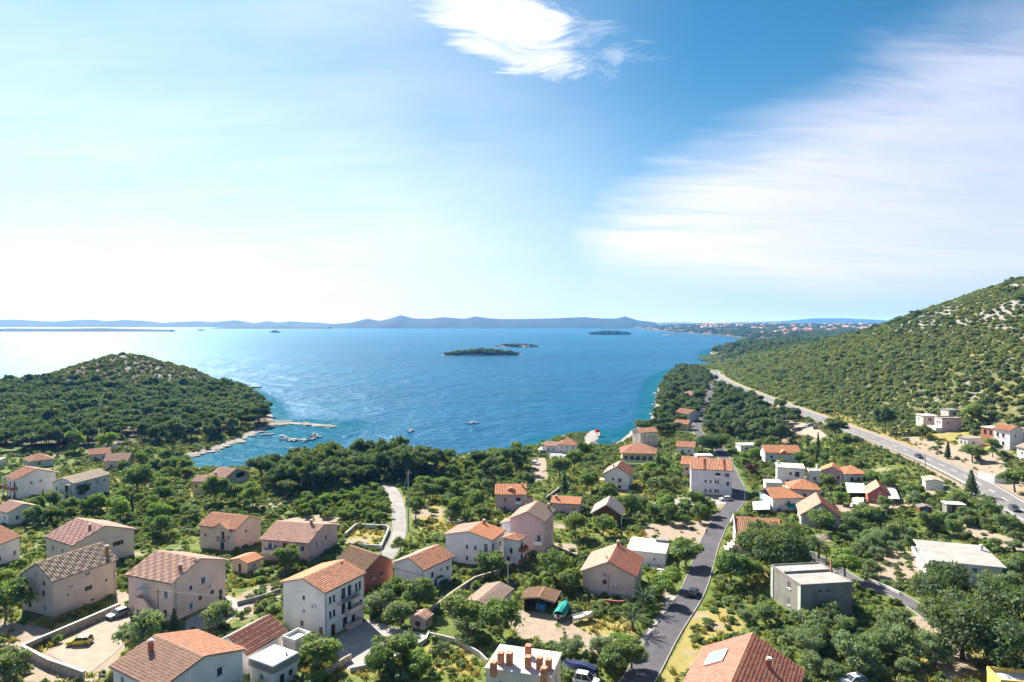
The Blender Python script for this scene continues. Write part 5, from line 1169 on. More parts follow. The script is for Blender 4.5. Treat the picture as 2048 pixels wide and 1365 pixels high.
M_POLEW = wood('grey_wood_pole', (.22, .17, .13)); M_POLEG = simple('green_grey_steel_pole', (.25, .33, .30), .5, .4); M_POLEC = concrete('concrete_pole', (.45, .43, .41))
def pole(label, px, py, hgt, m, arm=True, lamp=False, r=.13):
    p = ground(px, py); root = empty('lamp_post' if lamp else 'utility_pole', tuple(p)); tag(root, label, 'lamp post' if lamp else 'pole')
    b = MB(); b.tube([(0, 0, -.8), (0, 0, hgt)], [r, r*.6], 8); b.build('shaft', m, root)
    if arm: b = MB(); b.box(-.8, .8, -.06, .06, hgt-.5, hgt-.38); b.build('cross_arm', M_POLEW, root); 
    if arm:
        for x in (-.7, 0, .7): b = MB(); b.tube([(x, 0, hgt-.38), (x, 0, hgt-.2)], .05, 6); b.build('insulator', M_SILL, root)
    if lamp: b = MB(); b.tube([(0, 0, hgt), (.5, 0, hgt+.25), (1.3, 0, hgt+.3)], .05, 6); b.build('arm', m, root); b = MB(); b.box(1.1, 1.7, -.12, .12, hgt+.2, hgt+.34); b.build('lamp_head', M_GUTTER, root)
    return p+Vector((0, 0, hgt-.2))
t1 = pole('tall green-grey pole beside the pale lane', 817, 1062, 17.0, M_POLEG, True, r=.2)
t2 = pole('thin pole against the red brick gable', 763, 1168, 8.5, M_POLEC, True)
t3 = pole('dark utility pole on the seaward side of the highway', 1850, 953, 8.0, M_POLEW, False)
t4 = pole('pole with teal lamp beside the pink villa garden', 1681, 1004, 8.5, M_POLEG, False, True)
t5 = pole('pale pole at the teal canopy by the street corner', 1519, 1026, 7.5, M_POLEC, True)
t6 = pole('thin pale pole above the highway by the block hut', 1985, 905, 7.0, M_POLEC, True)
t7 = pole('street lamp post beside the village street bend', 1489, 1012, 7.0, M_POLEG, False, True)
t8 = pole('rusty pole on the concrete house corner', 1652, 1172, 9.0, M_POLEW, True)
t9 = pole('wooden pole beside the stair house corner', 317, 1262, 8.0, M_POLEW, True)
t10 = pole('pale pole by the shed at the dirt yard', 1016, 1178, 6.0, M_POLEC, True)
t11 = pole('thin pole between the shore trees and the restaurant', 1333, 910, 7.5, M_POLEC, False)
def cable(label, a, c, sag=.9):
    pts = [a.lerp(c, k/10)-Vector((0, 0, sag*4*(k/10)*(1-k/10))) for k in range(11)]
    b = MB(); b.tube([tuple(p) for p in pts], .022, 4); tag(b.build('power_cable', M_IRON), label, 'cable')
cable('sagging cable from the stair house pole towards the white house', t9, Vector((-38.0, 124.0, 14.5)), 1.0); cable('cable from the brick gable pole to the tall lane pole', t2, t1, 1.5)
# ------------------------------------------------------------------ vehicles
M_TYRE = simple('tyre_rubber', (.02, .02, .021), .9, .2); M_RIM = simple('alloy_rim', (.4, .4, .41), .3, .5, .6); M_LAMP = simple('headlight_glass', (.65, .65, .62), .15, .6); M_TAIL = simple('tail_light', (.45, .02, .015), .3, .5); M_BLACKT = simple('black_trim', (.025, .025, .027), .6, .3)
M_CARG = simple('car_glass', (.035, .045, .055), .06, .7, var=0)
def car(name, label, x, y, rz, m, z=None, L=4.1, W=1.74, H=1.46, hatch=True, parts=True, group=None):
    root = empty(name, (x, y, gz(x, y)+.08 if z is None else z), rz); tag(root, label, 'car', group)
    l, w = L/2, W/2
    prof = [(-l, .34), (-l+.02, .62), (-l+.10, .80), (-l*.48, .93), (l*.86, .96), (l*.98, .78), (l, .45), (l*.96, .26), (-l*.96, .24)]   # front at -x
    body = MB()
    ys = [(-w, .90), (-w+.10, 1.0), (w-.10, 1.0), (w, .90)]
    n = len(prof); i0 = 0
    for yy, k in ys: body.v += [(px_*(.985 if abs(yy) == w else 1.0), yy, .24+(pz-.24)*k) for px_, pz in prof]
    for s_ in range(3):
        for j in range(n): body.f.append((s_*n+j, s_*n+(j+1) % n, (s_+1)*n+(j+1) % n, (s_+1)*n+j)); body.m.append(0)
    body.f.append(tuple(reversed(range(n)))); body.f.append(tuple(3*n+j for j in range(n))); body.m += [0, 0]
    bo = body.build('body', m, root)
    for p_ in bo.data.polygons: p_.use_smooth = False
    # glasshouse and roof panel
    a, b_, c, d = -l*.50, -l*.10, l*(.72 if hatch else .45), l*(.94 if hatch else .80)
    g = MB(); lo, hi = .92, H-.04; wi, wt_ = w-.06, w-.24
    B0 = [(a, -wi, lo), (d, -wi, lo+.03), (d, wi, lo+.03), (a, wi, lo)]; T0 = [(b_, -wt_, hi), (c, -wt_, hi), (c, wt_, hi), (b_, wt_, hi)]
    for k in range(4): g.poly([B0[k], B0[(k+1) % 4], T0[(k+1) % 4], T0[k]])
    g.build('windows', M_CARG, root)
    r = MB(); r.prism([(b_-.06, hi), (c+.08, hi), (c+.02, H), (b_+.06, H)][::-1], -wt_-.03, wt_+.03); r.build('roof', m, root)
    pl = MB()
    for s_ in (-1, 1):
        pl.tube([(a+.03, s_*wi, lo+.02), (b_, s_*wt_, hi)], .045, 4); pl.tube([(d-.02, s_*wi, lo+.04), (c, s_*wt_, hi)], .06, 4); mx = (b_+c)/2; pl.tube([(mx, s_*wi, lo), (mx, s_*wt_, hi)], .045, 4)
    pl.build('pillars', m, root)
    wm = MB(); wm.tube([(0, -.1, 0), (0, .1, 0)], .31, 14); wmesh = wm.mesh('wheel', M_TYRE); rm = MB(); rm.tube([(0, -.108, 0), (0, .108, 0)], .19, 10); rmesh = rm.mesh('rim', M_RIM)
    for sx_ in (-l*.62, l*.62):
        for sy_ in (-w+.06, w-.06): q = inst('wheel', wmesh, root, (sx_, sy_, .31)); inst('rim', rmesh, q)
    if parts:
        for s_ in (-1, 1):
            k = MB(); k.box(-l-.012, -l+.14, s_*(w-.42)-.17, s_*(w-.42)+.17, .58, .74); k.build('headlight', M_LAMP, root)
            k = MB(); k.box(l*.965, l+.01, s_*(w-.24)-.12, s_*(w-.24)+.12, .62, .88); k.build('tail_light', M_TAIL, root)
            k = MB(); k.box(a+.28, a+.42, s_*(w+.09)-.1, s_*(w+.09)+.1, .93, 1.07); k.build('mirror', M_BLACKT, root)
        k = MB(); k.box(-l-.03, -l+.1, -w*.8, w*.8, .26, .48); k.build('bumper', M_BLACKT, root); k = MB(); k.box(l-.1, l+.03, -w*.8, w*.8, .28, .5); k.build('bumper', M_BLACKT, root)
    return root
def onroad(pts, y): 
    i = min(range(len(pts)), key=lambda k: abs(pts[k].y-y)); d = (pts[min(i+1, len(pts)-1)]-pts[max(i-1, 0)]).normalized(); return pts[i], d
p = ground(160, 1289); car('hatchback', 'yellow hatchback parked in the gravel yard', p.x, p.y, R(8), paint('yellow_car_paint', (.62, .47, .015)))
p = ground(236, 1234); car('parked_car', 'grey car parked at the stair house end of the stone wall', p.x, p.y, R(62), paint('grey_car_paint', (.28, .28, .29)))
q, d = onroad(street_pts, 142.0); n_ = Vector((d.y, -d.x)); car('moving_car', 'dark car driving on the village street', q.x+n_.x*.5, q.y+n_.y*.5, math.atan2(-d.y, -d.x), paint('black_car_paint', (.018, .018, .02)))
p = ground(1455, 1002); car('parked_car', 'silver car parked at the corner of the big white house', p.x-.6, p.y, R(5), paint('silver_car_paint', (.52, .53, .54)))
for lab, y_, side_, c_ in (('dark car on the highway near the tall roadside pole', 268, -2.3, (.02, .022, .025)), ('dark blue car on the highway cut by the right picture edge', 192, -2.3, (.018, .022, .04))):
    q, d = onroad(hwp, y_); n_ = Vector((d.y, -d.x)); s_ = -1 if side_ < 0 else 1
    car('moving_car', lab, q.x+n_.x*side_, q.y+n_.y*side_, math.atan2(d.y, d.x)+(0 if side_ < 0 else math.pi), paint('paint_%d' % y_, c_), z=HWY_Z+.18)
for k, (px, py, c_) in enumerate(((1618, 853, (.5, .5, .5)), (1630, 858, (.05, .05, .06)), (1505, 792, (.6, .6, .6)), (1070, 930, (.5, .5, .52)), (1068, 942, (.03, .03, .035)))):
    p = ground(px, py); car('parked_car', ['silver car in the gravel car park by the highway', 'black car in the gravel car park by the highway', 'white car parked far up beside the highway pines', 'silver car on the track to the shore terrace', 'black car on the track to the shore terrace'][k], p.x, p.y, R(20+40*k), paint('parked_paint_%d' % k, c_), parts=k in (0, 1))
p = ground(1700, 1363); car('parked_car', 'white-roofed car under the olives at the bottom edge', p.x, p.y-1, R(15), paint('white_car_paint', (.62, .63, .65)))
# ------------------------------------------------------------------ boats
M_HULLW = simple('white_gelcoat', (.70, .70, .68), .35, .4, var=.15); M_DECK = simple('boat_deck', (.45, .40, .33), .7, .2); M_HULLB = simple('dark_hull_stripe', (.03, .06, .12), .4, .4)
def boat(label, x, y, z, rz, L=5.5, W=2.0, cabin=True, hull=None, cover=None, group=None, name='boat', tilt=0.0):
    root = empty(name, (x, y, z), rz); tag(root, label, 'boat', group); root.rotation_euler = (tilt, 0, rz)
    n = 12; V = []; st = []
    for i in range(n+1):
        t = i/n; x_ = (t-.5)*L; w_ = W/2*(1-max(0, (t-.45)/.55)**2.2)*(.86+.14*min(1, t*4)); sh_ = .75+.35*t*t
        st.append([(x_, -w_, sh_), (x_, -w_*.82, .18), (x_, 0, -.18+.35*max(0, t-.7)), (x_, w_*.82, .18), (x_, w_, sh_)])
    b = MB()
    for r_ in st: b.v += r_
    for i in range(n):
        for j in range(4): b.f.append((i*5+j, i*5+j+1, (i+1)*5+j+1, (i+1)*5+j)[::-1]); b.m.append(0)
    b.f.append((0, 1, 2, 3, 4)); b.m.append(0)
    b.build('hull', hull or M_HULLW, root)
    d = MB()
    for i in range(n):
        a1, a2, c1_, c2_ = st[i][0], st[i][4], st[i+1][4], st[i+1][0]; z_ = -.25 if i < n*.55 else -.03
        d.poly([(a1[0], a1[1]*.93, a1[2]+z_), (c2_[0], c2_[1]*.93, c2_[2]+z_), (c1_[0], c1_[1]*.93, c1_[2]+z_), (a2[0], a2[1]*.93, a2[2]+z_)])
    d.build('deck', M_DECK if not cover else cover, root)
    if cover:
        c = MB(); k = 9
        for i in range(k):
            t0, t1_ = i/k, (i+1)/k
            def ring(t): x_ = (t-.5)*L*1.02; w_ = W/2*1.06*(1-max(0, (t-.45)/.55)**2.2)*(.86+.14*min(1, t*4)); top = 1.75-.7*abs(t-.4); return [(x_, -w_, .75), (x_, -w_*.55, top-.12), (x_, 0, top+.1*math.sin(t*9)), (x_, w_*.55, top-.12), (x_, w_, .75)]
            A, B_ = ring(t0), ring(t1_)
            for j in range(4): c.poly([A[j], B_[j], B_[j+1], A[j+1]])
        c.build('cover', cover, root)
    elif cabin:
        c = MB(); c.prism([(-L*.10, .7), (L*.22, .85), (L*.12, 1.55), (-L*.08, 1.6)][::-1], -W*.3, W*.3); c.build('cabin', M_HULLW, root)
        g = MB(); g.prism([(-L*.06, 1.2), (L*.18, 1.18), (L*.135, 1.45), (-L*.055, 1.48)][::-1], -W*.3-.012, W*.3+.012); g.build('windscreen', M_CARG, root)
    m_ = MB(); m_.box(-L/2-.35, -L/2-.02, -.2, .2, .35, 1.05); m_.box(-L/2-.28, -L/2-.1, -.06, .06, -.5, .348); m_.build('outboard_motor', M_BLACKT, root)
    return root
p = ground(1127, 1237); boat('boat under a teal cover beside the open shed', p.x, p.y+1.6, p.z+.55, R(70), 6.4, 2.4, cover=M_TEAL); boat('small white boat on the grass beside the teal-covered boat', p.x+3.6, p.y-1.2, p.z+.5, R(25), 4.6, 1.8, cabin=False)
p = ground(1158, 1350); boat('boat under a dark blue cover in the cluttered yard at the bottom edge', p.x, p.y, p.z+.5, R(150), 6.0, 2.3, cover=simple('navy_tarpaulin', (.02, .035, .10), .8, .2, .3, 1.0)); p = ground(1172, 1366); car('parked_car', 'white van-like car beside the covered boat at the bottom edge', p.x, p.y-.5, R(160), paint('van_white_paint', (.6, .6, .6)), H=1.8)
for lab, px, py, rz_, L_ in (('lone motor boat moored far out in the blue bay', 945, 848, 10, 8.0), ('small white boat with mast moored near the pine grove', 823, 864, 60, 5.5)):
    x, y = at(px, py, 0); boat(lab, x, y, -.1, R(rz_), L_, 2.4)
for k, (px, py, rz_) in enumerate(((572, 880, 20), (582, 882, 65), (591, 883, 80), (601, 882, 40), (610, 884, 95), (621, 881, 30), (634, 876, 15), (566, 874, 150), (628, 872, 45))):
    x, y = at(px, py, 0); boat('small boat moored in the cluster off the stone jetty', x, y, -.1, R(rz_), 5.0+1.4*rnd.random(), 2.0, cabin=k % 2 == 0, hull=M_HULLB if k in (2, 5) else None, group='boats moored off the stone jetty')
x, y = at(1325, 689, 0); boat('speedboat with white wake far across the bay', x, y, 0, R(200), 9, 3)
def jetty(label, px, hgt, m, w):
    pts = [Vector((*at(a, c, 0), 0)) for a, c in px]; b = MB(); o0 = pts[0]
    for i in range(len(pts)-1):
        a, c = pts[i]-o0, pts[i+1]-o0; d = (c-a).normalized(); n_ = Vector((-d.y, d.x, 0))*w/2
        q = [a-n_, c-n_, c+n_, a+n_]; b.poly([p_+Vector((0, 0, hgt)) for p_ in q])
        for j in range(4): b.poly([q[j]+Vector((0, 0, -2)), q[(j+1) % 4]+Vector((0, 0, -2)), q[(j+1) % 4]+Vector((0, 0, hgt)), q[j]+Vector((0, 0, hgt))])
    o = b.build('jetty', m, None, tuple(o0)); tag(o, label, 'jetty')
jetty('thin dark pier at the headland tip', [(455, 776), (522, 776)], 1.3, CONC, 4.5); jetty('short dark pier beside the stone jetty', [(545, 846), (585, 845)], .9, CONC, 3.0); jetty('thin beach pier at the headland cove', [(520,872),(548,870)], .7, CONC, 2.0)
# shoreline rocks along the cove and the jetty: single boulders
def boulder(seed):
    rg = np.random.default_rng(seed); bm = bmesh.new(); bmesh.ops.create_icosphere(bm, subdivisions=1, radius=1)
    for v in bm.verts: v.co *= .75+.5*rg.random(); v.co.z *= .6
    me = bpy.data.meshes.new('boulder'); bm.to_mesh(me); bm.free(); me.materials.append(M_ROCK); return me
def rock_m(t):
    o = coords(t); n = t.noise(o, 2, 5); oi = t.new('ShaderNodeObjectInfo')
    return principled(t, t.mix(t.smooth(n, .3, .7), (.40, .35, .295, 1), (.24, .205, .17, 1)), .95, .1, bump=n, bstr=.6)
M_ROCK = mat('limestone_rock', rock_m); BOULD = [boulder(i) for i in range(5)]
line = [(372,917),(400,908),(440,899),(478,884),(510,868),(540,856),(552,849),(600,849),(640,852),(664,854)]
for i in range(90):
    k = rnd.random()*(len(line)-1); j = int(k); a, c = line[j], line[j+1]; px = a[0]+(c[0]-a[0])*(k-j)+rnd.gauss(0, 4); py = a[1]+(c[1]-a[1])*(k-j)+rnd.gauss(0, 1.2)
    x, y = at(px, py, .2); s_ = .6+rnd.random()**2*1.9
    o = inst('boulder', BOULD[i % 5], None, (x, y, .15), rnd.random()*6.28, (s_*1.4, s_, s_*.8)); tag(o, 'pale limestone boulder on the cove shore and jetty', 'rock', 'limestone boulders along the cove and jetty')
line = [(880,914),(925,912),(1000,905),(1060,894),(1240,884),(1285,850),(1300,842),(1308,815),(1312,790),(1318,770)]
for i in range(60):
    k = rnd.random()*(len(line)-1); j = int(k); a, c = line[j], line[j+1]; px = a[0]+(c[0]-a[0])*(k-j)+rnd.gauss(0, 2); py = a[1]+(c[1]-a[1])*(k-j)+rnd.gauss(0, 1)
    x, y = at(px, py, .2); s_ = .6+rnd.random()**2*1.8
    o = inst('boulder', BOULD[i % 5], None, (x, y, .1), rnd.random()*6.28, (s_*1.3, s_, s_*.7)); tag(o, 'pale limestone boulder on the village shoreline', 'rock', 'limestone boulders along the village shore')

# ------------------------------------------------------------------ plants
F_BROAD = foliage('leaves_broad', (.065, .12, .036), (.175, .26, .085), .52, .6, (.22, .26, .10)); F_OLIVE = foliage('leaves_olive', (.105, .15, .08), (.235, .295, .155), .46, .5, (.17, .23, .10))
F_PINE = foliage('needles_pine', (.044, .088, .038), (.12, .175, .072), .42, .5, (.165, .195, .075)); F_LIME = foliage('leaves_lime', (.12, .205, .04), (.26, .36, .09), .45, .3)
F_MACCHIA = foliage('leaves_macchia', (.078, .12, .048), (.195, .25, .10), .46, .7, (.26, .27, .12)); F_WEED = foliage('leaves_weed', (.085, .135, .035), (.20, .25, .085), .38, .9, (.34, .30, .13)); F_PALM = foliage('fronds_palm', (.06, .10, .032), (.20, .235, .10), .32, .2)
F_RED = foliage('leaves_red_plum', (.06, .018, .022), (.15, .05, .05), .25, .2)
B_GREY = bark('bark_grey', (.24, .20, .16)); B_PINE = bark('bark_pine', (.20, .13, .09))
def leaf_cloud(seed, lobes, n, size, m, shell=.55, droop=.0, jag=.35, elong=1.5, down=.35):
    """many small leaf faces through the volume of several uneven lobes"""
    rg = np.random.default_rng(seed); lob = np.array(lobes, float)
    wgt = lob[:, 3]*lob[:, 4]+lob[:, 3]*lob[:, 5]; li = rg.choice(len(lob), n, p=wgt/wgt.sum())
    d = rg.normal(size=(n, 3)); d /= np.linalg.norm(d, axis=1)[:, None]
    d[:, 2] = np.where(d[:, 2] < -down, -d[:, 2], d[:, 2])
    r = (shell+(1-shell)*rg.random(n)**.6)*(1+jag*(rg.random(n)-.5)*rg.random(n)*2)
    c = lob[li, :3]+d*lob[li, 3:6]*r[:, None]
    nr = d*.9+rg.normal(size=(n, 3))*.65+np.array([0, 0, .25]); nr /= np.linalg.norm(nr, axis=1)[:, None]
    t = rg.normal(size=(n, 3)); u = np.cross(nr, t); u /= np.linalg.norm(u, axis=1)[:, None]; v = np.cross(nr, u)
    s = size*(.55+.9*rg.random(n)); a = (u*(s*elong*.5)[:, None]); b = (v*(s*.5)[:, None])
    V = np.stack([c-a, c-b*.9+a*.1, c+a, c+b*.9+a*.1], 1).reshape(-1, 3)
    Fq = np.arange(4*n).reshape(n, 4)
    lobtone = rg.random(len(lob))*.45
    tone = np.clip(lobtone[li]+rg.random(n)*.7-.05, 0, 1)
    return npmesh('crown', V, Fq, m, cols=np.stack([tone, rg.random(n), tone, np.ones(n)], 1))
def limb_mesh(seed, hgt, lobes, r0, m, lean=.1):
    rg = random.Random(seed); b = MB(); tip = Vector((lean*hgt*(rg.random()-.5), lean*hgt*(rg.random()-.5), hgt))
    pts = [Vector((0, 0, -.6)), Vector((0, 0, 0)), tip*.5+Vector((rg.uniform(-.1, .1), rg.uniform(-.1, .1), 0)), tip]
    b.tube([tuple(p) for p in pts], [r0*1.25, r0, r0*.75, r0*.45], 7)
    for q in lobes[:7]:
        c = Vector(q[:3]); s = pts[2].lerp(tip, rg.random()*.8); mid = s.lerp(c, .5)+Vector((0, 0, .15*(c-s).length)); b.tube([tuple(s), tuple(mid), tuple(c)], [r0*.42, r0*.28, r0*.12], 5, cap=False)
    return b.mesh('trunk', m)
def lobes_round(seed, R_, z0, n, flat=.75, spread=.6):
    rg = random.Random(seed); tall = rg.uniform(.75, 1.35); ox, oy = rg.uniform(-.25, .25)*R_, rg.uniform(-.25, .25)*R_; out = [(ox, oy, z0+R_*.2*tall, R_*rg.uniform(.42, .6), R_*rg.uniform(.42, .6), R_*.5*tall)]
    for i in range(n):
        a = 6.283*i/n+rg.uniform(-.4, .4); rr = R_*spread*rg.uniform(.65, 1.15); q = R_*rg.uniform(.20, .50)
        out.append((rr*math.cos(a), rr*math.sin(a), z0+R_*flat*tall*rg.uniform(-.5, .65), q, q*rg.uniform(.85, 1.15), q*rg.uniform(.6, .9)))
    return out
KINDS = {}
def kind(key, name, variants): KINDS[key] = (name, variants)
def mk(seed, R_, z0, n, m, leaves, size, bk, r0, flat=.75, spread=.6, shell=.5, jag=.4, elong=1.5):
    lo = lobes_round(seed, R_, z0, n, flat, spread); return (leaf_cloud(seed, lo, leaves, size, m, shell, jag=jag, elong=elong), limb_mesh(seed, z0*.8, lo, r0, bk))
kind('broad', 'broadleaf_tree', [mk(s, 2.6, 2.9, 12, F_BROAD, 3600, .23, B_GREY, .17) for s in (1, 2, 3, 4, 7, 8, 9)])
kind('lime', 'broadleaf_tree', [mk(s, 2.5, 3.0, 8, F_LIME, 3600, .23, B_GREY, .17) for s in (5, 6)])
kind('olive', 'olive_tree', [mk(s, 2.4, 2.2, 13, F_OLIVE, 3200, .20, B_GREY, .2, .8, .68, .35, .6, 1.8) for s in (11, 12, 13, 14, 16)])
kind('plum', 'plum_tree', [mk(s, 2.3, 2.8, 7, F_RED, 1800, .28, B_GREY, .14) for s in (15,)])
kind('pine', 'pine_tree', [mk(s, 4.1, 6.4, 15, F_PINE, 4200, .40, B_PINE, .26, .55, .72, .45, .5, 2.0) for s in (21, 22, 23, 24, 25, 26)])
kind('umbrella', 'pine_tree', [mk(s, 4.6, 3.4, 24, F_PINE, 12000, .22, B_PINE, .32, .62, .72, .45, .4, 2.0) for s in (31, 32)])
def lobes_cone(seed, R_, H_): return [(random.Random(seed+i).uniform(-.1, .1), random.Random(seed+i*3).uniform(-.1, .1), H_*(.12+.85*i/9), R_*(1-.8*i/9), R_*(1-.8*i/9), H_*.11) for i in range(10)]
kind('cypress', 'cypress_tree', [(leaf_cloud(41, lobes_cone(41, .75, 6.5), 1300, .24, F_PINE, .5), limb_mesh(41, 1.2, [], .14, B_GREY))])
kind('conifer', 'conifer_tree', [(leaf_cloud(43, lobes_cone(43, 1.7, 6.0), 1500, .30, F_PINE, .5), limb_mesh(43, 1.5, [], .15, B_GREY))])
SHRUBS = [leaf_cloud(50+s, lobes_round(50+s, 1.25, .55, 6, .55, .62), 1000, .2, F_BROAD if s % 2 else F_MACCHIA, .4) for s in range(4)]
for i, s_ in enumerate(SHRUBS): s_.name = 'shrub'
OCC = []
def blocked(x, y, r=1.0):
    for cx, cy_, a, hl, hw in FOOT:
        dx, dy = x-cx, y-cy_
        if dx*dx+dy*dy > 700: continue
        u = dx*math.cos(a)+dy*math.sin(a); v = -dx*math.sin(a)+dy*math.cos(a)
        if abs(u) < hl+r and abs(v) < hw+r: return True
    for pts, hw in ROADS:
        if np.min((pts[:, 0]-x)**2+(pts[:, 1]-y)**2) < (hw+r*.7+.6)**2: return True
    for p in YARDS:
        if abs(p[0, 0]-x) < 40 and abs(p[0, 1]-y) < 40 and float(sdist(np.array(x), np.array(y), p)) > -r*.5: return True
    return False
PLANTED = {}
def tree(key, x, y, s, label, group=None, sxy=1.0, name=None):
    nm, var = KINDS[key]; crown, trunk = var[rnd.randrange(len(var))]
    root = empty(name or nm, (x, y, gz(x, y)), rnd.random()*6.283); root.scale = (s*sxy*rnd.uniform(.88, 1.15), s*sxy*rnd.uniform(.88, 1.15), s*rnd.uniform(.85, 1.18))
    tag(root, label, nm.split('_')[-1] if key not in ('pine', 'umbrella') else 'pine', group); inst('trunk', trunk, root); inst('crown', crown, root)
    OCC.append((x, y, 1.9*s*sxy)); PLANTED[nm] = PLANTED.get(nm, 0)+1
    return root
def tree_px(key, px, py, s, label, sxy=1.0):
    p = ground(px, py); return tree(key, p.x, p.y, s, label, None, sxy)
def palm(label, px, py, trunk_h, fr, seed):
    p = ground(px, py); rg = random.Random(seed); root = empty('palm_tree', tuple(p)); tag(root, label, 'palm')
    b = MB(); b.tube([(0, 0, -.5), (.05, 0, trunk_h*.5), (0, .05, trunk_h)], [.34, .28, .3], 8); b.build('trunk', B_PINE, root)
    for k in range(34):
        a = k*2.39996; e = R(78-k*3.4); L_ = fr*rg.uniform(.85, 1.1); V = []; Fq = []; n = 9; pts = []
        for i in range(n+1):
            t = i/n; ang = e-t*R(75); pts.append(None)
        x_ = z_ = 0.0; sp = []
        for i in range(n+1):
            t = i/n; ang = e-t*t*R(80); sp.append((x_, z_)); x_ += L_/n*math.cos(ang); z_ += L_/n*math.sin(ang)
        f = MB()
        for i in range(n):
            t = i/n; w = .42*math.sin(math.pi*(.12+.86*t))**.8
            for s_ in (-1, 1):
                for q in (0.0, .5):
                    xa = sp[i][0]+(sp[i+1][0]-sp[i][0])*q; za = sp[i][1]+(sp[i+1][1]-sp[i][1])*q; xb = xa+.30; zb = za-w*.45
                    f.poly([(xa, 0, za), (xa+.11, 0, za), (xb+.05, s_*w, zb), (xb, s_*w, zb-.02)])
        f.tube([(q[0], 0, q[1]) for q in sp], [.035]*n+[.01], 3, cap=False)
        o = f.build('frond', F_PALM, root, (0, 0, trunk_h)); o.rotation_euler = (0, 0, a)
    OCC.append((p.x, p.y, 2.5))
palm('large date palm with drooping fronds beside the street wall', 1265, 1262, 2.4, 4.4, 1); palm('dark date palm behind the large palm below the mauve gable', 1290, 1222, 2.6, 3.6, 2); palm('tall date palm between umbrella pine and concrete house', 1637, 1118, 3.4, 3.4, 3); palm('young palm in the shore garden below the restaurant', 1178, 905, 2.0, 2.8, 4); palm('palm between the bungalow and the village street', 1312, 1195, 1.6, 2.6, 5)
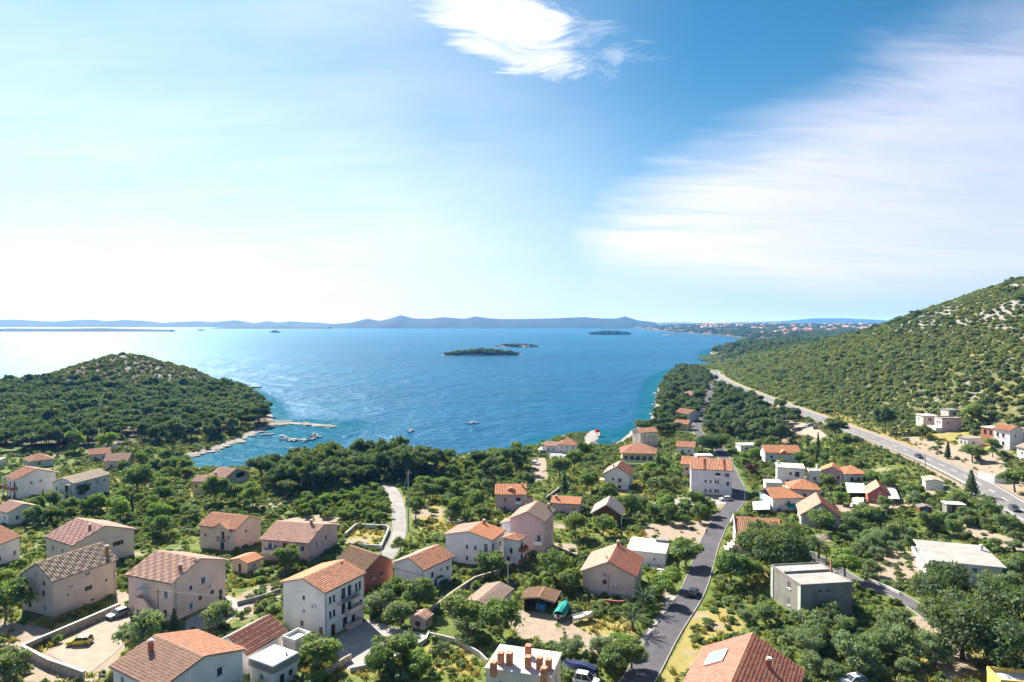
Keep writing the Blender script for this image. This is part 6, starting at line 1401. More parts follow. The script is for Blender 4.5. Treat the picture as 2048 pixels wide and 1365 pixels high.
HAND = [  # single trees one can point at
 ('umbrella', 1548, 1150, 1.8, 'wide dark umbrella pine in front of the orange-roofed street house', 1.0), ('broad', 1462, 1172, 1.35, 'round dark broadleaf tree between the street and the concrete house', 1.1), ('broad', 1500, 1165, 1.1, 'smaller leafy tree at the foot of the umbrella pine', 1.0), ('lime', 1690, 1160, 1.45, 'bright lime-green tree behind the concrete house corner', 1.05),
 ('umbrella', 1885, 1246, 1.5, 'dense pine in front of the white modern house', .85), ('umbrella', 1985, 1332, 1.65, 'largest spreading pine at the right edge in front of the modern house', .95), ('umbrella', 1925, 1318, 1.4, 'lower pine bough clump left of the largest pine', .95), ('umbrella', 2045, 1290, 1.5, 'pine cut by the right picture edge', .9),
 ('broad', 1372, 1132, 1.35, 'round tree between the white bungalow and the street', 1.05), ('lime', 1345, 1178, .9, 'pale green fig by the bungalow terrace', 1.2), ('lime', 1325, 1205, .95, 'light green tree overhanging the street wall', 1.25), ('broad', 1106, 1170, 1.35, 'broad dark green tree behind the open shed', 1.0), ('broad', 1140, 1190, .95, 'smaller tree beside the open shed', 1.0),
 ('broad', 920, 1262, 1.25, 'spreading tree left of the grey-brown shed', 1.15), ('broad', 1000, 1272, 1.2, 'round dark tree in front of the grey-brown shed', .95), ('olive', 945, 1285, 1.0, 'loose olive below the tile shed', 1.1), ('broad', 985, 1160, 1.15, 'dark tree in front of the terraced house', 1.1), ('broad', 836, 1222, 1.35, 'large leafy tree below the low white house', 1.1), ('olive', 762, 1228, 1.25, 'pale-leaved tree beside the white three-storey house', .95), ('olive', 800, 1252, 1.1, 'pale-leaved tree hanging over the courtyard end', 1.0), ('broad', 790, 1212, 1.1, 'dark tree at the foot of the brick gable', 1.0),
 ('broad', 638, 1342, 1.25, 'round green tree beside the flat annex', 1.05), ('olive', 283, 1300, 1.35, 'olive tree at the corner of the gravel yard', 1.15), ('conifer', 348, 1262, .62, 'small conifer at the foot of the outside stairs', 1.0), ('olive', 436, 1258, 1.1, 'olive tree between the pink stair house and the brown roof', 1.2), ('broad', 12, 1240, 1.5, 'tree cut by the left picture edge beside the grey house', 1.0), ('broad', 5, 1200, 1.2, 'leafy tree behind the left edge tree', 1.0), ('broad', 18, 1372, 1.1, 'tree top in the bottom left corner', 1.1), ('broad', 575, 1142, 1.0, 'fruit tree below the mauve house', 1.1), ('broad', 245, 1108, .9, 'tree between the two chequered roofs', .9),
 ('broad', 1150, 1078, 1.3, 'dark round tree below the small mauve house', 1.0), ('broad', 1206, 1072, 1.15, 'tree in front of the chalet', 1.0), ('broad', 1175, 985, 1.3, 'tall green tree left of the bluish white house', .9), ('broad', 1120, 960, 1.7, 'big dark tree mass above the track to the shore', 1.0), ('broad', 1148, 945, 1.7, 'dark oak below the quay house', .9), ('broad', 1168, 920, 1.6, 'dark evergreen beside the shore restaurant', .8), ('broad', 1215, 1008, 1.35, 'green tree at the foot of the bluish white house', 1.0), ('conifer', 1128, 985, 1.2, 'pale pointed tree in the garden above the round shrubs', .9),
 ('plum', 1503, 958, 1.25, 'dark red plum tree beside the flat white house', .95), ('cypress', 1636, 905, 1.3, 'dark pointed cypress behind the pink villa', 1.1), ('umbrella', 1425, 905, 1.2, 'rounded pine beside the bend of the village street', 1.2), ('broad', 1452, 885, .9, 'dark bush tree at the junction above the street bend', .9), ('pine', 1672, 882, 1.25, 'tall round pine on the seaward highway verge', .95), ('conifer', 1942, 990, 1.25, 'green conifer poking up in front of the highway', 1.0), ('broad', 1945, 925, 1.4, 'dark tree left of the white retaining wall', 1.1), ('lime', 1985, 915, 1.3, 'fresh green tree behind the white retaining wall', 1.1), ('broad', 1845, 880, 1.2, 'tree below the roofless shell', 1.0), ('pine', 1770, 868, 1.2, 'dark pine on the hillside left of the roofless shell', .9), ('cypress', 1895, 918, 1.0, 'dark stubby cypress beyond the highway', 1.6), ('broad', 2030, 985, 1.5, 'tree at the right edge below the retaining wall', 1.1), ('broad', 1945, 870, 1.8, 'dark tree left of the brick shell on the hillside', 1.0), ('broad', 1655, 985, 1.2, 'round dark tree right of the orange hip roofs', 1.0), ('lime', 1680, 1010, .9, 'light tree beside the teal lamp pole', 1.0), ('broad', 1830, 1000, 1.0, 'tree beside the buff-roofed shed', 1.1), ('broad', 1640, 1065, 1.4, 'dark tree right of the grey gabled house', 1.0), ('broad', 1478, 1052, .8, 'small dark tree beside the street above the pink house', 1.1),
 ('lime', 215, 905, 1.9, 'fresh green poplar-like tree at the foot of the headland', 1.15), ('lime', 150, 905, 1.7, 'grey-green round tree at the foot of the headland', 1.15), ('pine', 345, 905, 1.5, 'tall dark pine standing alone at the cove', 1.0), ('broad', 275, 990, 1.9, 'large tree beside the long white house', 1.1), ('broad', 165, 1000, .95, 'light tree in front of the long white house wall', 1.0), ('broad', 480, 1010, 1.5, 'dark tree in front of the cream house', 1.0), ('broad', 430, 1010, 1.6, 'dark tree mass between cream house and cross-gable house', 1.0), ('broad', 505, 1018, 1.5, 'tree right of the cream house', 1.0),
 ('lime', 1245, 1306, .72, 'bright green bush tree beside the large palm', 1.5), ('broad', 1262, 1338, .85, 'tree shading the street at the bottom', 1.2), ('broad', 1225, 1345, .9, 'tree by the cluttered yard at the bottom', 1.1), ('broad', 785, 1335, .95, 'leafy tree at the courtyard ramp', 1.1), ('olive', 815, 1318, 1.0, 'olive beside the yellow-green garden', 1.1), ('lime', 840, 1350, .8, 'light green bush at the bottom centre-left garden', 1.2), ('broad', 760, 1360, .9, 'dark bush at the bottom edge by the courtyard', 1.1),
 ('broad', 800, 1108, .7, 'small round palm-like tree at the end of the pale lane', 1.1)]
for k_, px, py, s_, lab, sxy in HAND: tree_px(k_, px, py, s_*(1.1 if k_ in ('broad', 'olive') else 1.0), lab, sxy)
def scatter(pts_px, spacing, seed, world_poly=None, jitter=.42):
    poly = outline(pts_px) if world_poly is None else world_poly; rg = random.Random(seed); out = []
    x0, x1, y0, y1 = poly[:, 0].min(), poly[:, 0].max(), poly[:, 1].min(), poly[:, 1].max(); j = 0; y = y0
    while y < y1:
        x = x0+(spacing*.5 if j % 2 else 0)
        while x < x1: out.append((x+rg.uniform(-1, 1)*spacing*jitter, y+rg.uniform(-1, 1)*spacing*jitter)); x += spacing
        y += spacing*.88; j += 1
    a = np.array(out)
    if not len(a): return []
    ok = sdist(a[:, 0], a[:, 1], poly) > 0
    return [tuple(p) for p in a[ok]]
def occupied(x, y, r): return any((x-a)**2+(y-b)**2 < (r+c)**2*.55 for a, b, c in OCC)
def zone(px, spacing, mix, label, group, seed, smin=.7, smax=1.2, limit=999, clear=1.2, row=None, occ=True, shrubs=True):
    rg = random.Random(seed); pts = scatter(px, spacing, seed, jitter=.42 if row is None else .15); rg.shuffle(pts); n = 0
    for x, y in pts:
        if n >= limit: break
        if blocked(x, y, clear) or (occ and occupied(x, y, .8)): continue
        k_ = rg.choices([m[0] for m in mix], [m[1] for m in mix])[0]; s_ = rg.uniform(smin, smax)
        if k_ == 'shrub':
            if PLANTED.get('shrub', 0) >= 298: continue
            o = inst('shrub', SHRUBS[rg.randrange(4)], None, (x, y, gz(x, y)-.1), rg.random()*6.28, (s_*rg.uniform(.9, 1.5), s_*rg.uniform(.9, 1.5), s_*rg.uniform(.8, 1.3)))
            tag(o, label.replace('@', 'low green shrub'), 'shrub', 'shrubs '+group); PLANTED['shrub'] = PLANTED.get('shrub', 0)+1; OCC.append((x, y, 1.2*s_))
        else:
            nm = KINDS[k_][0]
            if PLANTED.get(nm, 0) >= 298: continue
            word = {'broad': 'leafy green tree', 'lime': 'light green tree', 'olive': 'grey-green olive tree', 'pine': 'dark green pine', 'umbrella': 'rounded pine', 'cypress': 'dark cypress', 'plum': 'red plum', 'conifer': 'conifer'}[k_]
            tree(k_, x, y, s_, label.replace('@', word), word+'s '+group)
        n += 1
# pine woods first: the nearest and largest stand one by one
zone([(516,992),(520,955),(600,935),(700,928),(800,925),(885,938),(880,952),(800,972),(700,982),(600,1000),(545,1002)], 5.6, [('pine', 1)], '@ in the grove between the bay and the orchard', 'in the grove by the bay', 1, .75, 1.15, 90)
zone([(0,890),(60,905),(120,897),(250,885),(330,893),(420,882),(500,862),(535,846),(535,830),(480,850),(380,858),(200,860),(20,875)], 7.0, [('pine', 1)], '@ on the near edge of the headland wood', 'on the near edge of the headland', 2, .8, 1.15, 76)
zone([(1318,885),(1345,890),(1372,868),(1385,850),(1400,820),(1418,780),(1420,765),(1370,760),(1335,775),(1322,800),(1315,840)], 7.0, [('pine', 1)], '@ in the wood between the shore and the street', 'in the shore wood', 3, .7, 1.05, 50)
zone([(1415,872),(1500,892),(1600,888),(1600,872),(1560,850),(1500,808),(1455,785),(1432,800),(1415,840)], 5.3, [('pine', 1)], '@ in the wood between street and highway', 'in the wood between street and highway', 4, .6, .95, 70)
# gardens, orchard and scrub
zone([(590,1012),(650,990),(780,978),(785,1050),(690,1050),(600,1040)], 4.6, [('broad', 3), ('lime', 1)], '@ in the orchard beside the pale lane', 'in the orchard by the lane', 5, .55, .85, 60, row=1)
zone([(815,975),(850,940),(890,925),(1000,915),(1065,905),(1060,960),(1050,1000),(985,1005),(980,1040),(890,1045),(820,1045)], 5.2, [('broad', 4), ('olive', 2), ('shrub', 4), ('conifer', .4), ('pine', .3)], '@ in the scrub field right of the pale lane', 'in the scrub field', 6, .5, 1.35, 150)
zone([(20,1050),(40,1000),(100,1010),(250,1000),(380,1012),(385,1050),(330,1085),(280,1060),(180,1030),(90,1060)], 4.6, [('broad', 4), ('olive', 1), ('shrub', 4), ('lime', 1), ('cypress', .4), ('conifer', .4)], '@ in the thicket behind the chequered roofs', 'in the thicket behind the chequered roofs', 7, .55, 1.4, 90)
zone([(240,985),(370,985),(380,925),(330,905),(240,915)], 6.0, [('broad', 3), ('pine', 1), ('shrub', 2)], '@ beside the cove left of the cream house', 'beside the cove', 8, .8, 1.3, 30)
zone([(1205,1040),(1290,1010),(1290,965),(1330,915),(1375,925),(1372,1000),(1310,1000),(1400,1020),(1460,1020),(1440,1035),(1390,1055),(1290,1060)], 5.0, [('broad', 4), ('olive', 2), ('shrub', 3), ('conifer', .4), ('lime', .6)], '@ in the gardens left of the village street', 'in the gardens left of the street', 9, .5, 1.4, 60)
zone([(1480,960),(1470,900),(1530,890),(1610,895),(1700,905),(1760,960),(1800,985),(1720,990),(1620,960),(1540,965)], 5.4, [('broad', 4), ('lime', 1), ('olive', 1), ('shrub', 3), ('cypress', .4)], '@ in the gardens between street and highway', 'in the gardens below the highway', 10, .5, 1.35, 60)
zone([(1700,1030),(1760,1015),(1900,1000),(2000,1030),(2048,1065),(2048,1130),(1980,1110),(1860,1070),(1830,1085),(1760,1090),(1690,1080)], 4.6, [('broad', 3), ('olive', 3), ('shrub', 3)], '@ in the gardens behind the modern house', 'in the gardens behind the modern house', 11, .45, 1.3, 90)
zone([(1430,1260),(1500,1215),(1560,1240),(1700,1245),(1760,1220),(1850,1290),(1900,1365),(1620,1365),(1560,1300),(1500,1250)], 4.7, [('olive', 5), ('broad', 1), ('shrub', 1)], '@ in the olive grove right of the dark red roof', 'in the olive grove', 12, .6, 1.35, 70, clear=.4)
zone([(1700,1130),(1740,1100),(1830,1110),(1850,1170),(1800,1200),(1750,1170)], 5.0, [('olive', 2), ('shrub', 3)], '@ on the dry slope beside the side road', 'on the slope by the side road', 13, .5, .9, 24)
zone([(1690,1090),(1660,1050),(1700,1040),(1820,1085),(1830,1110),(1720,1130)], 5.0, [('olive', 4), ('broad', 1)], '@ between the grey gabled house and modern house', 'between the grey gabled and modern houses', 14, .7, 1.1, 30)
zone([(1040,1290),(1240,1310),(1225,1330),(1050,1310)], 3.2, [('shrub', 3), ('olive', 1)], '@ in the hedge row above the chimney building', 'in the hedge above the chimney building', 15, .8, 1.2, 24)
zone([(1070,1210),(1160,1215),(1240,1225),(1230,1232),(1080,1222)], 2.6, [('shrub', 1)], '@ in the hedge behind the boats', 'in the hedge behind the boats', 16, .6, .9, 14)
zone([(850,1130),(880,1160),(980,1170),(1020,1120),(1110,1120),(1110,1160),(1030,1165)], 4.5, [('broad', 2), ('shrub', 2)], '@ around the terraced house garden', 'around the terraced house', 17, .6, .95, 20)
zone([(860,1290),(950,1305),(960,1360),(860,1365)], 3.6, [('shrub', 3), ('olive', 1)], '@ in the garden left of the chimney building', 'left of the chimney building', 18, .5, .8, 16)
zone([(480,1195),(560,1180),(555,1215),(490,1225)], 2.4, [('shrub', 1)], '@ in the vineyard patch left of the white house', 'in the vineyard patch', 19, .5, .75, 16)
zone([(1130,1075),(1250,1060),(1260,1085),(1240,1100),(1200,1110),(1140,1140),(1120,1120)], 4.6, [('broad', 2), ('olive', 1), ('shrub', 2)], '@ between the chalet and the mauve gabled house', 'below the chalet', 20, .6, 1.0, 22)
zone([(1400,1215),(1440,1210),(1500,1215),(1440,1290),(1380,1330),(1350,1345)], 4.5, [('shrub', 2)], '@ on the yellow verge right of the street', 'on the yellow verge', 21, .5, .9, 12)
zone([(0,990),(0,950),(40,945),(60,1005)], 5.0, [('shrub', 1), ('broad', 1)], '@ beside the loggia house', 'beside the loggia house', 22, .7, 1.0, 8)
zone([(690,1090),(770,1095),(760,1105),(690,1102)], 2.6, [('shrub', 1)], '@ below the small yellow meadow', 'below the yellow meadow', 23, .5, .8, 10)
zone([(1080,1000),(1200,985),(1215,1000),(1150,1012),(1090,1012)], 3.4, [('shrub', 1)], '@ clipped round above the small mauve house', 'above the small mauve house', 24, .8, 1.1, 12)
zone([(1760,870),(1850,885),(1900,905),(1930,930),(1830,890)], 5.5, [('shrub', 2), ('broad', 1)], '@ on the dry bank above the highway', 'on the bank above the highway', 25, .6, 1.1, 16)
zone([(1960,1180),(2048,1140),(2048,1200),(1990,1200)], 4.0, [('olive', 1)], '@ at the right edge behind the big pines', 'behind the big pines', 26, .8, 1.1, 8)
zone([(1600,900),(1720,890),(1800,930),(1850,965),(1760,960)], 5.0, [('broad', 1), ('shrub', 1)], '@ on the seaward highway bank', 'on the seaward highway bank', 27, .6, 1.1, 26)
print('planted', PLANTED)
# ------------------------------------------------------------------ woods and ground cover that nobody could count
LIB = bpy.data.collections.new('plant_library')
def lib(name, me):
    o = bpy.data.objects.new(name, me); return o
def stuff(name, label, P_, S_, rotz, idx, protos):
    c = bpy.data.collections.new(name+'_kinds')
    for i, me in enumerate(protos): c.objects.link(bpy.data.objects.new('%s_kind_%02d' % (name, i), me))
    me = bpy.data.meshes.new(name); P_ = np.asarray(P_, np.float32); n = len(P_)
    me.vertices.add(n); me.vertices.foreach_set('co', P_.ravel())
    a = me.attributes.new('siz', 'FLOAT_VECTOR', 'POINT'); a.data.foreach_set('vector', np.asarray(S_, np.float32).ravel())
    a = me.attributes.new('rot', 'FLOAT_VECTOR', 'POINT'); r = np.zeros((n, 3), np.float32); r[:, 2] = rotz; a.data.foreach_set('vector', r.ravel())
    a = me.attributes.new('idx', 'INT', 'POINT'); a.data.foreach_set('value', np.asarray(idx, np.int32))
    o = link(bpy.data.objects.new(name, me)); tag(o, label, kind='stuff')
    g = bpy.data.node_groups.new(name, 'GeometryNodeTree'); g.interface.new_socket('Geometry', in_out='INPUT', socket_type='NodeSocketGeometry'); g.interface.new_socket('Geometry', in_out='OUTPUT', socket_type='NodeSocketGeometry')
    N = g.nodes; i_ = N.new('NodeGroupInput'); o_ = N.new('NodeGroupOutput'); ci = N.new('GeometryNodeCollectionInfo'); ci.inputs[0].default_value = c; ci.inputs[1].default_value = True; ci.inputs[2].default_value = True
    ip = N.new('GeometryNodeInstanceOnPoints'); g.links.new(i_.outputs[0], ip.inputs['Points']); g.links.new(ci.outputs[0], ip.inputs['Instance']); ip.inputs['Pick Instance'].default_value = True
    for nm, ty, sock in (('idx', 'INT', 'Instance Index'), ('rot', 'FLOAT_VECTOR', 'Rotation'), ('siz', 'FLOAT_VECTOR', 'Scale')):
        q = N.new('GeometryNodeInputNamedAttribute'); q.data_type = ty; q.inputs[0].default_value = nm; g.links.new(q.outputs[0], ip.inputs[sock])
    g.links.new(ip.outputs[0], o_.inputs[0])
    md = o.modifiers.new('plants', 'NODES'); md.node_group = g
    return o
rgn = np.random.default_rng(77)
def thin_out(x, y):
    """keep off roads, houses, yards (vectorised)"""
    ok = np.ones(len(x), bool)
    for cx, cy_, a, hl, hw in FOOT:
        dx, dy = x-cx, y-cy_; u = dx*math.cos(a)+dy*math.sin(a); v = -dx*math.sin(a)+dy*math.cos(a); ok &= ~((np.abs(u) < hl+.3) & (np.abs(v) < hw+.3))
    for pts, hw in ROADS:
        best = np.full(len(x), 1e9)
        for p in pts: best = np.minimum(best, (x-p[0])**2+(y-p[1])**2)
        ok &= best > (hw+1.6)**2
    for p in YARDS: ok &= sdist(x, y, p) < -.3
    return ok
def field(x0, x1, y0, y1, spacing):
    nx, ny = int((x1-x0)/spacing), int((y1-y0)/spacing); gx, gy = np.meshgrid(np.linspace(x0, x1, nx), np.linspace(y0, y1, ny)); x = gx.ravel()+rgn.uniform(-.5, .5, gx.size)*spacing; y = gy.ravel()+rgn.uniform(-.5, .5, gy.size)*spacing
    u = x/np.maximum(y, 1); k = (u > -.86) & (u < .86); return x[k], y[k]
MID_P = [leaf_cloud(100+s, lobes_round(100+s, 4.0, 5.2, 12, .6, .72), 900, .75, F_PINE, .45, jag=.5, elong=1.5, down=.6) for s in range(4)]
MID_S = [leaf_cloud(120+s, lobes_round(120+s, 1.7, .9, 8, .6, .66), 420, .40, F_MACCHIA, .4, down=.6) for s in range(4)]
def compose(x, y, s, z=None, sink=0.0, sxy=None):
    z = height(x, y) if z is None else z
    S_ = np.stack([s*(1 if sxy is None else sxy)*rgn.uniform(.85, 1.2, len(x)), s*(1 if sxy is None else sxy)*rgn.uniform(.85, 1.2, len(x)), s*rgn.uniform(.8, 1.15, len(x))], 1)
    return np.stack([x, y, z-sink*s], 1), S_, rgn.uniform(0, 6.283, len(x)), rgn.integers(0, 4, len(x))
# headland wood
x, y = field(-760, -110, 300, 860, 6.0); sd = sdist(x, y, COAST); pen = np.exp(-((x+355)/85)**2-((y-622)/85)**2); front = sdist(x, y, outline([(0,908),(120,884),(250,888),(330,896),(420,886),(500,866),(540,848),(540,829),(480,846),(380,852),(200,852),(0,868)]))
k = (sd > 5) & (front < 0) & (pen < .30) & thin_out(x, y) & (fbm(x/35, y/35, 8) > .24) & ((y > 425) | (x < -230)) & (y > 318); x, y = x[k], y[k]
stuff('headland_wood', 'dense dark pine wood covering the wooded headland', *compose(x, y, rgn.uniform(.7, 1.3, len(x))*np.where((y > 620) | (x < -430), .5, 1.0), sink=1.6), MID_P)
x, y = field(-560, -200, 480, 790, 3.6); pen = np.exp(-((x+355)/85)**2-((y-622)/85)**2); k = (sdist(x, y, COAST) > 3) & (pen > .24) & (rgn.random(len(x)) < .68); x, y = x[k], y[k]
stuff('headland_scrub', 'low grey-green scrub on the rocky headland summit', *compose(x, y, rgn.uniform(.6, 1.5, len(x)), sink=.2), MID_S)
# shore wood and the wood by the highway, beyond the trees standing singly
x, y = field(60, 330, 380, 1150, 6.2); sd = sdist(x, y, COAST); dx = x-hwy_x(y); k = (sd > 4) & (dx < -10) & thin_out(x, y) & ((y > 480) | (rgn.random(len(x)) < .5)); x, y = x[k], y[k]
stuff('shore_wood', 'pine wood along the shore up to the bend of the highway', *compose(x, y, rgn.uniform(.6, 1.0, len(x)), sink=1.0), MID_P)
# hillside: young wood low down on the far side, open macchia and rock higher up and nearer
x, y = field(150, 1150, 200, 1300, 3.3); dx = x-hwy_x(y); run = dx-12; z = height(x, y); f = fbm(x/26, y/26, 31); f3 = fbm(x/40, y/40, 55)
dens = np.clip(1.15-.45*sstep(30, 85, z)*sstep(480, 380, y)-.78*sstep(.40, .58, f)*sstep(42, 68, z), .15, 1)*np.where(run < 26, np.where(y < 330, .15, .95), 1.0)*np.where((y < 400) & (f3 > .55), .6, 1.0)
k = (run > np.where(y > 400, -3, 4)) & (rgn.random(len(x)) < dens) & thin_out(x, y); x, y, z = x[k], y[k], z[k]; f3 = f3[k]
P_, S_, r_, i_ = compose(x, y, rgn.uniform(.55, 1.4, len(x))*(1+.3*sstep(320, 480, y)*sstep(70, 45, z)), z, .25); stuff('hillside_scrub', 'green scrub and young pines covering the hillside', P_, S_, r_, i_, MID_S)
x, y = field(170, 900, 230, 1200, 8.0); dx = x-hwy_x(y); z = height(x, y); f = fbm(x/45, y/45, 61); k = (dx > 30) & (rgn.random(len(x)) < np.clip((f-.36)*4.5, 0.05, .95)*np.where(z > 70, .35, 1)*np.where(y > 350, 1, .5)) & thin_out(x, y); x, y = x[k], y[k]
stuff('hillside_pines', 'dark pines dotted over the hillside scrub', *compose(x, y, rgn.uniform(.4, .75, len(x)), sink=2.6), MID_P)
# far coast: canopy clumps getting coarser with distance
n = 9000; yy = np.exp(rgn.uniform(math.log(980), math.log(6800), n)); uu = rgn.uniform(.17, .80, n); x, y = uu*yy, yy; sd = sdist(x, y, COAST); f = fbm(x/300, y/300, 71)
k = (sd > 6) & ((x-hwy_x(y) > 20) | (y > 1000)) & ~((y > 2300) & (y < 6500) & (f > .56) & (sd > 80)) & ((y > 1300) | (rgn.random(n) < .8)); x, y = x[k], y[k]
s_ = np.clip(y/900, 1.1, 5.0)*rgn.uniform(.8, 1.2, len(x)); P_, S_, r_, i_ = compose(x, y, s_, sink=2.2); S_[:, 2] = np.minimum(S_[:, 2], 1.7); P_[:, 2] = height(x, y)-2.6*S_[:, 2]
stuff('far_coast_wood', 'blue-green woods along the far coast below the town', P_, S_, r_, i_, MID_P)
def islet(label, px0, px1, py, top_py, lab2, seed, n):
    """small wooded island: low rocky base with its own wood"""
    d0 = at((px0+px1)/2, py, 0); dist = d0[1]; w = (px1-px0)/F_PX*dist; cx = d0[0]; dep = w*.16
    rg = np.random.default_rng(seed); V = []; n1, n2 = 40, 10
    def hz(t, q): return (2.2+3.6*max(0, 1-abs(t)**1.6)*(1+.25*math.sin(t*7+seed)))*max(0, (1-abs(q)**2.2))-.8
    for i in range(n1+1):
        t = -1+2*i/n1
        for j in range(n2+1): q = -1+2*j/n2; V.append((t*w/2, q*dep*math.sqrt(max(.02, 1-t*t))*(1+.15*math.sin(t*9+seed)), hz(t, q)*min(1, (1-abs(t))*5+.15)))
    ii = np.arange((n1+1)*(n2+1)).reshape(n1+1, n2+1); Fq = np.stack([ii[:-1, :-1], ii[1:, :-1], ii[1:, 1:], ii[:-1, 1:]], -1).reshape(-1, 4)
    o = link(bpy.data.objects.new('island', npmesh('island', V, Fq, M_ROCK, smooth=True))); o.location = (cx, dist+dep, 0); tag(o, label, kind='structure')
    hgt = (py-top_py)/F_PX*dist; t = rg.uniform(-.9, .9, n); q = rg.uniform(-.75, .75, n); x = cx+t*w/2; y = dist+dep+q*dep*np.sqrt(1-t*t); s_ = hgt/9.5*(1-.55*np.abs(t)**2)*rg.uniform(.6, 1.0, n)
    z = np.array([hz(a, b) for a, b in zip(t, q)])*.9; P_, S_, r_, i_ = compose(x, y, s_, z, 2.6); stuff('island_wood', lab2, P_, S_, r_, i_, MID_P)
islet('low rocky shore of the larger wooded islet in the bay', 880, 1046, 712, 697, 'dark pines on the larger wooded islet in the bay', 3, 260)
islet('low rocky shore of the thin islet behind the larger one', 985, 1082, 695, 688, 'dark pines on the thin islet behind the larger one', 5, 130)
islet('low rocky shore of the distant twin-humped islet', 1176, 1268, 670, 658.5, 'dark pines on the distant twin-humped islet', 8, 150)
islet('low reef islet before the far town', 1325, 1360, 671.5, 669, 'thin scrub on the reef islet before the far town', 9, 25)
# weeds, tufts and low bushes between the gardens
def tuft(seed, m, n=26, hgt=.5, spread=.5):
    rg = np.random.default_rng(seed); a = rg.uniform(0, 6.283, n); r = rg.random(n)**.7*spread; c = np.stack([r*np.cos(a), r*np.sin(a), np.zeros(n)], 1); h_ = hgt*rg.uniform(.4, 1.1, n); lean = rg.normal(0, .35, (n, 2)); w = rg.uniform(.06, .14, n); t = rg.uniform(0, 6.283, n)
    d = np.stack([np.cos(t), np.sin(t), np.zeros(n)], 1)*w[:, None]; top = c+np.concatenate([lean*h_[:, None], h_[:, None]], 1); V = np.stack([c-d, c+d, top+d*.5, top-d*.5], 1).reshape(-1, 3); tone = rg.random(n)
    return npmesh('tuft', V, np.arange(4*n).reshape(n, 4), m, cols=np.stack([tone]*4, 1))
F_STRAW = foliage('straw_grass', (.22, .17, .05), (.42, .34, .13), .3, .6, (.20, .20, .05))
TUFTS = [tuft(1, F_WEED), tuft(2, F_STRAW, 30, .6), leaf_cloud(140, lobes_round(140, .8, .35, 5, .5, .6), 160, .22, F_MACCHIA, .4), leaf_cloud(141, lobes_round(141, .9, .4, 5, .5, .6), 190, .22, F_BROAD, .4)]
x, y = field(-190, 190, 78, 420, 1.45); sd = sdist(x, y, COAST); dx = x-hwy_x(y); k = (sd > 4) & (dx < 60) & thin_out(x, y)
soilw = np.zeros(len(x)); dryw = np.zeros(len(x))
for p in SOIL: soilw = np.maximum(soilw, sstep(-1.2, 1.0, sdist(x, y, p)))
for p in DRY: dryw = np.maximum(dryw, sstep(-2, 2, sdist(x, y, p)))
soilw = np.maximum(soilw, sstep(.55, .72, fbm(x/14, y/14, 21))*.7); dryw = np.maximum(dryw, sstep(.5, .7, fbm(x/30, y/30, 5))*.6)
pr = np.where(soilw > .5, .07, .75); k &= rgn.random(len(x)) < pr; x, y, dryw = x[k], y[k], dryw[k]
P_, S_, r_, i_ = compose(x, y, rgn.uniform(.6, 1.5, len(x))); q = rgn.random(len(x)); i_ = np.where(q < dryw*.9, 1, np.where(q < .55+.2*dryw, 0, np.where(q < .8, 2, 3)))
S_[i_ >= 2] *= .85
stuff('undergrowth', 'weeds, dry grass and low bushes between gardens and houses', P_, S_, r_, i_, TUFTS)
x, y = field(-230, 190, 80, 400, 3.0); sd = sdist(x, y, COAST); dx = x-hwy_x(y); ok = (sd > 3) & (dx < -8) & thin_out(x, y)
bare = np.zeros(len(x))
for p in SOIL+DRY: bare = np.maximum(bare, sstep(-1.5, .5, sdist(x, y, p)))
fd = fbm(x/22, y/22, 91); ok &= (bare < .4) & (rgn.random(len(x)) < np.clip((fd-.30)*3.2, .05, .9)); x, y = x[ok], y[ok]
GARD = [leaf_cloud(160+s, lobes_round(160+s, 1.5, .75, 6, .5, .62), 620, .27, (F_BROAD, F_MACCHIA, F_OLIVE, F_LIME)[s], .4, down=.6) for s in range(4)]
P_, S_, r_, i_ = compose(x, y, rgn.uniform(.5, 1.15, len(x)), sink=.25); i_ = rgn.choice(4, len(x), p=(.42, .28, .2, .1))
stuff('garden_scrub', 'tangled green garden shrubs and hedges between houses and fields', P_, S_, r_, i_, GARD)
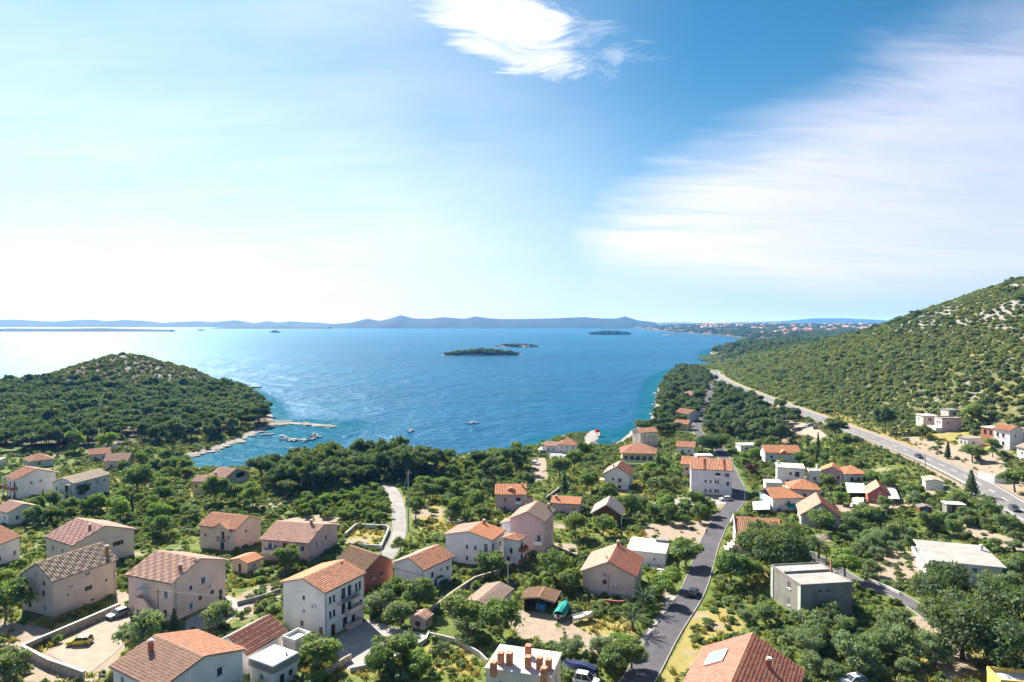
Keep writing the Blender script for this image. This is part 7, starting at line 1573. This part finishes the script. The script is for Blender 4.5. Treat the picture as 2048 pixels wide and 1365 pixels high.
# ------------------------------------------------------------------ person walking on the street
def person(label, px, py, top, legs, face):
    p = ground(px, py); root = empty('person', (p.x, p.y, p.z+.1), face); tag(root, label, 'person')
    J = {'pelvis': (0, 0, .95), 'chest': (0, .02, 1.32), 'neck': (0, .02, 1.5), 'head': (0, .04, 1.62), 'top': (0, .04, 1.72), 'ls': (-.19, 0, 1.42), 'le': (-.25, -.05, 1.14), 'lh': (-.24, .08, .88), 'rs': (.19, 0, 1.42), 're': (.25, .04, 1.14), 'rh': (.23, .2, .92), 'lp': (-.1, 0, .9), 'lk': (-.11, .16, .5), 'la': (-.11, .12, .08), 'lt': (-.11, .28, .03), 'rp': (.1, 0, .9), 'rk': (.11, -.02, .5), 'ra': (.11, -.22, .1), 'rt': (.11, -.08, .03)}
    E = [('pelvis', 'chest'), ('chest', 'neck'), ('neck', 'head'), ('head', 'top'), ('chest', 'ls'), ('ls', 'le'), ('le', 'lh'), ('chest', 'rs'), ('rs', 're'), ('re', 'rh'), ('pelvis', 'lp'), ('lp', 'lk'), ('lk', 'la'), ('la', 'lt'), ('pelvis', 'rp'), ('rp', 'rk'), ('rk', 'ra'), ('ra', 'rt')]
    rad = {'pelvis': .15, 'chest': .16, 'neck': .06, 'head': .1, 'top': .07, 'ls': .08, 'le': .05, 'lh': .04, 'rs': .08, 're': .05, 'rh': .04, 'lp': .1, 'lk': .07, 'la': .045, 'lt': .04, 'rp': .1, 'rk': .07, 'ra': .045, 'rt': .04}
    keys = list(J); me = bpy.data.meshes.new('body'); me.from_pydata([J[k] for k in keys], [(keys.index(a), keys.index(b)) for a, b in E], []); o = link(bpy.data.objects.new('body', me), root)
    md = o.modifiers.new('skin', 'SKIN'); sv = me.skin_vertices[0].data if me.skin_vertices else None
    if sv is None:
        bm = bmesh.new(); bm.from_mesh(me); bm.verts.layers.skin.verify(); bm.to_mesh(me); bm.free(); sv = me.skin_vertices[0].data
    for i, k in enumerate(keys): sv[i].radius = (rad[k], rad[k]*.85)
    sv[0].use_root = True; sm = o.modifiers.new('sub', 'SUBSURF'); sm.levels = 1; sm.render_levels = 1
    def cloth(t):
        s = t.new('ShaderNodeSeparateXYZ'); t.l.new(coords(t), s.inputs[0]); z = s.outputs[2]
        c = t.mix(t.math('GREATER_THAN', z, .95), (*legs, 1), (*top, 1)); c = t.mix(t.math('GREATER_THAN', z, 1.47), c, (.42, .25, .17, 1)); c = t.mix(t.math('GREATER_THAN', z, 1.66), c, (.03, .02, .015, 1)); return principled(t, c, .85, .2)
    me.materials.append(mat('person_clothes_%d' % px, cloth))
person('person in dark clothes walking along the village street edge', 1413, 1070, (.03, .03, .035), (.05, .05, .07), R(20))
# ------------------------------------------------------------------ haze
HAZE_DENSITY, HAZE_COLOR = 6.5e-5, (.09, .37, 1.0)
hb = MB(); hb.box(-21000, 25000, -1500, 17500, -12, 150); ho = hb.build('haze', [])
def haze_mat():
    m = bpy.data.materials.new('haze_air'); m.use_nodes = True; t = NT(m.node_tree); t.n.clear(); out = t.new('ShaderNodeOutputMaterial')
    v = t.new('ShaderNodeVolumePrincipled'); v.inputs['Color'].default_value = (*HAZE_COLOR, 1); v.inputs['Density'].default_value = HAZE_DENSITY; v.inputs['Anisotropy'].default_value = .1; v.inputs['Absorption Color'].default_value = (1, 1, 1, 1)
    t.l.new(v.outputs[0], out.inputs['Volume']); return m
ho.data.materials.append(haze_mat()); tag(ho, 'pale blue sea haze between the village and the far islands', kind='stuff')
